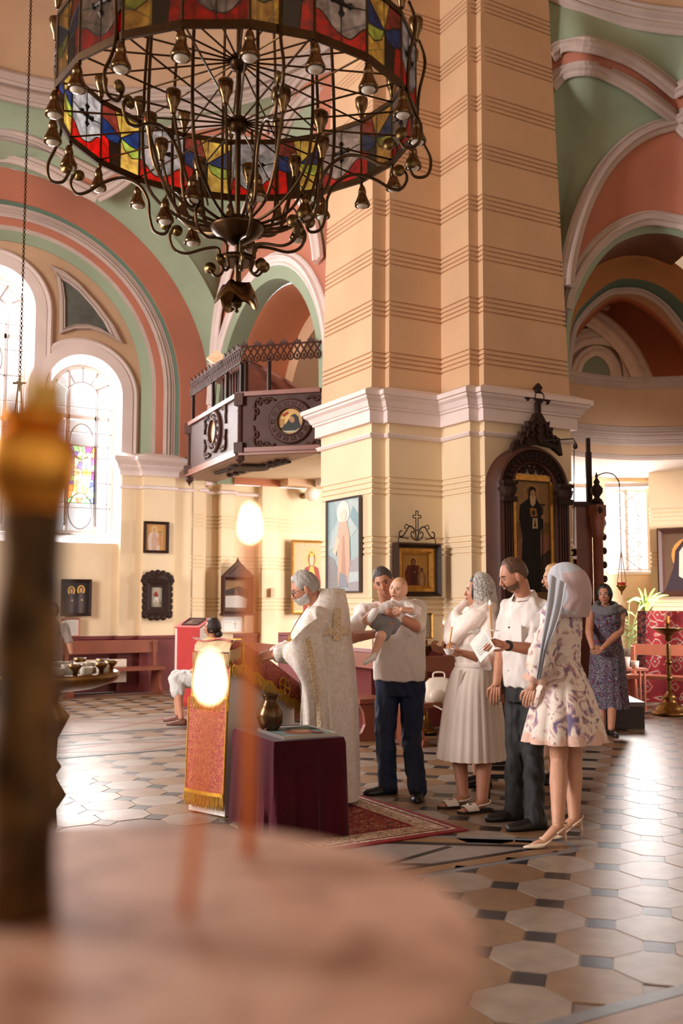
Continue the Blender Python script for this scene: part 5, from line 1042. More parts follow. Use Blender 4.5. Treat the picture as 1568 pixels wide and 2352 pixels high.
# stitched cross on the side valance
g = MB(); cx = LP(.52, -.07, .86)
for d in (Z, -Z, LX * .9 - Z * .45, -LX * .9 + Z * .45): g.tube([cx, cx + d * .03, cx + d * .05], [.006, .008, .016], 6)
g.tube([cx + (LX * .9 - Z * .45) * .062 * math.cos(q) + Z * .062 * math.sin(q) for q in [2 * math.pi * k / 20 for k in range(20)]], .005, 5, closed=True); g.build('embroidered_cross', MATS['gold_braid'], lec)
bk = thing('open_book', 'open prayer book lying on the lectern under the hand of the priest', 'book', LP(.42, .2, 1.06))
for s in (0, 1): MB().sheet([[LP(.28 + .13 * (i / 6) + .15 * s, .08 + .26 * j / 3, 1.135 - .54 * (.13 * i / 6 + .15 * s) + .02 * math.sin(math.pi * i / 6)) for i in range(7)] for j in range(4)], .012).build('pages', PAPER, bk, True)
# ---- side table with burgundy velvet
N_, R_, L_ = cf(-.415, 6.15), cf(.015, 6.36), cf(-.735, 6.78); B_ = R_ + L_ - N_
VEL = mat('burgundy_velvet', (66, 8, 26), .9, var=.25, scale=3, sheen=.12, spec=.2)
st = thing('cloth_covered_table', 'small table under a burgundy velvet cloth beside the lectern', 'table', (N_ + B_) / 2)
MB().hexa([p + Z * .58 for p in (N_, R_, B_, L_)], [p + Z * .61 for p in (N_, R_, B_, L_)]).build('table_top', WOOD, st)
for p in (N_, R_, B_, L_):
    c = (N_ + B_) / 2; q = p.lerp(c, .12); MB().cyl(q + Z * .0105, q + Z * .58, .02, n=8).build('leg', WOOD, st)
cc = (N_ + B_) / 2
per = []
for a, b, m_ in ((N_, R_, 16), (R_, B_, 20), (B_, L_, 16), (L_, N_, 20)): per += [a.lerp(b, i / m_) for i in range(m_)]
rows = [[p.lerp(cc, .0) + Z * .62 for p in per]]
for i in range(1, 12):
    f = i / 11; z = .62 * (1 - f) + .02; rows.append([p + (p - cc).normalized() * (.012 + .03 * f + .022 * f * math.sin(j * .95) + .016 * f * math.sin(j * 2.3)) + Z * z for j, p in enumerate(per)])
mb = MB(); mb.grid(rows, cu=True); mb.add([p + Z * .62 for p in per], [range(len(per))]); mb.build('velvet_cloth', VEL, st, True, 60)
gp_ = thing('glazed_icon', 'flat glazed picture lying on the burgundy velvet table beside the vase', 'icon', (N_ * .2 + R_ * .5 + B_ * .3) + Z * .622)
ex = (R_ - N_).normalized(); ey = (L_ - N_).normalized(); o = N_.lerp(B_, .5) + ex * .03 - ey * .10 + Z * .629
picture('glazed_icon', None, None, o + Z * .002, ex, Z, .38, .44, .02, mat('silver_edge', (190, 186, 180), .25, .8), [((150, 90, 70), blob(0, -.1, .3, .25)), ((196, 160, 130), blob(.1, .1, .2, .2)), ((70, 110, 110), [(-.5, .2), (0, .3), (.5, .15), (.5, .5), (-.5, .5)]), ((200, 210, 210), blob(-.2, .3, .15, .08)), ((120, 60, 60), blob(.25, -.3, .12, .1))], (126, 150, 148), .012, uy=ey, parent=gp_)
vs = thing('bronze_vase', 'dark bronze vase with a rounded belly on the burgundy velvet table', 'vase', cf(-.47, 6.56) + Z * .622)
MB().lathe(cf(-.47, 6.56) + Z * .622, [(.0, 0), (.045, 0), (.05, .01), (.075, .05), (.09, .1), (.088, .13), (.07, .17), (.048, .205), (.046, .22), (.06, .245), (.062, .25), (.055, .25), (.042, .225), (.04, .2), (.0, .19)], 32).build('vase_body', mat('patina_bronze', (92, 70, 48), .25, .85, var=.3, scale=10), vs, True)
# ---- rug
ra, rb, rc_ = on_z(1075, 1908), on_z(800, 1818), on_z(850, 1942)
ex = (V((rb.x, rb.y, 0)) - V((ra.x, ra.y, 0))).normalized(); ey = (V((rc_.x, rc_.y, 0)) - V((ra.x, ra.y, 0))); ey = (ey - ex * ey.dot(ex)).normalized(); ra = V((ra.x, ra.y, 0))
ANG = math.degrees(math.acos(max(-1, min(1, (V((rc_.x, rc_.y, 0)) - ra).normalized().dot(ex)))))
rug = thing('oriental_rug', 'red patterned rug with a cream border under the lectern and the priest', 'rug', ra + ex * 1 + ey * .6)
RW, RH = 1.75, 1.15
RP = lambda x, y, z=.009: ra + ex * x + ey * y + Z * z
RUGR = ramp_mat('rug_red_field', [(0, (120, 30, 36)), (.46, (150, 40, 46)), (.5, (206, 160, 120)), (.54, (132, 34, 40)), (.62, (90, 60, 50)), (.66, (150, 40, 46)), (1, (120, 30, 36))], 'noise', 16, .95, 0, 3, 1.2)
RUGC = ramp_mat('rug_cream_border', [(0, (226, 206, 182)), (.44, (226, 206, 182)), (.48, (140, 50, 50)), (.53, (222, 204, 180)), (.58, (120, 110, 80)), (.62, (226, 206, 182)), (1, (226, 206, 182))], 'noise', 20, .95, 0, 2, .8)
RUGD = mat('rug_dark_red', (134, 28, 36), .95)
def ring4(k0, k1, z): return [(RP(k0, k0, z), RP(RW - k0, k0, z), RP(RW - k0, RH - k0, z), RP(k0, RH - k0, z)), (RP(k1, k1, z), RP(RW - k1, k1, z), RP(RW - k1, RH - k1, z), RP(k1, RH - k1, z))]
MB().hexa([RP(0, 0, .0006), RP(RW, 0, .0006), RP(RW, RH, .0006), RP(0, RH, .0006)], [RP(0, 0), RP(RW, 0), RP(RW, RH), RP(0, RH)]).build('pile_edge', RUGD, rug)
for k0, k1, m, nm in ((.05, .08, RUGC, 'guard_stripe'), (.1, .25, RUGC, 'border'), (.25, .28, RUGD, 'inner_stripe')):
    a, b = ring4(k0, k1, .0102); MB().grid([a, b], cu=True).build(nm, m, rug)
MB().add([RP(.28, .28, .0104), RP(RW - .28, .28, .0104), RP(RW - .28, RH - .28, .0104), RP(.28, RH - .28, .0104)], [(0, 1, 2, 3)]).build('field', RUGR, rug)
# ---- backpack on the pew
bp = thing('white_backpack', 'small white leather backpack on the pew left of the lace veil woman', 'bag', at(1005, 1605, 10.1))
o = at(1008, 1590, 10.28); BAG = mat('white_leather', (222, 208, 192), .45, bump=.1, bscale=20)
mb = MB(); mb.rings([[o + RT * (x * .17 * s) + F0 * (y * .1 * s) + Z * h for x, y in [(math.copysign(abs(math.cos(q)) ** .6, math.cos(q)), math.copysign(abs(math.sin(q)) ** .6, math.sin(q))) for q in [2 * math.pi * k / 20 for k in range(20)]]] for s, h in ((.7, -.115), (.95, -.1), (1, 0), (.9, .09), (.6, .14), (.3, .155))]); mb.build('bag_body', BAG, bp, True)
MB().ball(o - F0 * .085 - Z * .03, (.13, .045, .07), 12).build('front_pocket', BAG, bp, True); MB().tube(smooth([o + RT * -.06 + Z * .14, o + RT * -.05 + Z * .2, o + RT * .05 + Z * .2, o + RT * .06 + Z * .14], 14), .01, 6).build('handle', BAG, bp)
MB().tube(smooth([o + RT * -.15 + Z * .02, o + RT * -.2 - F0 * .1 - Z * .1, o + RT * -.05 - F0 * .14 - Z * .13, o + RT * .1 - F0 * .16 - Z * .22, o + RT * .13 - F0 * .15 - Z * .28], 20), .016, 6, flat=.4).build('strap', BAG, bp)
# ---- brass candle stands
def candlestand(name, label, base, H, rb, rt, candle=None, group=None):
    r = thing(name, label, 'candle stand', base, group); b = V(base)
    MB().lathe(b, [(rb, 0), (rb, .03), (rb * .92, .05), (rb * .8, .06), (rb * .78, .09), (rb * .5, .15), (rb * .3, .19), (rb * .42, .22), (rb * .25, .26), (.028, .3)], 28).build('foot', BRASS, r, True)
    m = MB(); z = .28
    prof = [(.024, .28)]
    n = 26
    for k in range(n + 1): prof.append((.024 + .008 * (k % 2), .3 + (H * .82 - .3) * k / n))
    m.lathe(b, prof, 12); m.build('twisted_stem', BRASS, r, True)
    for f in (.42, .6): MB().lathe(b + Z * H * f, [(.02, -.04), (.045, -.01), (.045, .01), (.02, .04)], 16).build('knop', BRASS, r, True)
    MB().lathe(b + Z * H, [(.02, -.18), (.05, -.14), (.04, -.1), (rt * .6, -.06), (rt, -.01), (rt * 1.02, 0), (rt * .9, .0), (rt * .3, -.03), (.03, .0), (.028, .06)], 28).build('drip_bowl', BRASS, r, True)
    if candle: MB().cyl(b + Z * (H + .03), b + Z * (H + .03 + candle), .022, n=12).build('candle_stub', WAX, r, True)
    return r
candlestand('candle_stand', 'tall brass candle stand on a round foot beside the red hanging carpet', cf((1531 - 784) / 2259 * 12.9, 12.9), 1.12, .235, .2, .12)
candlestand('candle_stand', 'short dark brass candle stand behind the pew near the white backpack', V((6.22, 9.24, 0)), .98, .12, .13)
# ---- plinth, carpets, small table with cups, plants, oil lamp, edge-on shrine
pl_ = MB(); c = cf(3.3, 12.1) ; a = cf(2.78, 11.58); b = cf(3.52, 11.55); d_ = cf(3.58, 12.5); e_ = cf(3.0, 12.55)
pe = thing('stone_plinth', 'low dark stone step behind the woman in the dark floral dress', 'step', c)
MB().hexa([a, b, d_, e_], [p + Z * .25 for p in (a, b, d_, e_)]).build('riser', mat('dark_step', (62, 46, 42), .5), pe)
MB().hexa([p + (p - c) * .03 + Z * .25 for p in (a, b, d_, e_)], [p + (p - c) * .03 + Z * .3 for p in (a, b, d_, e_)]).build('tread', mat('grey_step', (120, 108, 104), .35), pe)
CARP = ramp_mat('red_carpet_pattern', [(0, (60, 24, 30)), (.1, (196, 176, 160)), (.16, (50, 40, 46)), (.26, (150, 34, 40)), (.4, (166, 40, 44)), (.5, (70, 24, 32)), (.58, (200, 170, 150)), (.66, (150, 34, 40)), (1, (120, 26, 34))], 'diamond', 6.5, .95)
CARPB = ramp_mat('dark_carpet_border', [(0, (40, 34, 40)), (.3, (150, 120, 100)), (.45, (60, 40, 44)), (.6, (140, 60, 60)), (1, (40, 34, 40))], 'diamond', 16, .95)
ca_, cb_ = cf((1464 - 784) / 2259 * 14.5, 14.5), cf((1650 - 784) / 2259 * 13.75, 13.75); tt = (cb_ - ca_).normalized(); nn_ = V((tt.y, -tt.x, 0)); nn_ = nn_ if nn_.dot(F0) < 0 else -nn_
cpt = thing('hanging_carpet', 'red patterned carpet hung behind the rosy bench at right', 'carpet', ca_.lerp(cb_, .5))
rows = [[ca_ + tt * (1.4 * j / 20) + nn_ * (.02 * math.sin(j * .8) + .12 * (1 - i / 10)) + Z * (.02 + 1.3 * i / 10) for j in range(21)] for i in range(11)]
MB().sheet(rows, .012).build('woven_field', CARP, cpt, True)
for j0, j1 in ((0, 1.6),): MB().sheet([[p + nn_ * .016 for p in r[:3]] for r in rows], .004).build('woven_border', CARPB, cpt, True)
sb = thing('small_table', 'little wooden side table holding white cups at the end of the rosy bench', 'table', at(1446, 1600, 13.4)); c = cf((1446 - 784) / 2259 * 13.4, 13.4)
MB().box(c + Z * .55, (.36, .3, .03), Matrix.Rotation(YAW - math.pi / 2, 3, 'Z')).build('table_top', WOODP, sb)
for x in (-.14, .14):
    for y in (-.1, .1): MB().cyl(c + RT * x + F0 * y, c + RT * x + F0 * y + Z * .54, .017, n=8).build('leg', WOODP, sb)
for i, (u, lab) in enumerate(((1434, 'white cup at the left on the little side table'), (1453, 'shorter white cup at the right on the little side table'))):
    cu = cf((u - 784) / 2259 * 13.35, 13.35 - .02 * i); tag(MB().lathe(cu + Z * .566, [(0, 0), (.045, 0), (.055, .1 + .05 * (1 - i)), (.05, .1 + .05 * (1 - i)), (.04, .01), (0, .01)], 18).build('cup', mat('white_cup', (236, 214, 198), .4), None, True), lab, 'cup')
GREENL = mat('leaf_green', (150, 176, 84), .5, var=.2, scale=8); GREEND = mat('pale_leaf_green', (170, 186, 120), .5, var=.2, scale=8)
def leaf(base, tip, bend, w, n=7):
    base, tip = V(base), V(tip); mid = (base + tip) / 2 + V(bend); pts = smooth([base, mid, tip], n); pts = resample(pts, n); t = (tip - base); s = t.cross(F0).normalized(); rows = []
    for i, p in enumerate(pts):
        ww = w * math.sin(math.pi * min(1, (i + .35) / (n - .4))) ** .7; rows.append([p - s * ww, p + F0 * ww * .3, p + s * ww])
    return MB().sheet(rows, .002)
pc = at(1484, 1408, 15.0); py = thing('yucca_plant', 'potted yucca with upright spiky leaves behind the red carpet', 'plant', V((pc.x, pc.y, 0)))
MB().lathe(V((pc.x, pc.y, 0)), [(.1, 0), (.13, .3), (.14, .32), (.12, .32), (.1, .28), (0, .28)], 18).build('pot', mat('terracotta_pot', (150, 90, 66), .7), py, True); MB().cyl(V((pc.x, pc.y, .3)), V((pc.x, pc.y, 1.3)), .03, .02, 8).build('stem', mat('plant_stem', (140, 120, 80), .7), py)
rr = random.Random(5)
for k in range(15):
    a = rr.uniform(0, 6.28); e = rr.uniform(.1, .9); L = rr.uniform(.3, .55); tip = V((pc.x, pc.y, 1.3)) + V((math.cos(a) * e, math.sin(a) * e, 1.1 - e * .9)) * L; leaf(V((pc.x, pc.y, 1.28)), tip, (0, 0, .04 + .1 * e), .022).build('leaf', GREENL, py, True)
pc = at(1442, 1470, 14.75); p2_ = thing('trailing_plant', 'slender plant with drooping narrow leaves in a patterned pot by the window', 'plant', V((pc.x, pc.y, .56)))
MB().lathe(V((pc.x, pc.y, .56)), [(.08, 0), (.13, .12), (.14, .2), (.12, .2), (.1, .12), (0, .1)], 18).build('pot', ramp_mat('patterned_pot', [(0, (60, 50, 50)), (.4, (200, 190, 180)), (1, (90, 80, 80))], 'voronoi', 30), p2_, True)
o = tag(MB().box(V((pc.x, pc.y, .28)), (.35, .3, .56)).build('plant_pedestal', WOOD), 'low wooden pedestal holding the patterned pot with the trailing plant', 'pedestal')
for k in range(6):
    a = rr.uniform(0, 6.28); h = rr.uniform(.35, .75); q = V((pc.x, pc.y, .7)); tp = q + RT * .22 * math.cos(a) + F0 * .1 * math.sin(a) + Z * h; st_ = MB().tube(smooth([q, q.lerp(tp, .5) + Z * .08, tp], 10), .006, 5).build('stem', GREEND, p2_)
    for j in range(4):
        b_ = q.lerp(tp, .4 + .2 * j); d = rr.choice([-1, 1]); leaf(b_, b_ + RT * d * rr.uniform(.12, .22) + Z * rr.uniform(-.05, .1), (0, 0, .05), .016).build('leaf', GREEND, p2_, True)
# shrine seen edge-on beside the pier
es = thing('carved_shrine', 'dark carved wooden shrine seen edge-on right of the pier behind the scarfed woman', 'icon', cf((1352 - 784) / 2259 * 12.0, 12.0))
E_ = lambda u, v, d: at(u, v, d)
def vslab(u0, u1, v0, d, th, m, nm, zb=.301):
    a = at(u0, v0, d); b = at(u1, v0, d); a0, b0 = V((a.x, a.y, zb)), V((b.x, b.y, zb)); q = F0 * th; MB().hexa([a0, b0, b0 + q, a0 + q], [V((a0.x, a0.y, a.z)), V((b0.x, b0.y, a.z)), V((b0.x, b0.y, a.z)) + q, V((a0.x, a0.y, a.z)) + q]).build(nm, m, es)
vslab(1322, 1358, 1158, 12.0, .5, WOODR, 'side_panel'); vslab(1318, 1386, 1152, 11.95, .55, WOOD, 'cornice', at(1350, 1163, 12).z)
vslab(1346, 1358, 1038, 12.05, .06, WOODD, 'back_board', at(1350, 1160, 12).z); vslab(1347, 1355, 1006, 12.04, .06, WOODD, 'top_spike', at(1350, 1040, 12).z)
o = V((*at(1374, 1300, 11.9)[:2], .301)); zc = lambda v: at(1374, v, 11.9).z
MB().lathe(o, [(.09, 0), (.09, .3), (.075, .32), (.062, .36), (.062, zc(1235) - .3), (.085, zc(1228) - .3), (.07, zc(1222) - .3), (.1, zc(1200) - .3), (.09, zc(1190) - .3), (.1, zc(1186) - .3)], 20).build('column', WOODR, es, True)
o = o - Z * .301
MB().box(o + Z * (zc(1186) + zc(1160)) / 2, (.15, .15, zc(1160) - zc(1186))).build('capital_block', WOODR, es); MB().lathe(o + F0 * -.08 + Z * zc(1173), [(.04, 0), (.045, .01), (.02, .012), (.02, .02), (0, .02)], 14, -F0).build('rosette', WOODD, es)
MB().lathe(o + Z * zc(1150), [(.06, -.02), (.07, 0), (.03, .04), (.07, .1), (.075, .15), (.03, .2), (.04, .23), (.012, .28), (.018, .3), (0, .36)], 16).build('urn_finial', WOODD, es, True)
for k in range(9): MB().ball(o + RT * .075 + Z * (zc(1160) - .05 - .17 * k), (.035, .03, .045), 8).build('carved_knob', WOODD, es, True)
for k in range(5): MB().ball(V((*at(1316, 1300, 12.1)[:2], 1.55 + .13 * k)), (.05, .05, .05), 8).build('carved_knob', WOODD, es, True)
# oil lamp hung on a long chain from a curved bracket
ol = thing('hanging_oil_lamp', 'small brass oil lamp with a red glass hanging on chains before the latticed window', 'lamp', at(1427, 1350, 11.9)); d = 11.9
MB().tube(smooth([at(1372, 1092, d), at(1390, 1086, d), at(1408, 1090, d), at(1420, 1105, d), at(1422, 1118, d)], 20), .008, 5).build('bracket', IRONB, ol)
MB().tube([at(1422, 1117, d), at(1426, 1265, d)], .004, 4).build('chain', GOLD, ol)
for du in (-10, 0, 11): MB().tube([at(1426, 1265, d), at(1427 + du, 1340, d)], .004, 4).build('chain', GOLD, ol)
MB().lathe(at(1427, 1352, d), [(0, -.08), (.012, -.06), (.01, -.04), (.035, -.01), (.06, .03), (.065, .045), (.05, .045)], 18).build('lamp_bowl', GOLD, ol, True); MB().lathe(at(1427, 1352, d), [(.03, .03), (.05, .045), (.05, .075), (.045, .075), (.0, .04)], 16).build('red_glass_cup', mat('ruby_glass', (190, 30, 24), .15), ol, True)
# dark chair behind the couple
cb = cf(1.28, 7.62); ca = thing('dark_chair', 'dark wooden chair standing behind the lace-veiled woman and the man', 'chair', cb)
CW = mat('black_brown_wood', (34, 26, 26), .5)
for x, y, h in ((-.2, -.18, .44), (.2, -.18, .44), (-.2, .2, .9), (.2, .2, .9)): MB().box(cb + RT * x + F0 * y + Z * h / 2, (.045, .045, h), Matrix.Rotation(YAW - math.pi / 2, 3, 'Z')).build('leg', CW, ca)
MB().box(cb + Z * .45, (.46, .44, .035), Matrix.Rotation(YAW - math.pi / 2, 3, 'Z')).build('seat', CW, ca)
for y, z in ((-.18, .18), (.2, .18), (-.18, .28)): MB().box(cb + F0 * y + Z * z, (.4, .025, .03), Matrix.Rotation(YAW - math.pi / 2, 3, 'Z')).build('stretcher', CW, ca)
for z in (.62, .82): MB().box(cb + F0 * .2 + Z * z, (.4, .025, .07), Matrix.Rotation(YAW - math.pi / 2, 3, 'Z')).build('back_slat', CW, ca)
# ============================================================ FOREGROUND: marble table, brass column, candles, votive dish
KF = .65   # the near table stands about half a metre from the lens
tc = cf(-.285 * KF, .94 * KF); TZ = 1.5 - .3 * KF
kp_ = lambda pr: [(r * KF, h * KF) for r, h in pr]
mt = thing('marble_table', 'round rosy marble table top blurred in the foreground', 'table', tc)
MARB = ramp_mat('rosy_marble', [(.3, (176, 132, 108)), (.5, (204, 162, 138)), (.6, (158, 112, 88)), (.75, (206, 166, 142))], 'noise', 6, .6, 0, 5, 1.0)
MARB.node_tree.nodes['Principled BSDF'].inputs['Specular IOR Level'].default_value = .25
MB().lathe(tc + Z * TZ, kp_([(0, -.05), (.37, -.05), (.395, -.04), (.414, -.02), (.414, -.008), (.407, 0), (0, 0)]), 72).build('marble_top', MARB, mt, True, 40)
MB().lathe(tc, [(.16, 0), (.16, .05), (.06, .12), (.045, .6), (.05, 1.1), (.1, TZ - .033)], 24).build('pedestal', BRONZE, mt, True)
bc = cf(-.302 * KF, .95 * KF); col_ = thing('brass_column', 'thick dark brass candle column with a bright cup at the far left', 'candle stand', bc + Z * TZ)
mb = MB(); rows = []
for i in range(61):
    z = TZ + .001 + .385 * KF * i / 60; rows.append([bc + V(((.034 + .0014 * math.cos(2 * (2 * math.pi * j / 24) - i * .3)) * KF * math.cos(2 * math.pi * j / 24), (.034 + .0014 * math.cos(2 * (2 * math.pi * j / 24) - i * .3)) * KF * math.sin(2 * math.pi * j / 24), z)) for j in range(24)])
mb.rings(rows); mb.build('twisted_shaft', mat('brass_gold_highlights', (108, 78, 42), .45, .9, scale=34, dark=(34, 24, 16)), col_, True)  # gold highlights of the shaft are put into the colour as blotches
MB().lathe(bc + Z * TZ, kp_([(.02, .38), (.036, .388), (.036, .395), (.045, .41), (.05, .432), (.047, .452), (.038, .462), (.02, .465)]), 28).build('cup', mat('bright_brass', (226, 158, 64), .3, 1.0, var=.1), col_, True)
MB().lathe(bc + Z * TZ, kp_([(.02, .46), (.034, .468), (.04, .478), (.036, .487), (0, .487)]), 24).build('drip_pan', mat('bright_brass', (226, 158, 64), .3, 1.0), col_, True)
cs = thing('candle', 'short thick yellow candle stub on top of the brass column', 'candle', bc + Z * (TZ + .4876 * KF)); MB().cyl(bc + RT * .006 + Z * (TZ + .4876 * KF), bc + RT * .006 + Z * (TZ + .513 * KF), .021 * KF, n=16).build('wax', mat('yellow_wax', (240, 196, 100), .5, sub=.4), cs, True)
def candle(label, base, top, r, par=None, group=None, flame=1.0, wax=None):
    base, top = V(base), V(top); t = (top - base).normalized(); c = thing('candle', label, 'candle', base, group)
    MB().tube([base, top - t * .002, top], [r, r, r * .6], 12).build('wax', wax or WAX, c, True)
    MB().tube([top, top + t * .006 * flame], .0012 * flame, 5).build('wick', BLK, c)
    MB().lathe(top + Z * .002 * flame, [(0, 0), (.0045 * flame, .004 * flame), (.006 * flame, .011 * flame), (.004 * flame, .022 * flame), (.0008, .034 * flame)], 12).build('flame', FLAME, c, True)
    return c
candle('tall lit beeswax candle in the blurred foreground, right of the other one', cf(-.109 * KF, 1.18 * KF, TZ), at(574, 1238, 1.18 * KF), .0072 * KF, flame=KF)
candle('shorter lit beeswax candle in the blurred foreground, nearer the brass column', cf(-.1475 * KF, .961 * KF, TZ), at(482, 1605, .965 * KF), .0055 * KF, flame=1.1 * KF)
# votive dish on its stand beyond the column
vc = cf((128 - 784) / 2259 * 5.0, 5.0); vd = thing('votive_stand', 'brass dish of small glass votive lights on a knobbed stand behind the brass column', 'candle stand', vc)
zv = 1.5 - (1556 - 1375) / 2259 * 5.0
MB().lathe(vc + Z * zv, [(.03, -.1), (.06, -.07), (.2, -.05), (.3, -.02), (.32, .0), (.325, .03), (.31, .035), (.3, .01), (0, .0)], 48).build('dish', BRASS, vd, True)
MB().lathe(vc, [(.2, 0), (.2, .03), (.1, .08), (.03, .14)] + [(.025 + .012 * (k % 2), .16 + k * .03) for k in range(8)] + [(.03, .45), (.075, .52), (.03, .6), (.025, .62), (.05, .66), (.025, .7), (.03, .8), (.05, .84), (.085, .91), (.03, .98), (.03, zv - .1)], 20).build('knobbed_stem', BRASS, vd, True)
rr = random.Random(11)
vt = MB(); vt.lathe((0, 0, 0), [(0, .0), (.028, 0), (.032, .05), (.033, .055), (.029, .055), (.026, .012), (0, .012)], 14); vtm = vt.mesh('votive', mat('clear_votive', (238, 226, 206), .12, spec=.8), True)
vh = MB(); vh.lathe((0, 0, 0), [(.012, 0), (.012, .04), (.03, .06), (.034, .075), (.03, .075), (.01, .055)], 14); vhm = vh.mesh('socket', BRASS, True)
for k in range(16):
    a = 2 * math.pi * k / 11 if k < 11 else 2 * math.pi * k / 5; r = .25 if k < 11 else .13; o = link('votive_glass', vtm); o.location = vc + V((r * math.cos(a), r * math.sin(a), zv + (.012 if k < 11 else .02))); tag(o, 'small glass votive light in the outer ring of the brass dish' if k < 11 else 'small glass votive light in the middle of the brass dish', 'votive', 'votive lights round the rim of the brass dish' if k < 11 else 'votive lights in the middle of the brass dish')
    if k < 11: put(vhm, 'socket', vd, vc + V((.28 * math.cos(a + .28), .28 * math.sin(a + .28), zv + .01)))
# ============================================================ PEOPLE
SKIN = mat('skin', (206, 152, 122), .5, var=.05, scale=20, sub=.08); SKIN2 = mat('skin_tanned', (192, 134, 106), .5, var=.06, scale=20, sub=.08); SKINB = mat('skin_baby', (232, 180, 152), .5, var=.03, sub=.1)
EYEW = mat('eye_white', (226, 216, 208), .25); IRIS = mat('eye_iris', (52, 38, 30), .2); LIP = mat('lips', (168, 92, 82), .45); LIPM = mat('lips_pale', (168, 110, 92), .5)
def frame(alpha, pitch=0, roll=0):
    """facing angle in the camera's floor frame (0 = to the right of the picture, 90 = away), nod up and tilt"""
    a = math.radians(alpha); f = RT * math.cos(a) + F0 * math.sin(a); r = f.cross(Z); M = Matrix((r, f, Z)).transposed()
    return M @ Matrix.Rotation(math.radians(pitch), 3, 'X') @ Matrix.Rotation(math.radians(roll), 3, 'Y')
def voxel(mb, vs=.008, it=6):
    me = mb.mesh('tmp', SKIN); o = bpy.data.objects.new('tmp', me); COL.objects.link(o)
    m = o.modifiers.new('r', 'REMESH'); m.mode = 'VOXEL'; m.voxel_size = vs; m.use_smooth_shade = True
    s = o.modifiers.new('s', 'SMOOTH'); s.factor = .5; s.iterations = it
    dg = bpy.context.evaluated_depsgraph_get(); dg.update(); ev = bpy.data.meshes.new_from_object(o.evaluated_get(dg))
    vs_ = [v.co.copy() for v in ev.vertices]; fs = [list(p.vertices) for p in ev.polygons]
    bpy.data.objects.remove(o); bpy.data.meshes.remove(me); bpy.data.meshes.remove(ev)
    r = MB(); r.add(vs_, fs); return r
def g2(x, z, cx, cz, s, sz=None): sz = sz or s; return math.exp(-((x - cx) / s) ** 2 - ((z - cz) / sz) ** 2)
def hp(th, ph, k=1.0, child=0.0, off=0.0):
    """point of the head surface; th from the crown, ph from the nose towards the left ear"""
    st, ct = math.sin(th), math.cos(th); x, y, z = .074 * st * math.sin(ph), .097 * st * math.cos(ph), .116 * ct
    t = max(0, -ct)
    x *= 1 - (.30 - .12 * child) * t ** 1.4
    if y < 0: y *= 1 - .42 * t ** 1.1
    else: y *= .95 - .05 * t
    if y > .02:
        y += .005 * g2(x, z, 0, .024, .05, .012) * (1 - child) - .011 * (g2(x, z, .031, .004, .015) + g2(x, z, -.031, .004, .015)) + .004 * (g2(x, z, .043, -.03, .02) + g2(x, z, -.043, -.03, .02)) + .006 * g2(x, z, 0, -.06, .024, .02) + .012 * g2(x, z, 0, -.1, .028, .022)
    if child: z *= .94; x *= 1.06; y *= .95; x *= 1 + .12 * g2(abs(x), z, .06, -.045, .04); 
    p = V((x, y, z)); 
    if off: n = V((x / .074 ** 2, y / .097 ** 2, z / .116 ** 2)).normalized(); p += n * off
    return p * k
def head_mb(C, M, k=1.0, child=0.0, nose=1.0):
    mb = MB(); T = lambda p: C + M @ V(p)
    rows = [[T(hp(math.pi * (i + .02) / 28.04, 2 * math.pi * j / 40, k, child)) for j in range(40)] for i in range(29)]
    mb.rings(rows[::-1])
    s = k * nose; N0 = lambda x, y, z: T((x * k, y * k, z * k))
    mb.caps(N0(0, .084, .012), N0(0, .102 + .006 * (nose - 1), -.026), .0075 * s, .0115 * s, 10); mb.ball(N0(.009, .095, -.031), .0085 * s, 8); mb.ball(N0(-.009, .095, -.031), .0085 * s, 8)
    for sx in (-1, 1):
        mb.ball(N0(sx * .077, -.006, -.008), V((.010, .019, .031)) * k, 12, M @ Matrix.Rotation(sx * .25, 3, 'Z')); mb.ball(N0(sx * .078, .0, -.032), V((.007, .008, .010)) * k, 8, M)
    return mb
def features(par, C, M, k=1.0, brow=(60, 44, 34), lip=None, gaze=(0, 0), child=0.0, smile=0.0):
    T = lambda x, y, z: C + M @ V((x * k, y * k, z * k)); e = MB(); ir = MB(); bw = MB(); lp = MB(); ey = .080 if not child else .076
    for s in (-1, 1):
        c = T(s * .031, ey - .009, .003); e.ball(c, V((.0125, .011, .0066)) * k, 12, M); ir.ball(c + M @ V((gaze[0] * .006, .0085, gaze[1] * .003)) * k, V((.006, .004, .0058)) * k, 10, M)
        bw.tube([T(s * .014, ey + .011, .021), T(s * .03, ey + .009, .027), T(s * .046, ey - .006, .021)], [.0025 * k, .0036 * k, .002 * k], 6)
        bw.tube([T(s * .018, ey + .001, .007), T(s * .031, ey + .004, .0105), T(s * .045, ey - .005, .006)], [.0014 * k, .0026 * k, .0016 * k], 5)
    e.build('eyes', EYEW, par, True); ir.build('irises', IRIS, par, True); bw.build('eyebrows', mat('brow_%d_%d_%d' % brow, brow, .8), par, True)
    y = .089 if not child else .083
    for dz, r in ((.0035, .0042), (-.0045, .005)):
        lp.tube([T(-.021, y - .008, -.058 + smile), T(-.008, y + .002, -.058 + dz), T(.008, y + .002, -.058 + dz), T(.021, y - .008, -.058 + smile)], [.001 * k, r * k, r * k, .001 * k], 7)
    lp.build('lips', lip or LIPM, par, True)
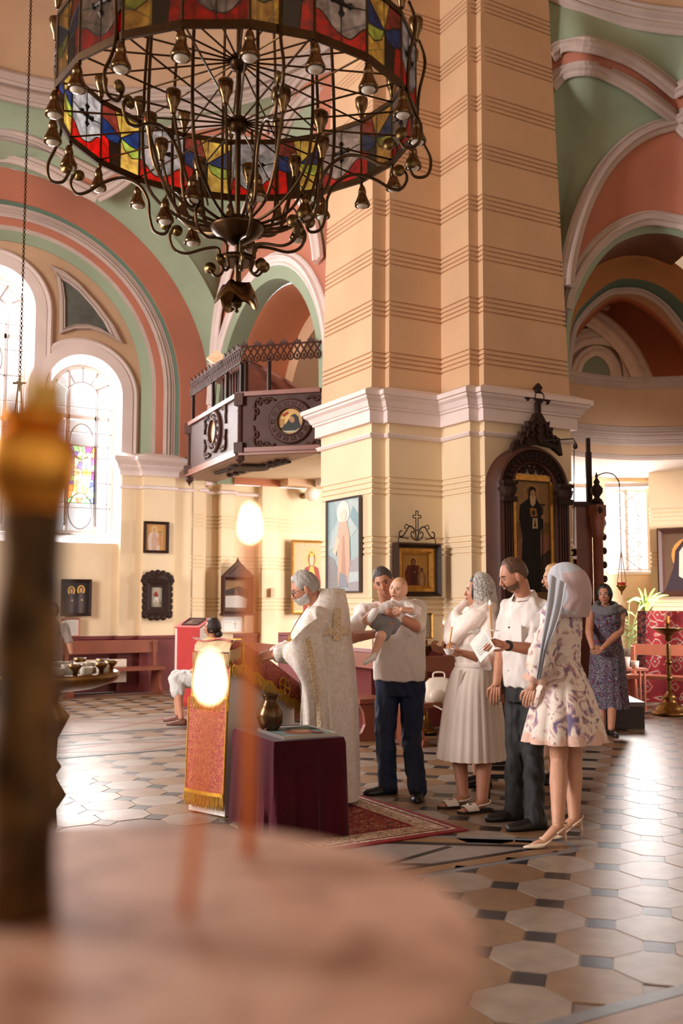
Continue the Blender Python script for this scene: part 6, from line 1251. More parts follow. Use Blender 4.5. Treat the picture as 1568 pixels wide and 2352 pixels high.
def hair_mb(C, M, k, bound, thick=.012, seed=0, child=0.0, n=48, m=16, clump=.004):
    """bound(ph) -> height of the hairline on the head (in units of the head half height, 1 = crown, -1 = chin)"""
    rows = []
    for i in range(m + 1):
        row = []
        for j in range(n):
            ph = 2 * math.pi * j / n; tb = math.acos(max(-.98, min(.98, bound(ph)))); th = tb * (i + .02) / (m + .02); f = i / m
            o = thick * (1 - f ** 5) * (1 - .1 * math.cos(ph)) - .004 * f ** 5 + clump * mnoise.noise(V((math.sin(ph) * 9, math.cos(ph) * 9, th * 3 + seed)))
            row.append(C + M @ hp(th, ph, k, child, o))
        rows.append(row)
    mb = MB(); mb.rings(rows[::-1]); return mb
def hand_mb(mb, wr, d, nrm, side, curl=.5, k=1.0, thumb=.6, curls=None):
    """wr wrist, d finger direction, nrm back-of-hand normal, side +1: thumb towards d x nrm"""
    d = V(d).normalized(); nrm = V(nrm); nrm = (nrm - d * nrm.dot(d)).normalized(); s = d.cross(nrm) * side
    L = [(.030, .040, .95), (.010, .045, 1.04), (-.010, .042, 1.0), (-.029, .033, .8)]
    for i, (o, l, q) in enumerate(L):
        k0 = wr + d * .01 * k + s * o * .7 * k; k1 = wr + d * .082 * q ** .4 * k + s * o * k; mb.caps(k0, k1, .0135 * k, .0108 * k, 8)
        c = (curls[i] if curls else curl) * (1 + .12 * i); a = 0; p = k1; lens = (l, l * .66, l * .52); rr_ = (.0092, .0084, .0076, .0066)
        for j, ll in enumerate(lens):
            a += c * (.9, 1.1, .8)[j]; v = d * math.cos(a) - nrm * math.sin(a) + s * .06 * o / .03 * (1 - min(1, c)); q2 = p + v * ll * k; mb.caps(p, q2, rr_[j] * k, rr_[j + 1] * k, 8); p = q2
    t0 = wr + d * .022 * k + s * .024 * k; v1 = (d * .62 + s * .72 - nrm * .25 * thumb).normalized(); t1 = t0 + v1 * .042 * k; v2 = (d * .85 + s * (.45 - .5 * thumb) - nrm * .5 * thumb).normalized(); t2 = t1 + v2 * .032 * k; v3 = (d * .9 + s * (.1 - .5 * thumb) - nrm * .6 * thumb).normalized()
    mb.caps(t0, t1, .0145 * k, .011 * k, 8); mb.caps(t1, t2, .0105 * k, .009 * k, 8); mb.caps(t2, t2 + v3 * .024 * k, .009 * k, .007 * k, 8); return mb
def rings_at(mb, o, M, secs, n=28, sq=1.0):
    """stacked elliptical sections (z, half width, half depth, dx, dy) in the person's frame"""
    R = []
    for z, a, b, dx, dy in secs:
        row = []
        for j in range(n):
            q = 2 * math.pi * j / n; c, s = math.cos(q), math.sin(q); row.append(o + M @ V((dx + a * math.copysign(abs(c) ** sq, c), dy + b * math.copysign(abs(s) ** sq, s), z)))
        R.append(row)
    mb.rings(R); return mb
def arm(mb, sh, el, wr, r=(.052, .042, .040, .027)): mb.caps(sh, el, r[0], r[1]); mb.caps(el, V(el).lerp(wr, .35), r[1], r[2] * 1.02); mb.caps(V(el).lerp(wr, .35), wr, r[2], r[3]); return mb
def leg(mb, hp_, kn, an, r=(.085, .058, .056, .036)): mb.caps(hp_, kn, r[0], r[1]); mb.caps(kn, V(kn).lerp(an, .35), r[1] * .95, r[2]); mb.caps(V(kn).lerp(an, .35), an, r[2], r[3]); return mb
def shoe_mb(an, d, L=.27, W=.048, H=.075, heel=0.0, toe=.5):
    """shoe under the ankle point an (its floor point), pointing along d"""
    d = V((d.x, d.y, 0)).normalized(); s = d.cross(Z); b = V((an.x, an.y, 0)); R = []
    for f, w, h, z0 in ((-.27, .55, .8, heel), (-.24, .85, 1.0, heel), (-.12, .95, 1.08, heel * .95), (.0, .9, 1.0, heel * .7), (.2, .95, .72, heel * .25), (.42, 1.05, .55, 0), (.6, .85, .45, 0), (.7, toe, .36, 0), (.735, .15, .2, 0)):
        c = b + d * L * f; row = []
        for j in range(14):
            q = 2 * math.pi * j / 14; x = math.cos(q) * W * w; z = max(-.0, math.sin(q)) * H * h if math.sin(q) > 0 else math.sin(q) * .012; row.append(c + s * x + Z * (z + .013 + z0))
        R.append(row)
    return MB().rings(R)
def skirt(o, M, secs, pleats=0, amp=0.0, n=96, th=.004, phase=0.0):
    """dress skirt: open sheet of sections with pleats growing to the hem"""
    rows = []; m = len(secs)
    for i, (z, a, b, dx, dy) in enumerate(secs):
        f = i / (m - 1); row = []
        for j in range(n + 1):
            q = 2 * math.pi * j / n; w = (abs(math.sin(pleats * q / 2 + phase)) ** .7 - .6 if pleats else 0); k = 1 + amp * f * w + .02 * f * math.sin(3 * q + 1); row.append(o + M @ V((dx + a * k * math.cos(q), dy + b * k * math.sin(q), z)))
        rows.append(row)
    return MB().sheet(rows, th)
def person(name, label, base, group=None): return thing('person', label, 'person', V((base.x, base.y, 0)), group)
def bodyout(parts, par, m, vs=.008, it=5, extra=None, nm='body'):
    b = voxel(parts, vs, it)
    for e in extra or []: b.add(e.v, e.f)
    return b.build(nm, m, par, True)
def clothout(parts, nm, m, par, vs=.009, it=6, fold=.009, fq=12.0):
    o = voxel(parts, vs, it).build(nm, m, par, True); me = o.data
    ns = [v.normal.copy() for v in me.vertices]
    for v, n in zip(me.vertices, ns):
        p = v.co; w = 1 - abs(2 * mnoise.noise(V((p.x * fq + 3, p.y * fq, p.z * fq * .55 + p.x * fq * .5)))) * 1.6; w2 = mnoise.noise(V((p.x * fq * 2.3, p.y * fq * 2.3 + 7, p.z * fq * 1.2)))
        v.co = p + n * fold * (w * .8 + w2 * .6)
    return o
def cowl(par, nm, m, pts, r, vs=.008, fold=.006):
    b = MB()
    for line, rr in zip(pts, r):
        line = smooth(line, 12)
        for p, q in zip(line, line[1:]): b.caps(p, q, rr, rr, 8)
    return clothout(b, nm, m, par, vs, 14, fold, 12)
def hood(par, nm, m, hc, ang, Hm, k, off, falls, th_end=1.45, p0=(.35, 1.05), bulge=.0, th=.005, n=56, fold=.006, jr=(0, 1), ir=(0, 1)):
    """scarf over the head: dome, then folds falling through rings (z, half width, half depth, back shift, opening)"""
    Y = frame(ang); ctrl = []
    for j in range(n + 1):
        col = []; f = j / n
        for i in range(6):
            t = .05 + (th_end - .05) * i / 5; a0 = p0[0] + (p0[1] - p0[0]) * i / 5; ph = a0 + (2 * math.pi - 2 * a0) * f; col.append(hc + Hm @ hp(t, ph, k, 0, off + bulge * max(0, -math.cos(ph)) * (i / 5)))
        for z, a, b, dy, a0, cx in falls:
            ph = a0 + (2 * math.pi - 2 * a0) * f; w = 1 + fold * 9 * math.sin(ph * 9 + z * 3) * .12; c = V((cx.x, cx.y, 0)); col.append(c + Y @ V((a * w * math.sin(ph), dy + b * w * math.cos(ph), z)))
        ctrl.append(smooth(col, 40))
    rows = [[c[i] for c in ctrl] for i in range(len(ctrl[0]))]
    for i, r in enumerate(rows):
        f = i / len(rows)
        for j, p in enumerate(r):
            d = V((p.x - hc.x, p.y - hc.y, 0)); r[j] = p + d.normalized() * fold * 1.6 * f * (mnoise.noise(V((j * .38, f * 3.2, k * 5))) + .5 * mnoise.noise(V((j * .9, f * 5, 2)))) if d.length > .03 else p
    rows = rows[int(ir[0] * len(rows)):int(ir[1] * len(rows))]
    rows = [r[int(jr[0] * n):int(jr[1] * n) + 1] for r in rows]
    return MB().sheet(rows, th).build(nm, m, par, True)
LINEN = mat('white_linen', (226, 218, 212), .75, var=.05, scale=5, bump=.35, bscale=9, sheen=.2)
DENIM = mat('navy_denim', (9, 29, 60), .7, var=.15, scale=8, bump=.2, bscale=14)
GREYT = mat('charcoal_trousers', (33, 33, 34), .75, var=.12, scale=6, bump=.25, bscale=10)
HAIRD = mat('dark_brown_hair', (46, 34, 28), .5, var=.3, scale=40, bump=.5, bscale=90); HAIRB = mat('brown_hair', (92, 66, 48), .5, var=.25, scale=40, bump=.5, bscale=90); HAIRG = mat('grey_hair', (176, 170, 164), .55, var=.2, scale=40, bump=.6, bscale=90); HAIRS = mat('salt_pepper_hair', (76, 68, 64), .55, var=.3, scale=40, bump=.5, bscale=90); BLOND = mat('blond_hair', (190, 146, 100), .5, var=.25, scale=40, bump=.5, bscale=90)
SHOEB = mat('black_leather', (26, 23, 24), .35)
def man_hair(front, side=-.05, back=-.55, temple=0.0):
    def b(ph):
        c = math.cos(ph); a = abs(((ph + math.pi) % (2 * math.pi)) - math.pi)
        if a < .75: return front + temple * (a / .75) ** 2
        if a < 1.25: return front + temple + (side - front - temple) * (a - .75) / .5
        if a < 1.75: return side + .15 * math.sin((a - 1.25) / .5 * math.pi)
        return side + (back - side) * min(1, (a - 1.75) / .6)
    return b
PX = lambda u, v, d: at(u, v, d)
# ---------- man in white shirt and navy jeans holding the baby
dA = 7.85; oA = cf((918 - 784) / 2259 * dA, dA); MA = frame(-104)
pA = person('person', 'man in white shirt and navy jeans cradling a baby in his arms', oA)
hcA = PX(881, 1338, 7.68); HA = frame(-100, -12, 16)
shR, shL = PX(834, 1408, 7.8), PX(958, 1398, 7.85); elR, wrR = PX(806, 1464, 7.62), PX(862, 1456, 7.42); elL, wrL = PX(958, 1440, 7.6), PX(893, 1406, 7.36)
hiR, hiL = oA + MA @ V((.10, .0, .88)), oA + MA @ V((-.10, 0, .88)); anR, anL = on_z(890, 1796, .09), on_z(958, 1806, .09); knR, knL = PX(884, 1680, 7.8), PX(944, 1684, 7.82)
b = MB(); b.caps(PX(893, 1392, 7.8), hcA + V((0, 0, -.06)), .062, .055); rings_at(b, oA, MA, [(.9, .15, .11, 0, 0), (1.1, .15, .11, 0, 0), (1.36, .17, .11, 0, 0), (1.44, .08, .07, 0, 0)]); arm(b, shR, elR, wrR, (.055, .046, .045, .032)); arm(b, shL, elL, wrL, (.055, .046, .045, .032)); leg(b, hiR, knR, anR); leg(b, hiL, knL, anL)
e1 = head_mb(hcA, HA, 1.0, nose=1.1); h1 = MB(); hand_mb(h1, wrR, PX(892, 1448, 7.36) - wrR, -F0 * .6 + Z * -.5, -1, .35); hand_mb(h1, wrL, RT * -.75 + F0 * .55 + Z * .25, -F0 * .8 + Z * .4 - RT * .4, 1, .95, .95)
bodyout(b, pA, SKIN2, extra=[e1, h1]); features(pA, hcA, HA, brow=(40, 32, 28), gaze=(-.3, -.2))
hair_mb(hcA, HA, 1.0, man_hair(.54, -.05, -.55), .014, 1).build('hair', HAIRS, pA, True)
b = MB(); rings_at(b, oA, MA, [(.86, .205, .165, 0, .02), (.95, .205, .17, 0, .03), (1.08, .2, .165, 0, .03), (1.25, .205, .15, 0, .01), (1.36, .2, .13, 0, 0), (1.42, .15, .1, 0, 0), (1.46, .085, .075, 0, .0)]); b.caps(shR, V(shR).lerp(elR, .9), .078, .068); b.caps(shL, V(shL).lerp(elL, .9), .078, .068); b.caps(oA + MA @ V((.1, 0, 1.42)), shR, .07, .078); b.caps(oA + MA @ V((-.1, 0, 1.42)), shL, .07, .078)
clothout(b, 'white_shirt', LINEN, pA)
b = MB(); b.box(oA + MA @ V((.0, .172, 1.03)), (.022, .012, .32), MA); b.build('shirt_placket', LINEN, pA)
b = MB(); rings_at(b, oA, MA, [(.74, .18, .135, 0, 0), (.86, .19, .145, 0, .01), (.96, .185, .14, 0, .01)]); leg(b, hiR + Z * -.04, knR, anR - Z * .03, (.108, .082, .08, .072)); leg(b, hiL + Z * -.04, knL, anL - Z * .03, (.108, .082, .08, .072)); clothout(b, 'navy_jeans', DENIM, pA)
for an, d in ((anR, RT * -.9 - F0 * .35), (anL, RT * -.1 - F0)): shoe_mb(an, d, .28, .05, .08).build('shoe', SHOEB, pA, True)
# ---------- the baby
pB = person('person', 'bald baby in white blouse, grey shorts and white sandals held by the man', PX(905, 1420, 7.4)); pB.location = PX(905, 1420, 7.4)
hcB = PX(915, 1353, 7.46); HB = frame(-122, -4, -14); kB = .82
b = MB(); b.caps(PX(917, 1380, 7.52), PX(893, 1428, 7.46), .068, .075); b.caps(PX(938, 1392, 7.46), PX(948, 1402, 7.4), .03, .027); b.caps(PX(948, 1402, 7.4), PX(922, 1400, 7.33), .026, .02); b.caps(PX(888, 1438, 7.42), PX(874, 1462, 7.3), .052, .043); b.caps(PX(874, 1462, 7.3), PX(857, 1508, 7.3), .04, .027); b.caps(PX(880, 1430, 7.4), PX(843, 1424, 7.32), .05, .04); b.caps(PX(843, 1424, 7.32), PX(852, 1410, 7.3), .038, .028); b.caps(hcB - Z * .05, PX(914, 1392, 7.5), .04, .05)
h1 = MB(); hand_mb(h1, PX(922, 1400, 7.33), RT * -1 + Z * -.45, -F0, 1, .3, .55)
bodyout(b, pB, SKINB, .006, 5, [head_mb(hcB, HB, kB, 1.0, .75), h1]); features(pB, hcB, HB, kB, (150, 110, 80), LIP, (.5, 0), 1.0, -.003)
hair_mb(hcB, HB, kB, man_hair(.62, .25, -.1), .003, 4, 1.0, clump=.001).build('fine_hair', mat('baby_hair', (206, 160, 120), .6), pB, True)
b = MB(); b.caps(PX(916, 1388, 7.5), PX(903, 1416, 7.46), .076, .08); b.caps(PX(935, 1391, 7.47), PX(946, 1400, 7.42), .048, .042); b.caps(PX(896, 1390, 7.42), PX(880, 1400, 7.38), .045, .04); clothout(b, 'white_blouse', LINEN, pB, .007, 4)
b = MB(); b.caps(PX(900, 1420, 7.46), PX(890, 1434, 7.44), .083, .085); b.caps(PX(888, 1436, 7.42), PX(880, 1454, 7.34), .066, .062); b.caps(PX(884, 1430, 7.4), PX(862, 1428, 7.35), .062, .055); clothout(b, 'grey_shorts', mat('grey_shorts', (128, 126, 128), .8, var=.1, bump=.2), pB, .007, 4)
WSH = mat('white_baby_shoe', (232, 226, 220), .4)
b = MB(); q0, q1 = PX(862, 1398, 7.27), PX(849, 1428, 7.27); b.rings([[q0.lerp(q1, f) + (RT * math.cos(q) * w + F0 * math.sin(q) * .022) for q in [2 * math.pi * j / 12 for j in range(12)]] for f, w in ((-.05, .012), (0, .026), (.3, .033), (.7, .032), (1, .022), (1.08, .008))]); b.build('shoe', WSH, pB, True)
b = MB(); q0, q1 = PX(862, 1506, 7.28), PX(836, 1522, 7.22); b.rings([[q0.lerp(q1, f) + (V((0, 0, 1)) * math.sin(q) * h + F0 * math.cos(q) * .028) for q in [2 * math.pi * j / 12 for j in range(12)]] for f, h in ((-.1, .02), (0, .034), (.35, .028), (.75, .024), (1, .018), (1.1, .006))]); b.build('shoe', WSH, pB, True)
# ---------- woman in lace veil
LACE = None
def lace_mat():
    m = bpy.data.materials.new('white_lace'); m.use_nodes = True; N = m.node_tree.nodes; L = m.node_tree.links; b = N['Principled BSDF']; b.inputs['Base Color'].default_value = (.78, .75, .71, 1); b.inputs['Roughness'].default_value = .8
    g = N.new('ShaderNodeNewGeometry'); t = N.new('ShaderNodeTexVoronoi'); t.inputs['Scale'].default_value = 75; t.feature = 'DISTANCE_TO_EDGE'; t2 = N.new('ShaderNodeTexNoise'); t2.inputs['Scale'].default_value = 26; t2.inputs['Detail'].default_value = 2; t2.inputs['Distortion'].default_value = 2.5
    L.new(g.outputs['Position'], t.inputs['Vector']); L.new(g.outputs['Position'], t2.inputs['Vector'])
    r1 = N.new('ShaderNodeValToRGB'); r1.color_ramp.elements[0].position = .04; r1.color_ramp.elements[1].position = .12; r1.color_ramp.elements[0].color = (.6, .6, .6, 1); r1.color_ramp.elements[1].color = (.12, .12, .12, 1)
    r2 = N.new('ShaderNodeValToRGB'); r2.color_ramp.elements[0].position = .5; r2.color_ramp.elements[1].position = .56; r2.color_ramp.elements[0].color = (0, 0, 0, 1); r2.color_ramp.elements[1].color = (.75, .75, .75, 1)
    L.new(t.outputs['Distance'], r1.inputs[0]); L.new(t2.outputs['Fac'], r2.inputs[0]); mx = N.new('ShaderNodeMath'); mx.operation = 'MAXIMUM'; L.new(r1.outputs[0], mx.inputs[0]); L.new(r2.outputs[0], mx.inputs[1])
    tr = N.new('ShaderNodeBsdfTransparent'); ms = N.new('ShaderNodeMixShader'); L.new(mx.outputs[0], ms.inputs[0]); L.new(tr.outputs[0], ms.inputs[1]); L.new(b.outputs[0], ms.inputs[2]); L.new(ms.outputs[0], N['Material Output'].inputs[0]); return m
LACE = lace_mat()
DRESSW = mat('ivory_cotton_dress', (240, 226, 216), .8, var=.04, scale=5, bump=.25, bscale=8, sheen=.25)
dC = 7.42; oC = cf((1088 - 784) / 2259 * dC, dC); MC = frame(-158)
pC = person('person', 'woman in ivory midi dress and white lace veil holding a lit candle', oC)
hcC = PX(1098, 1360, 7.4); HC_ = frame(172, 5, 4)
shR, shL = oC + MC @ V((.165, -.01, 1.375)), oC + MC @ V((-.165, -.01, 1.375))
elL, wrL = PX(1130, 1520, 7.2), PX(1062, 1500, 7.12); elR, wrR = PX(1085, 1500, 7.62), PX(1050, 1488, 7.45)
b = MB(); b.caps(oC + MC @ V((0, 0, 1.38)), hcC - Z * .06, .052, .046); arm(b, shL, elL, wrL, (.05, .045, .042, .027)); arm(b, shR, elR, wrR, (.05, .045, .042, .027)); rings_at(b, oC, MC, [(.6, .16, .12, 0, 0), (.9, .16, .12, 0, 0), (1.3, .14, .1, 0, 0), (1.42, .07, .06, 0, 0)])
anR, anL = on_z(1064, 1828, .08), on_z(1107, 1838, .08); leg(b, oC + MC @ V((.09, 0, .8)), PX(1052, 1720, 7.42), anR, (.09, .06, .06, .04)); leg(b, oC + MC @ V((-.09, 0, .8)), PX(1112, 1725, 7.32), anL, (.09, .06, .062, .041))
h1 = MB(); hand_mb(h1, wrL, RT * -1 + Z * .15 + F0 * .1, -Z * .8 - F0 * .6, -1, .75); hand_mb(h1, wrR, RT * -1 + Z * .1, -Z * .6 + F0 * .6, 1, .7)
ft = MB()
for an, d in ((anR, RT * -1 - F0 * .25), (anL, RT * -1 - F0 * .4)):
    d = d.normalized(); q = V((an.x, an.y, .03)); ft.caps(an - Z * .02, q + d * .09, .034, .026); ft.caps(q + d * .09 - Z * .005, q + d * .155 - Z * .012, .03, .018)
    for i in range(5): ft.caps(q + d * .14 + d.cross(Z) * (.024 - .012 * i) - Z * .012, q + d * (.185 - .006 * abs(i - 1)) + d.cross(Z) * (.024 - .012 * i) - Z * .015, .009, .007, 8)
bodyout(b, pC, SKIN2, extra=[head_mb(hcC, HC_, .96, nose=1.0), h1, ft]); features(pC, hcC, HC_, .96, (50, 36, 30), mat('lips_rose', (190, 80, 84), .4), smile=.003)
hair_mb(hcC, HC_, .98, lambda ph: .62 if math.cos(ph) > .6 else -.6, .02, 2).build('hair', HAIRD, pC, True)
b = MB(); rings_at(b, oC, MC, [(.96, .16, .135, 0, .0), (1.02, .155, .13, 0, .0), (1.12, .17, .145, 0, .01), (1.24, .18, .165, 0, .03), (1.33, .18, .13, 0, .01), (1.4, .14, .09, 0, -.01), (1.44, .075, .065, 0, -.01)]); b.caps(shL, V(shL).lerp(elL, .97), .072, .078); b.caps(elL, V(elL).lerp(wrL, .25), .074, .07); b.caps(shR, V(shR).lerp(elR, .97), .07, .072); b.caps(elR, V(elR).lerp(wrR, .2), .07, .066); clothout(b, 'dress_bodice', DRESSW, pC)
skirt(oC, MC, [(1.0, .162, .138, 0, 0), (.95, .18, .16, 0, .01), (.85, .2, .19, 0, .02), (.7, .225, .215, 0, .025), (.5, .25, .24, 0, .03), (.325, .27, .26, 0, .035)], 26, .10).build('dress_skirt', DRESSW, pC, True)
b = MB(); rings_at(b, oC, MC, [(.985, .168, .145, 0, 0), (1.02, .168, .145, 0, 0)]); b.build('dress_belt', DRESSW, pC, True); q = oC + MC @ V((-.1, .17, .98)); MB().sheet([[q + RT * .014 * s + F0 * -.01 * i / 4 - Z * .07 * i - RT * .01 * i for s in (-1, 1)] for i in range(5)], .004).build('belt_tail', DRESSW, pC)
def drape(hc, Hm, k, off, rows_):
    """head covering: dome over the head then folds falling to given rings; open between ph0 and 2pi-ph0 at the face"""
    R = []
    for i in range(9):
        th = math.pi * .5 * i / 8 * 1.15; ph0 = .35 + .75 * (i / 8); R.append([hc + Hm @ hp(max(.02, th), ph0 + (2 * math.pi - 2 * ph0) * j / 40, k, 0, off + .006 * math.sin(j * .8) * (i / 8)) for j in range(41)])
    for ring_ in rows_: R.append(resample(ring_, 41))
    return R
def vring(o, M, z, a, b, dx, dy, p0, amp=.0, n=41): return [o + M @ V((dx - (a + amp * math.sin(j * 1.1)) * math.sin(p0 + (2 * math.pi - 2 * p0) * j / (n - 1)), dy + (b + amp * math.sin(j * 1.1)) * math.cos(p0 + (2 * math.pi - 2 * p0) * j / (n - 1)), z)) for j in range(n)]
cC = (hcC + oC) / 2; hood(pC, 'lace_veil', LACE, hcC, 170, HC_, 1.0, .024, [(1.47, .105, .125, -.015, 1.15, hcC), (1.42, .135, .14, -.02, 1.05, hcC.lerp(oC, .4)), (1.36, .19, .16, -.01, .8, oC), (1.25, .21, .19, 0, .75, oC)], 1.5, (.75, 1.25), .01, .003)
GAUZE = mat('ivory_gauze', (244, 230, 220), .8, bump=.3, bscale=14); q = lambda x, y, z: oC + MC @ V((x, y, z))
cowl(pC, 'shawl_fold', GAUZE, [[q(0, -.1, 1.44), q(.13, -.06, 1.43), q(.17, .05, 1.37), q(.1, .15, 1.27), q(0, .175, 1.17)], [q(0, -.1, 1.44), q(-.13, -.06, 1.43), q(-.17, .05, 1.37), q(-.1, .15, 1.27), q(0, .185, 1.19)], [q(.12, .0, 1.45), q(.08, .1, 1.38), q(-.05, .15, 1.33), q(-.15, .08, 1.38)], [q(.16, .06, 1.33), q(.06, .17, 1.22), q(-.05, .19, 1.2)], [q(-.16, .06, 1.33), q(-.08, .17, 1.24), q(.04, .19, 1.2)]], [.058, .058, .05, .05, .05], .009, .003)
SAND = mat('white_sandal', (232, 222, 210), .4); SOLE = mat('dark_sole', (44, 32, 28), .5)
for an, d in ((anR, RT * -1 - F0 * .25), (anL, RT * -1 - F0 * .4)):
    d = d.normalized(); q = V((an.x, an.y, 0)); s = d.cross(Z); sd = MB().prism([(-.075, -.028), (.06, -.035), (.15, -.045), (.19, -.03), (.2, 0), (.19, .03), (.15, .04), (.06, .033), (-.075, .028)], q + Z * .002, d, s, Z * .016).build('sandal_sole', SOLE, pC)
    MB().sheet([[q + d * (x + .02 * (1 - abs(t) / 1.2)) + s * .05 * math.sin(t * 1.2) + Z * (.018 + .05 * (1.1 - x * 3.2) * max(0, math.cos(t * 1.2))) for t in [-1.25 + 2.5 * j / 10 for j in range(11)]] for x in (.05, .08, .11, .14)], .004).build('sandal_upper', SAND, pC, True)
    m = MB(); m.tube(smooth([q + d * .05 + s * .04 + Z * .05, q - d * .02 + s * .042 + Z * .06, q - d * .065 + Z * .075, q - d * .02 - s * .042 + Z * .06, q + d * .05 - s * .04 + Z * .05], 20), .007, 6); m.build('sandal_strap', SAND, pC, True); MB().tube([q + d * (.1 + .018 * math.cos(a)) + s * .018 * math.sin(a) + Z * .062 for a in [2 * math.pi * k / 12 for k in range(12)]], .004, 5, closed=True).build('buckle', mat('steel_buckle', (190, 186, 180), .2, 1.0), pC)
# ---------- woman in white jacket behind the veiled woman
dD = 8.1; oD = cf((1098 - 784) / 2259 * dD, dD); MD = frame(-172); pD = person('person', 'woman in a white jacket half hidden behind the lace-veiled woman', oD)
hcD = PX(1103, 1352, 8.1); HD = frame(175); shR, shL = oD + MD @ V((.16, 0, 1.38)), PX(1074, 1405, 7.82); elL, wrL = PX(1066, 1462, 7.75), PX(1026, 1492, 7.55); elR, wrR = PX(1070, 1480, 8.05), PX(1040, 1495, 7.8)
b = MB(); b.caps(oD + Z * 1.38, hcD - Z * .06, .05, .046); arm(b, shL, elL, wrL); arm(b, shR, elR, wrR); rings_at(b, oD, MD, [(.5, .15, .12, 0, 0), (1.0, .15, .12, 0, 0), (1.4, .1, .08, 0, 0)]); leg(b, oD + MD @ V((.09, 0, .8)), oD + MD @ V((.09, .02, .48)), oD + MD @ V((.09, 0, .08))); leg(b, oD + MD @ V((-.09, 0, .8)), oD + MD @ V((-.09, .02, .48)), oD + MD @ V((-.09, 0, .08)))
h1 = MB(); hand_mb(h1, wrL, RT * -1 + Z * .05, -F0 * .5 + Z * -.7, -1, .7, .95); bodyout(b, pD, SKIN2, .009, 5, [head_mb(hcD, HD, .93), h1]); features(pD, hcD, HD, .93)
hair_mb(hcD, HD, .95, lambda ph: .6 if math.cos(ph) > .5 else -.7, .018, 3).build('hair', HAIRD, pD, True)
b = MB(); rings_at(b, oD, MD, [(.75, .18, .14, 0, 0), (1.0, .165, .13, 0, 0), (1.25, .17, .14, 0, .02), (1.38, .16, .1, 0, 0), (1.44, .07, .06, 0, 0)]); b.caps(shL, elL, .068, .058); b.caps(elL, V(elL).lerp(wrL, .85), .056, .048); b.caps(shR, elR, .066, .056); b.caps(elR, V(elR).lerp(wrR, .8), .056, .048); clothout(b, 'white_jacket', LINEN, pD)
hood(pD, 'pale_veil', LACE, hcD, 175, HD, 1.0, .022, [(1.46, .105, .12, -.01, .95, hcD), (1.38, .16, .15, 0, .7, oD), (1.26, .19, .18, .02, .6, oD)], 1.5, (.6, 1.0), .0, .003)
skirt(oD, MD, [(.8, .17, .14, 0, 0), (.5, .2, .17, 0, 0), (.35, .21, .18, 0, 0)]).build('skirt', mat('beige_skirt', (196, 180, 160), .8), pD, True)
for s in (-.09, .09): shoe_mb(oD + MD @ V((s, 0, 0)), MD @ V((0, 1, 0)), .24, .042, .06).build('shoe', SHOEB, pD, True)
# ---------- man with candle, white short-sleeved shirt
dE = 6.95; oE = cf((1206 - 784) / 2259 * dE, dE); ME = frame(-152); pE = person('person', 'bearded man in white short-sleeved shirt and dark trousers holding a candle and a sheet', oE)
hcE = PX(1179, 1322, 6.85); HE = frame(-172, -20, -4); sc = 1.02
shR, shL = PX(1168, 1398, 7.12), PX(1246, 1402, 6.88); elL, wrL = PX(1226, 1492, 6.72), PX(1160, 1482, 6.52); elR, wrR = PX(1150, 1500, 7.1), PX(1140, 1570, 7.0)
hiR, hiL = oE + ME @ V((.095, 0, .9)), oE + ME @ V((-.095, 0, .9)); anR, anL = on_z(1180, 1852, .09), on_z(1228, 1872, .09); knR, knL = PX(1184, 1710, 6.95), PX(1222, 1716, 6.85)
b = MB(); b.caps(oE + ME @ V((0, 0, 1.46)), hcE + HE @ V((0, -.03, -.07)), .062, .058); rings_at(b, oE, ME, [(.9, .14, .1, 0, 0), (1.36, .16, .1, 0, 0), (1.46, .08, .07, 0, 0)]); arm(b, shR, elR, wrR, (.052, .044, .043, .03)); arm(b, shL, elL, wrL, (.052, .045, .044, .031)); leg(b, hiR, knR, anR); leg(b, hiL, knL, anL)
h1 = MB(); hand_mb(h1, wrL, PX(1118, 1470, 6.45) - wrL, Z * .75 - F0 * .6, -1, .5); hand_mb(h1, wrR, -Z + RT * -.1, RT * -.3 - F0 * .9, 1, .35); bodyout(b, pE, SKIN2, extra=[head_mb(hcE, HE, sc, nose=1.15), h1]); features(pE, hcE, HE, sc, (66, 46, 34), gaze=(0, -.6))
hair_mb(hcE, HE, sc, man_hair(.78, .02, -.5, .04), .012, 6).build('hair', HAIRB, pE, True)
def beard_mb(C, M, k, t=.01, top=-.3, n=24, seed=0, low=.0):
    rows = []
    for i in range(9):
        row = []
        for j in range(n + 1):
            ph = -1.55 + 3.1 * j / n; a = abs(ph); zt = top - .18 * max(0, .5 - a) + .35 * max(0, a - 1.1); f = i / 8; zz = zt + (-.97 - zt) * f; o = t * math.sin(math.pi * min(1, f * 1.1 + .12)) ** .5 * (1 + low * f) - .002; row.append(C + M @ hp(math.acos(max(-.98, zz)), ph, k, 0, o + .0025 * mnoise.noise(V((ph * 9, zz * 9, seed)))))
        rows.append(row)
    return MB().sheet(rows, -.004)
beard_mb(hcE, HE, sc, .004, -.42).build('beard', mat('short_beard', (112, 78, 56), .7, var=.35, scale=120), pE, True); T = lambda x, y, z: hcE + HE @ V((x, y, z)) * sc
MB().tube([T(-.026, .08, -.056), T(-.012, .094, -.046), T(.012, .094, -.046), T(.026, .08, -.056)], [.003, .006, .006, .003], 7).build('moustache', HAIRB, pE, True)
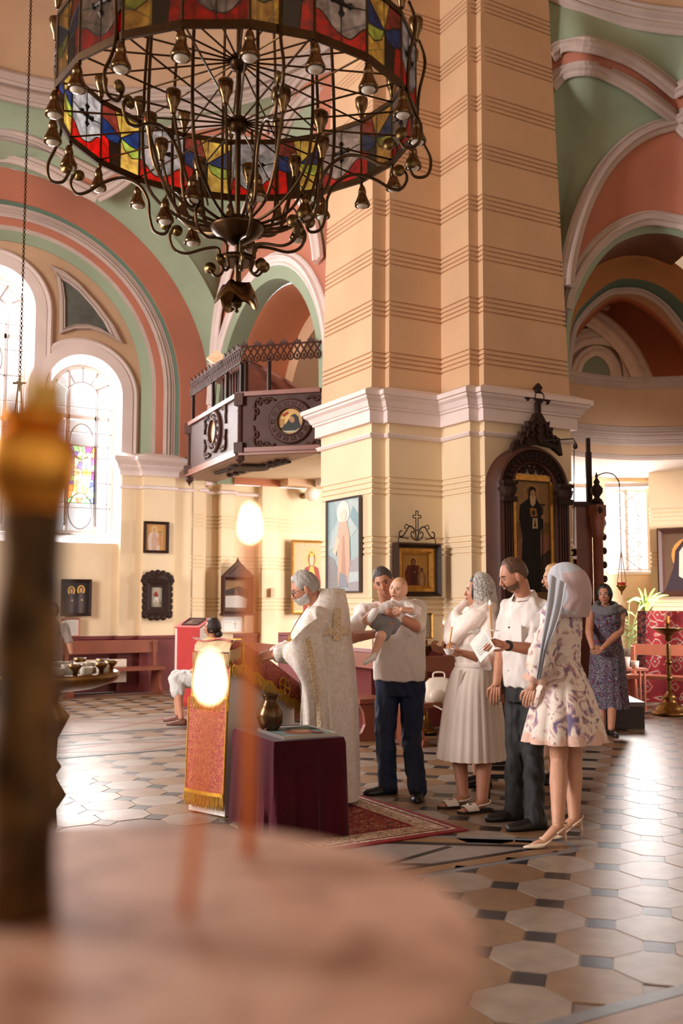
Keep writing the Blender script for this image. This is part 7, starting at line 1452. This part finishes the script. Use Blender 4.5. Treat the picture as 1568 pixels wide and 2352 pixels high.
b = MB(); rings_at(b, oE, ME, [(.885, .18, .13, 0, .01), (.98, .18, .135, 0, .015), (1.1, .182, .135, 0, .015), (1.28, .195, .138, 0, .01), (1.4, .19, .115, 0, -.01), (1.47, .13, .09, 0, -.01), (1.51, .075, .07, 0, -.01)]); b.caps(shR, V(shR).lerp(elR, .8), .075, .066); b.caps(shL, V(shL).lerp(elL, .85), .078, .07); b.caps(oE + ME @ V((-.08, -.01, 1.46)), shL, .06, .075); b.caps(oE + ME @ V((.08, -.01, 1.46)), shR, .06, .07); clothout(b, 'white_shirt', LINEN, pE)
cb_ = oE + ME @ V((0, .0, 1.5)); R = []
for z, r in ((-.01, .072), (.03, .07), (.045, .074), (.02, .088), (-.005, .098)): R.append([cb_ + ME @ V(((r) * math.sin(q), r * math.cos(q) * .95 + .01, z + .015 * -math.cos(q))) for q in [.25 + (2 * math.pi - .5) * j / 24 for j in range(25)]])
MB().sheet(R, .004).build('collar', LINEN, pE, True); MB().box(oE + ME @ V((-.09, .148, 1.26)), (.1, .008, .12), ME).build('shirt_pocket', LINEN, pE)
for z in (1.0, 1.1, 1.2, 1.3): MB().ball(oE + ME @ V((.01, .148 if z < 1.25 else .14, z)), .006, 8).build('button', BLK, pE)
b = MB(); rings_at(b, oE, ME, [(.78, .165, .125, 0, 0), (.9, .175, .128, 0, 0), (.98, .168, .122, 0, .01)]); leg(b, hiR - Z * .04, knR, anR - Z * .03, (.1, .075, .072, .064)); leg(b, hiL - Z * .04, knL, anL - Z * .03, (.1, .076, .073, .064)); clothout(b, 'dark_trousers', GREYT, pE)
for an, d in ((anR, RT * -1 - F0 * .3), (anL, RT * -1 - F0 * .35)): shoe_mb(an, d, .29, .05, .085).build('shoe', SHOEB, pE, True)
w = wrL.lerp(elL, .09); t = (elL - wrL).normalized(); MB().tube([w - t * .012, w + t * .012], .036, 14).build('wristwatch', BLK, pE, True); MB().box(w - F0 * .03 + Z * .015, (.035, .012, .035), frame(-70)).build('watch_face', BLK, pE)
sh_ = thing('paper_sheet', 'white printed sheet held low in front of the man with the wristwatch', 'paper', PX(1110, 1480, 6.5))
MB().sheet([[PX(1078, 1478, 6.62).lerp(PX(1103, 1522, 6.5), i / 4).lerp(PX(1112, 1443, 6.52).lerp(PX(1138, 1488, 6.42), i / 4), j / 4) + Z * .006 * math.sin(j) for j in range(5)] for i in range(5)], .0015).build('sheet', PAPER, sh_)
m = MB()
for k in range(7): p0_ = PX(1083, 1476, 6.61).lerp(PX(1104, 1514, 6.5), .15 + k * .11) - F0 * .004; p1_ = PX(1110, 1450, 6.53).lerp(PX(1132, 1486, 6.43), .15 + k * .11) - F0 * .004; m.tube([p0_, p1_], .0012, 4)
m.build('printed_lines', mat('print_grey', (150, 146, 146), .8), sh_)
# ---------- girl in floral dress and blue-grey scarf (back to us)
FLOR = ramp_mat('floral_print', [(0, (70, 60, 104)), (.34, (120, 104, 136)), (.41, (206, 170, 170)), (.45, (236, 220, 208)), (.56, (240, 226, 212)), (.60, (206, 166, 160)), (.67, (112, 92, 128)), (.74, (206, 186, 130)), (1, (234, 218, 204))], 'noise', 8.5, .7, 0, 5, 1.6, .15, .2)

def hem_fade(m, z0, z1, rgb):
    N = m.node_tree.nodes; L = m.node_tree.links; b = N['Principled BSDF']; src = b.inputs['Base Color'].links[0].from_socket; g = N.new('ShaderNodeNewGeometry'); sx = N.new('ShaderNodeSeparateXYZ'); nz = N.new('ShaderNodeTexNoise'); nz.inputs['Scale'].default_value = 9; nz.inputs['Detail'].default_value = 4; ad = N.new('ShaderNodeMath'); ad.operation = 'MULTIPLY_ADD'; ad.inputs[1].default_value = .42; mr = N.new('ShaderNodeMapRange'); mr.inputs['From Min'].default_value = z0 + .21; mr.inputs['From Max'].default_value = z1 + .21
    L.new(g.outputs['Position'], sx.inputs[0]); L.new(g.outputs['Position'], nz.inputs['Vector']); L.new(nz.outputs['Fac'], ad.inputs[0]); L.new(sx.outputs['Z'], ad.inputs[2]); L.new(ad.outputs[0], mr.inputs['Value']); mx = N.new('ShaderNodeMix'); mx.data_type = 'RGBA'; mx.inputs['A'].default_value = (*lin(rgb), 1); L.new(mr.outputs[0], mx.inputs['Factor']); L.new(src, mx.inputs['B']); L.new(mx.outputs['Result'], b.inputs['Base Color'])
hem_fade(FLOR, .63, .67, (226, 184, 164))
PINKH = mat('blush_satin', (226, 184, 164), .6, var=.04, scale=4, bump=.2, bscale=7, sheen=.2); SCARF = mat('blue_grey_scarf', (186, 189, 197), .75, var=.06, scale=4, bump=.25, bscale=10, sheen=.2); SCARP = mat('pink_grey_scarf', (194, 168, 166), .75, var=.06, scale=4, bump=.25, bscale=10, sheen=.2)
dG = 6.36; oG = cf((1290 - 784) / 2259 * dG, dG); MG = frame(146); pG = person('person', 'woman in floral mini dress, blue-grey headscarf and high heels seen from behind', oG)
hcG = PX(1297, 1345, 6.33); HG = frame(150, -6); shL, shR = oG + MG @ V((-.165, 0, 1.40)), oG + MG @ V((.165, 0, 1.40)); elL, wrL = PX(1240, 1520, 6.2), PX(1222, 1580, 6.22); elR, wrR = oG + MG @ V((.2, .05, 1.12)), oG + MG @ V((.1, .22, 1.0))
b = MB(); b.caps(oG + Z * 1.42, hcG - Z * .06, .05, .046); arm(b, shL, elL, wrL, (.046, .04, .038, .025)); arm(b, shR, elR, wrR, (.046, .04, .038, .025)); rings_at(b, oG, MG, [(.75, .16, .12, 0, 0), (1.0, .1, .08, 0, 0), (1.3, .13, .09, 0, 0), (1.42, .07, .06, 0, 0)])
anL, anR = on_z(1281, 1897, .125), on_z(1318, 1880, .125); knL, knR = PX(1283, 1745, 6.33), PX(1316, 1742, 6.42); leg(b, oG + MG @ V((-.085, 0, .85)), knL, anL, (.085, .058, .06, .036)); leg(b, oG + MG @ V((.085, 0, .85)), knR, anR, (.085, .058, .06, .036))
h1 = MB(); hand_mb(h1, wrL, RT * -.35 - Z, -F0 * .8 - RT * .4, 1, .5, .92); ft = MB()
dl = (RT * -1 - F0 * .22).normalized(); dr_ = (RT * -.95 + F0 * -.12).normalized()
for an, d in ((anL, dl), (anR, dr_)): q = V((an.x, an.y, 0)); ft.caps(an - Z * .005, q + d * .10 + Z * .035, .034, .024); ft.caps(q + d * .10 + Z * .033, q + d * .16 + Z * .022, .027, .016); ft.caps(an - d * .02 - Z * .03, an + Z * .02, .03, .03)
bodyout(b, pG, SKIN, extra=[head_mb(hcG, HG, .95), h1, ft]); features(pG, hcG, HG, .95)
hair_mb(hcG, HG, .97, lambda ph: .6 if math.cos(ph) > .5 else -.6, .016, 8).build('hair', BLOND, pG, True)
b = MB(); rings_at(b, oG, MG, [(1.06, .125, .1, 0, 0), (1.1, .125, .1, 0, 0), (1.2, .14, .115, 0, .01), (1.3, .165, .125, 0, .01), (1.39, .165, .1, 0, 0), (1.45, .09, .07, 0, 0)]); b.caps(shL, V(shL).lerp(elL, .5), .07, .075); b.caps(V(shL).lerp(elL, .5), elL, .078, .09); b.caps(elL, V(elL).lerp(wrL, .3), .09, .075); b.caps(shR, elR, .07, .085); clothout(b, 'dress_bodice', FLOR, pG)
skirt(oG, MG, [(1.09, .128, .104, 0, 0), (1.02, .16, .135, 0, 0), (.92, .2, .175, 0, 0), (.8, .235, .21, 0, 0), (.7, .262, .235, 0, 0), (.6, .286, .258, 0, 0)], 12, .16, phase=.4).build('dress_skirt', FLOR, pG, True)
b = MB(); q = V(elL).lerp(wrL, .32); t = (wrL - elL).normalized(); s = t.orthogonal().normalized(); s2 = t.cross(s); R = [[q + t * z + (s * math.cos(a) + s2 * math.sin(a)) * (r + .01 * math.sin(5 * a)) for a in [2 * math.pi * j / 30 for j in range(31)]] for z, r in ((-.03, .075), (.0, .06), (.03, .045), (.05, .06), (.075, .075))]; MB().sheet(R, .003).build('sleeve_ruffle', PINKH, pG, True)
# scarf: dome, left fall to the front, knotted pink layer at the nape
hood(pG, 'headscarf', SCARF, hcG, 150, HG, 1.0, .03, [(1.52, .115, .135, -.02, .85, hcG), (1.46, .135, .145, -.015, .75, hcG.lerp(oG, .5)), (1.40, .185, .155, 0, .6, oG)], 1.45, (.3, .8), .02)
hood(pG, 'scarf_nape_fold', SCARP, hcG, 150, HG, 1.0, .036, [(1.52, .122, .143, -.022, .85, hcG), (1.46, .142, .152, -.017, .75, hcG.lerp(oG, .5)), (1.385, .17, .152, -.01, .6, oG)], 1.5, (.3, .8), .02, .006, jr=(.2, .80), ir=(.42, 1))
f0_ = [PX(1262, 1318, 6.2), PX(1256, 1380, 6.1), PX(1246, 1450, 6.05), PX(1236, 1520, 6.04), PX(1230, 1560, 6.06)]; f1_ = [PX(1300, 1340, 6.12), PX(1288, 1400, 6.06), PX(1270, 1455, 6.02), PX(1252, 1500, 6.03), PX(1240, 1560, 6.05)]
f0_, f1_ = resample(smooth(f0_, 20), 16), resample(smooth(f1_, 20), 16); MB().sheet([[p.lerp(q, j / 8) - F0 * .012 * math.sin(j * 1.6) for j in range(9)] for p, q in zip(f0_, f1_)], .005).build('scarf_tail', SCARF, pG, True)
HEEL = mat('cream_heel', (222, 200, 176), .35)
for an, d in ((anL, dl), (anR, dr_)):
    q = V((an.x, an.y, 0)); s = d.cross(Z); R = []
    for x, z, w, h in ((-.045, .095, .02, .03), (-.02, .092, .028, .035), (.03, .07, .028, .02), (.07, .035, .032, .02), (.11, .012, .036, .034), (.15, .008, .033, .034), (.19, .006, .022, .022), (.225, .006, .008, .01)): R.append([q + d * x + s * w * math.cos(a) + Z * (z + max(-.3, math.sin(a)) * h * .6 + .004) for a in [2 * math.pi * j / 14 for j in range(14)]])
    MB().rings(R).build('shoe', HEEL, pG, True); MB().tube([q - d * .035 + Z * .095, q - d * .05 + Z * .05, q - d * .048 + Z * .001], [.017, .007, .005], 8).build('stiletto_heel', HEEL, pG, True); MB().tube(smooth([q + d * .02 + s * .03 + Z * .085, q - d * .03 + s * .03 + Z * .12, q - d * .058 + Z * .14, q - d * .03 - s * .03 + Z * .12, q + d * .02 - s * .03 + Z * .085], 20), .006, 6).build('slingback_strap', HEEL, pG, True); MB().ball(q + d * .135 + Z * .034, (.02, .02, .006), 10).build('shoe_ornament', mat('steel_buckle', (190, 186, 180), .2, 1.0), pG, True)
# ---------- blond woman hidden between
dH = 8.2; oH = cf((1272 - 784) / 2259 * dH, dH); MH = frame(-170); pH = person('person', 'blond-haired person almost hidden between the bearded man and the scarfed woman', oH); hcH = PX(1272, 1330, dH)
b = MB(); b.caps(oH + Z * 1.38, hcH - Z * .06, .05, .046); rings_at(b, oH, MH, [(.2, .16, .12, 0, 0), (.9, .16, .12, 0, 0), (1.3, .15, .1, 0, 0), (1.42, .07, .06, 0, 0)]); leg(b, oH + MH @ V((.09, 0, .8)), oH + MH @ V((.09, .02, .48)), oH + MH @ V((.09, 0, .08))); leg(b, oH + MH @ V((-.09, 0, .8)), oH + MH @ V((-.09, .02, .48)), oH + MH @ V((-.09, 0, .08))); bodyout(b, pH, SKIN, .01, 4, [head_mb(hcH, frame(180), .94)]); features(pH, hcH, frame(180), .94)
hair_mb(hcH, frame(180), .98, lambda ph: .6 if math.cos(ph) > .5 else -.7, .02, 5).build('hair', BLOND, pH, True); b = MB(); rings_at(b, oH, MH, [(.5, .18, .14, 0, 0), (1.0, .165, .13, 0, 0), (1.3, .18, .13, 0, .0), (1.4, .15, .09, 0, 0), (1.44, .07, .06, 0, 0)]); clothout(b, 'dark_dress', mat('dark_cloth', (60, 54, 60), .8), pH, .012, 4)
for s in (-.09, .09): shoe_mb(oH + MH @ V((s, 0, 0)), MH @ V((0, 1, 0)), .24, .042, .06).build('shoe', SHOEB, pH, True)
# ---------- woman in dark floral dress at the back
FLD = ramp_mat('dark_floral_print', [(0, (20, 22, 44)), (.36, (26, 28, 56)), (.395, (80, 104, 80)), (.42, (24, 26, 52)), (.46, (186, 170, 176)), (.474, (28, 30, 58)), (.52, (24, 26, 50)), (.545, (140, 36, 64)), (.57, (26, 28, 56)), (.61, (60, 84, 120)), (.635, (186, 170, 170)), (.65, (28, 30, 56)), (1, (60, 40, 70))], 'noise', 17, .75, 0, 4, 2.0)
dW_ = 11.25; oW = cf((1391 - 784) / 2259 * dW_, dW_); MW = frame(-106); pW = person('person', 'dark-haired woman in sleeveless dark floral dress with clasped hands by the plinth', oW); hcW = PX(1388, 1367, 11.2); HW = frame(-116, 2, 2)
shR, shL = oW + MW @ V((.165, 0, 1.36)), oW + MW @ V((-.165, 0, 1.36)); elR, elL = PX(1352, 1452, 11.1), PX(1424, 1450, 11.15); wrR, wrL = PX(1360, 1488, 10.98), PX(1382, 1490, 10.98)
b = MB(); b.caps(oW + Z * 1.36, hcW - Z * .06, .052, .047); arm(b, shR, elR, wrR, (.056, .045, .042, .028)); arm(b, shL, elL, wrL, (.056, .045, .042, .028)); rings_at(b, oW, MW, [(.5, .15, .12, 0, 0), (.9, .15, .12, 0, 0), (1.3, .14, .1, 0, 0), (1.4, .07, .06, 0, 0)]); anR, anL = on_z(1383, 1668, .08), on_z(1403, 1672, .08); leg(b, oW + MW @ V((.08, 0, .8)), PX(1378, 1590, 11.2), anR, (.085, .058, .058, .038)); leg(b, oW + MW @ V((-.08, 0, .8)), PX(1406, 1590, 11.2), anL, (.085, .058, .058, .038))
h1 = MB(); hand_mb(h1, wrR, RT * .8 - Z * .5, -F0, -1, .6, .95); hand_mb(h1, wrL, RT * -.8 - Z * .4, -F0, 1, .6, .95); bodyout(b, pW, SKIN2, .009, 5, [head_mb(hcW, HW, .98), h1]); features(pW, hcW, HW, .98, (40, 30, 28), mat('lips_rose', (190, 80, 84), .4), (-.4, 0))
hair_mb(hcW, HW, 1.0, lambda ph: .66 if math.cos(ph) > .75 else (-.2 if math.cos(ph) > .3 else -.9), .018, 9).build('hair', mat('black_hair', (32, 26, 26), .45, bump=.4, bscale=80), pW, True)
b = MB(); rings_at(b, oW, MW, [(.95, .165, .14, 0, 0), (1.05, .155, .13, 0, 0), (1.15, .165, .145, 0, .01), (1.24, .175, .16, 0, .03), (1.33, .165, .12, 0, .01), (1.4, .13, .085, 0, 0), (1.43, .08, .065, 0, 0)]); clothout(b, 'dress_bodice', FLD, pW); skirt(oW, MW, [(1.02, .16, .135, 0, 0), (.92, .185, .16, 0, 0), (.75, .2, .175, 0, 0), (.5, .215, .19, 0, 0), (.27, .235, .2, 0, 0)], 16, .07).build('dress_skirt', FLD, pW, True)
b = MB(); rings_at(b, oW, MW, [(1.0, .168, .143, 0, 0), (1.03, .166, .141, 0, 0)]); b.build('belt', mat('plum_belt', (120, 60, 80), .5), pW, True)
q = lambda x, y, z: oW + MW @ V((x, y, z)); cowl(pW, 'grey_shawl', mat('grey_shawl', (104, 100, 104), .85, bump=.5, bscale=20, sheen=.2), [[q(0, -.09, 1.45), q(.1, -.03, 1.44), q(.1, .09, 1.40), q(0, .13, 1.37), q(-.1, .09, 1.40), q(-.1, -.03, 1.44), q(0, -.09, 1.45)], [q(.15, -.04, 1.40), q(.12, .09, 1.36), q(0, .15, 1.33), q(-.13, .08, 1.36), q(-.2, .0, 1.36)], [q(0, -.12, 1.38), q(-.15, -.06, 1.40), q(-.21, -.02, 1.32)]], [.034, .032, .03], fold=.006)
for an, d in ((anR, RT * -.25 - F0), (anL, RT * .1 - F0)): shoe_mb(an, d, .24, .042, .055).build('shoe', SHOEB, pW, True)
# ---------- the priest
BROW = ramp_mat('white_brocade', [(.3, (206, 194, 184)), (.48, (230, 220, 212)), (.55, (212, 198, 180)), (.7, (226, 216, 206))], 'noise', 13, .55, 0, 3, 1.5, .3, .3); GALL = ramp_mat('gold_galloon', [(0, (186, 156, 110)), (.45, (206, 180, 140)), (.55, (226, 208, 184)), (1, (170, 140, 96))], 'voronoi', 45, .5, .1, bump=.2)
dP = 7.35; oP = cf((738 - 784) / 2259 * dP, dP); MP = frame(173); pP = person('person', 'grey-bearded priest in white brocade vestments reading at the lectern', oP); hcP = PX(700, 1353, 7.28); HP = frame(184, -22, 0)
shL, shR = PX(727, 1420, 7.12), PX(716, 1420, 7.5); elL, wrL = PX(690, 1500, 6.98), PX(630, 1505, 6.95); elR, wrR = PX(680, 1490, 7.5), PX(625, 1500, 7.25)
b = MB(); b.caps(PX(735, 1405, 7.32), hcP + HP @ V((0, -.04, -.07)), .066, .06); arm(b, shL, elL, wrL); arm(b, shR, elR, wrR); rings_at(b, oP, MP, [(.1, .16, .12, 0, 0), (.9, .17, .13, 0, 0), (1.3, .17, .12, 0, 0), (1.42, .08, .07, 0, 0)])
h1 = MB(); hand_mb(h1, wrL, RT * -1 - Z * .12, Z * .7 - F0 * .6, 1, .35); hand_mb(h1, wrR, RT * -1 - Z * .12, Z * .8 + F0 * .3, -1, .35); bodyout(b, pP, SKIN2, extra=[head_mb(hcP, HP, 1.03, nose=1.2), h1]); features(pP, hcP, HP, 1.03, (150, 144, 138), gaze=(0, -.6))
hair_mb(hcP, HP, 1.03, man_hair(.62, -.12, -.62), .02, 12, clump=.009).build('hair', HAIRG, pP, True); beard_mb(hcP, HP, 1.03, .016, -.36, low=.5).build('beard', HAIRG, pP, True); T = lambda x, y, z: hcP + HP @ V((x, y, z)) * 1.03
MB().tube([T(-.03, .08, -.06), T(-.012, .099, -.047), T(.012, .099, -.047), T(.03, .08, -.06)], [.004, .009, .009, .004], 8).build('moustache', HAIRG, pP, True)
gl = MB(); GLM = mat('spectacle_frame', (60, 50, 50), .3)
for s in (-1, 1):
    gl.tube([T(s * .033 + .022 * math.cos(a), .1 - .004 * abs(math.cos(a)), .0 + .017 * math.sin(a)) for a in [2 * math.pi * k / 20 for k in range(20)]], .0022, 5, closed=True); gl.tube([T(s * .055, .096, .004), T(s * .076, .05, .006), T(s * .08, -.01, .002)], .002, 5)
gl.tube([T(-.011, .102, .002), T(0, .105, .005), T(.011, .102, .002)], .002, 5); gl.build('glasses', GLM, pP, True)
b = MB(); b.caps(PX(729, 1402, 7.3), PX(738, 1420, 7.3), .072, .085); clothout(b, 'black_collar', BLK, pP)
# mantle: high stiff back, raised over the forearms in front; front of the ring is at the reading desk
def mring(z, a, bf, bb, dx, dy, amp=0.0, lift=0.0, n=72):
    row = []
    for j in range(n + 1):
        q = 2 * math.pi * j / n - math.pi / 2; c, s = math.cos(q), math.sin(q); k = 1 + amp * math.sin(9 * q + z * 2) + amp * .6 * math.sin(5 * q); row.append(oP + MP @ V((dx + a * k * c, dy + (bf if s > 0 else bb) * k * s, z + lift * max(0, s) ** 2)))
    return row
mrings = [mring(1.575, .10, .10, .155, 0, -.02), mring(1.50, .15, .13, .175, 0, -.015, .005), mring(1.43, .215, .16, .195, 0, -.01, .01), mring(1.34, .25, .2, .215, 0, .0, .012), mring(1.2, .27, .22, .235, 0, .01, .02), mring(1.0, .285, .19, .25, 0, .0, .03, .06), mring(.75, .295, .16, .26, 0, -.01, .035, .08), mring(.5, .30, .15, .265, 0, -.01, .04, .06), mring(.25, .305, .15, .27, 0, -.01, .045, .03), mring(.05, .31, .16, .275, 0, -.01, .05)]
for i, r in enumerate(mrings[:3]):   # high stiff collar edge behind, open at the throat
    for j, p in enumerate(r):
        q = 2 * math.pi * j / 72 - math.pi / 2
        if math.sin(q) > .2: r[j] = p - Z * (.13 - .03 * i) * (math.sin(q) - .2) + (MP @ V((0, -.02, 0)))
R_ = [resample(r, 73) for r in mrings]; MB().sheet(R_, .008).build('white_mantle', BROW, pP, True)
b = MB(); b.caps(shL, elL, .09, .095); b.caps(elL, V(elL).lerp(wrL, .8), .09, .062); b.caps(shR, elR, .085, .09); b.caps(elR, V(elR).lerp(wrR, .8), .088, .06); clothout(b, 'wide_sleeves', BROW, pP)
b = MB(); b.tube([V(elL).lerp(wrL, .74), V(elL).lerp(wrL, .93)], [.052, .044], 16); b.build('cuff', BROW, pP, True); MB().tube([V(elL).lerp(wrL, .88), V(elL).lerp(wrL, .93)], [.05, .048], 16).build('cuff_braid', GALL, pP, True)
# sleeve side drape falling from the near forearm
f = [V(elL).lerp(wrL, .55) - F0 * .05, V(elL) - F0 * .09 + Z * .04, V(shL).lerp(elL, .3) - F0 * .1]
R = [resample([PX(655, 1480, 6.9), PX(672, 1470, 6.86), PX(700, 1440, 6.92), PX(728, 1420, 7.0)], 14), resample([PX(650, 1510, 6.88), PX(680, 1530, 6.82), PX(712, 1520, 6.85), PX(742, 1480, 6.95)], 14), resample([PX(690, 1560, 6.9), PX(698, 1590, 6.86), PX(722, 1590, 6.86), PX(750, 1560, 6.94)], 14), resample([PX(690, 1640, 6.94), PX(705, 1660, 6.9), PX(730, 1665, 6.9), PX(756, 1640, 6.96)], 14)]
R.append(resample([PX(690, 1740, 6.98), PX(708, 1750, 6.94), PX(735, 1755, 6.94), PX(760, 1740, 7.0)], 14))
R = [list(r) for r in zip(*[smooth(list(c), 20) for c in zip(*R)])]
for i, r in enumerate(R):
    for j, p in enumerate(r): r[j] = p - F0 * .018 * math.sin(j * 1.3 + i * .15) * (i / 20)
MB().sheet(R, .008).build('mantle_front_fold', BROW, pP, True)
def band_on(js, i0, i1, nm):
    rows = []
    for i in range(i0, i1 + 1):
        a, c = R_[i], R_[min(i + 1, len(R_) - 1)]
        for f in ((0, .5) if i < i1 else (0,)):
            row = []
            for j in js: p = a[j].lerp(c[j], f); q = oP + MP @ V((0, -.01, p.z)); n_ = V((p.x - q.x, p.y - q.y, 0)).normalized(); row.append(p + n_ * .011)
            rows.append(row)
    MB().sheet(rows, .003).build(nm, GALL, pP, True)
# frame X = right hand; camera side is the left hand (x<0): indices around q = pi
MB().sheet([[r[j] - F0 * .012 for j in (7, 8, 9)] for r in R[2:]], .003).build('galloon_band', GALL, pP, True); band_on(range(50, 53), 3, 4, 'galloon_band'); band_on(range(60, 64), 2, 4, 'galloon_band'); 
rows = [[p + n for p in []] for n in []]
hb = []
for zf in (0, .12, .24):
    row = []
    for j in range(52, 70): p = R_[3][j].lerp(R_[4][j], .35 + zf * 1.6); q = oP + MP @ V((0, -.01, p.z)); row.append(p + V((p.x - q.x, p.y - q.y, 0)).normalized() * .014)
    hb.append(row)
MB().sheet(hb, .003).build('galloon_band', GALL, pP, True)
cr = MB(); q = PX(665, 1475, 7.05); cr.tube([q + Z * .05, q - Z * .04], .008, 6); cr.tube([q + RT * .025 + Z * .015, q - RT * .025 + Z * .015], .008, 6); cr.build('pectoral_cross', GOLD, pP); MB().tube(smooth([q + Z * .05, PX(680, 1430, 7.08), PX(700, 1400, 7.15)], 14), .004, 5).build('cross_chain', GOLD, pP)
for s in (-.1, .1): shoe_mb(oP + MP @ V((s, .05, 0)), MP @ V((0, 1, 0)), .28, .05, .08).build('shoe', SHOEB, pP, True)
# ---------- seated woman behind the lectern
dS = 12.3; oS = cf((488 - 784) / 2259 * dS, dS); MS = frame(186); pS = person('person', 'seated dark-haired woman in a pale skirt partly hidden behind the draped lectern', oS); hcS = PX(487, 1443, dS)
b = MB(); b.caps(oS + Z * .95, hcS - Z * .05, .05, .046); rings_at(b, oS, MS, [(.45, .17, .15, 0, 0), (.7, .15, .12, 0, 0), (.95, .16, .1, 0, 0), (1.0, .07, .06, 0, 0)]); hl, hr = oS + MS @ V((-.09, .05, .5)), oS + MS @ V((.09, .05, .5)); kl, kr = PX(405, 1560, 12.2), PX(408, 1556, 12.5); al, ar = on_z(416, 1648, .09), on_z(408, 1640, .09); leg(b, hl, kl, al, (.085, .06, .056, .036)); leg(b, hr, kr, ar, (.085, .06, .056, .036)); arm(b, oS + MS @ V((-.16, 0, .93)), oS + MS @ V((-.2, .05, .68)), oS + MS @ V((-.1, .25, .6))); arm(b, oS + MS @ V((.16, 0, .93)), oS + MS @ V((.2, .05, .68)), oS + MS @ V((.1, .25, .6)))
bodyout(b, pS, SKIN2, .01, 4, [head_mb(hcS, frame(178, 4), .96)]); features(pS, hcS, frame(178, 4), .96)
hair_mb(hcS, frame(178, 4), 1.0, lambda ph: .62 if math.cos(ph) > .6 else -.55, .022, 5).build('hair', HAIRD, pS, True); MB().ball(hcS + RT * .085 - Z * .07, (.05, .045, .045), 12).build('hair_bun', HAIRD, pS, True)
b = MB(); rings_at(b, oS, MS, [(.46, .18, .15, 0, 0), (.7, .165, .13, 0, 0), (.94, .18, .11, 0, 0), (1.0, .08, .07, 0, 0)]); clothout(b, 'dark_blouse', mat('grey_blouse', (120, 110, 108), .8), pS, .012, 4)
b = MB(); b.caps(hl, kl, .12, .1); b.caps(hr, kr, .12, .1); b.caps(kl, kl.lerp(al, .35), .1, .09); b.caps(kr, kr.lerp(ar, .35), .1, .09); clothout(b, 'pale_skirt', mat('pale_skirt', (206, 204, 202), .8, bump=.2, bscale=10), pS, .012, 4)
for an in (al, ar): shoe_mb(an, RT * -1, .24, .04, .06).build('shoe', mat('brown_shoe', (110, 62, 46), .5), pS, True)
ss = thing('low_stool', 'low wooden stool under the seated woman behind the lectern', 'stool', oS); MB().box(oS + Z * .41, (.45, .4, .04), MS).build('seat', WOODR, ss)
for x in (-.18, .18):
    for y in (-.15, .15): MB().cyl(oS + MS @ V((x, y, 0)), oS + MS @ V((x, y, .39)), .02, n=8).build('leg', WOODR, ss)
# ---------- figure at the far left behind the column
dL_ = 13.4; oL = cf((120 - 784) / 2259 * dL_, dL_); ML = frame(0); pL = person('person', 'standing person in grey mostly hidden behind the brass column by the bench', oL); hcL = PX(120, 1405, dL_)
b = MB(); b.caps(oL + Z * 1.2, hcL - Z * .06, .05, .046); rings_at(b, oL, ML, [(.2, .15, .12, 0, 0), (.8, .16, .12, 0, 0), (1.15, .16, .1, 0, 0), (1.22, .07, .06, 0, 0)]); arm(b, oL + V((0, 0, 1.14)) + RT * .16, PX(158, 1475, 13.3), PX(163, 1500, 13.2)); leg(b, oL + RT * .09 + Z * .6, oL + RT * .09 + Z * .4, oL + RT * .09 + Z * .08); leg(b, oL - RT * .09 + Z * .6, oL - RT * .09 + Z * .4, oL - RT * .09 + Z * .08); bodyout(b, pL, SKIN2, .012, 4, [head_mb(hcL, frame(-90), .95)]); features(pL, hcL, frame(-90), .95)
b = MB(); rings_at(b, oL, ML, [(.12, .2, .16, 0, 0), (.7, .18, .14, 0, 0), (1.1, .19, .12, 0, 0), (1.2, .09, .08, 0, 0)]); b.caps(oL + Z * 1.12 + RT * .17, PX(157, 1472, 13.3), .065, .06); clothout(b, 'grey_coat', mat('grey_coat', (150, 138, 130), .8), pL, .012, 4); hair_mb(hcL, frame(-90), .98, lambda ph: .6 if math.cos(ph) > .5 else -.6, .02, 5).build('hair', HAIRD, pL, True)
for s in (-.09, .09): shoe_mb(oL + RT * s, -F0, .24, .042, .06).build('shoe', SHOEB, pL, True)
# ---------- candles in hands, paper cup
candle('thin lit candle held by the half-hidden woman in the white jacket', PX(1022, 1486, 7.5), PX(1018, 1434, 7.5), .0055, flame=.9, wax=mat('pale_beeswax', (216, 160, 84), .5, sub=.2))
candle('thin lit candle standing in the paper cup of the lace-veiled woman', PX(1030, 1496, 7.05), PX(1038, 1439, 7.05), .0055, flame=.9, wax=mat('pale_beeswax', (216, 160, 84), .5, sub=.2))
candle('thin lit candle held upright by the man with the wristwatch', PX(1130, 1464, 6.42), PX(1124, 1390, 6.42), .0055, flame=.9, wax=mat('pale_beeswax', (216, 160, 84), .5, sub=.2))
pcup = PX(1031, 1494, 7.05); cpo = thing('paper_cup', 'white paper drip cup round the candle of the lace-veiled woman', 'cup', pcup); MB().lathe(pcup, [(.012, -.03), (.02, -.03), (.042, .012), (.04, .012), (.018, -.026), (.007, -.02)], 20).build('cup_wall', PAPER, cpo)
pcup = PX(1130, 1448, 6.42); cpo = thing('paper_collar', 'small white paper collar round the candle of the bearded man', 'paper', pcup); MB().sheet([[pcup + RT * math.cos(a) * r + F0 * math.sin(a) * r + Z * (.01 - r * .25) for a in [2 * math.pi * j / 16 for j in range(17)]] for r in (.007, .05)], .0015).build('collar_sheet', PAPER, cpo)
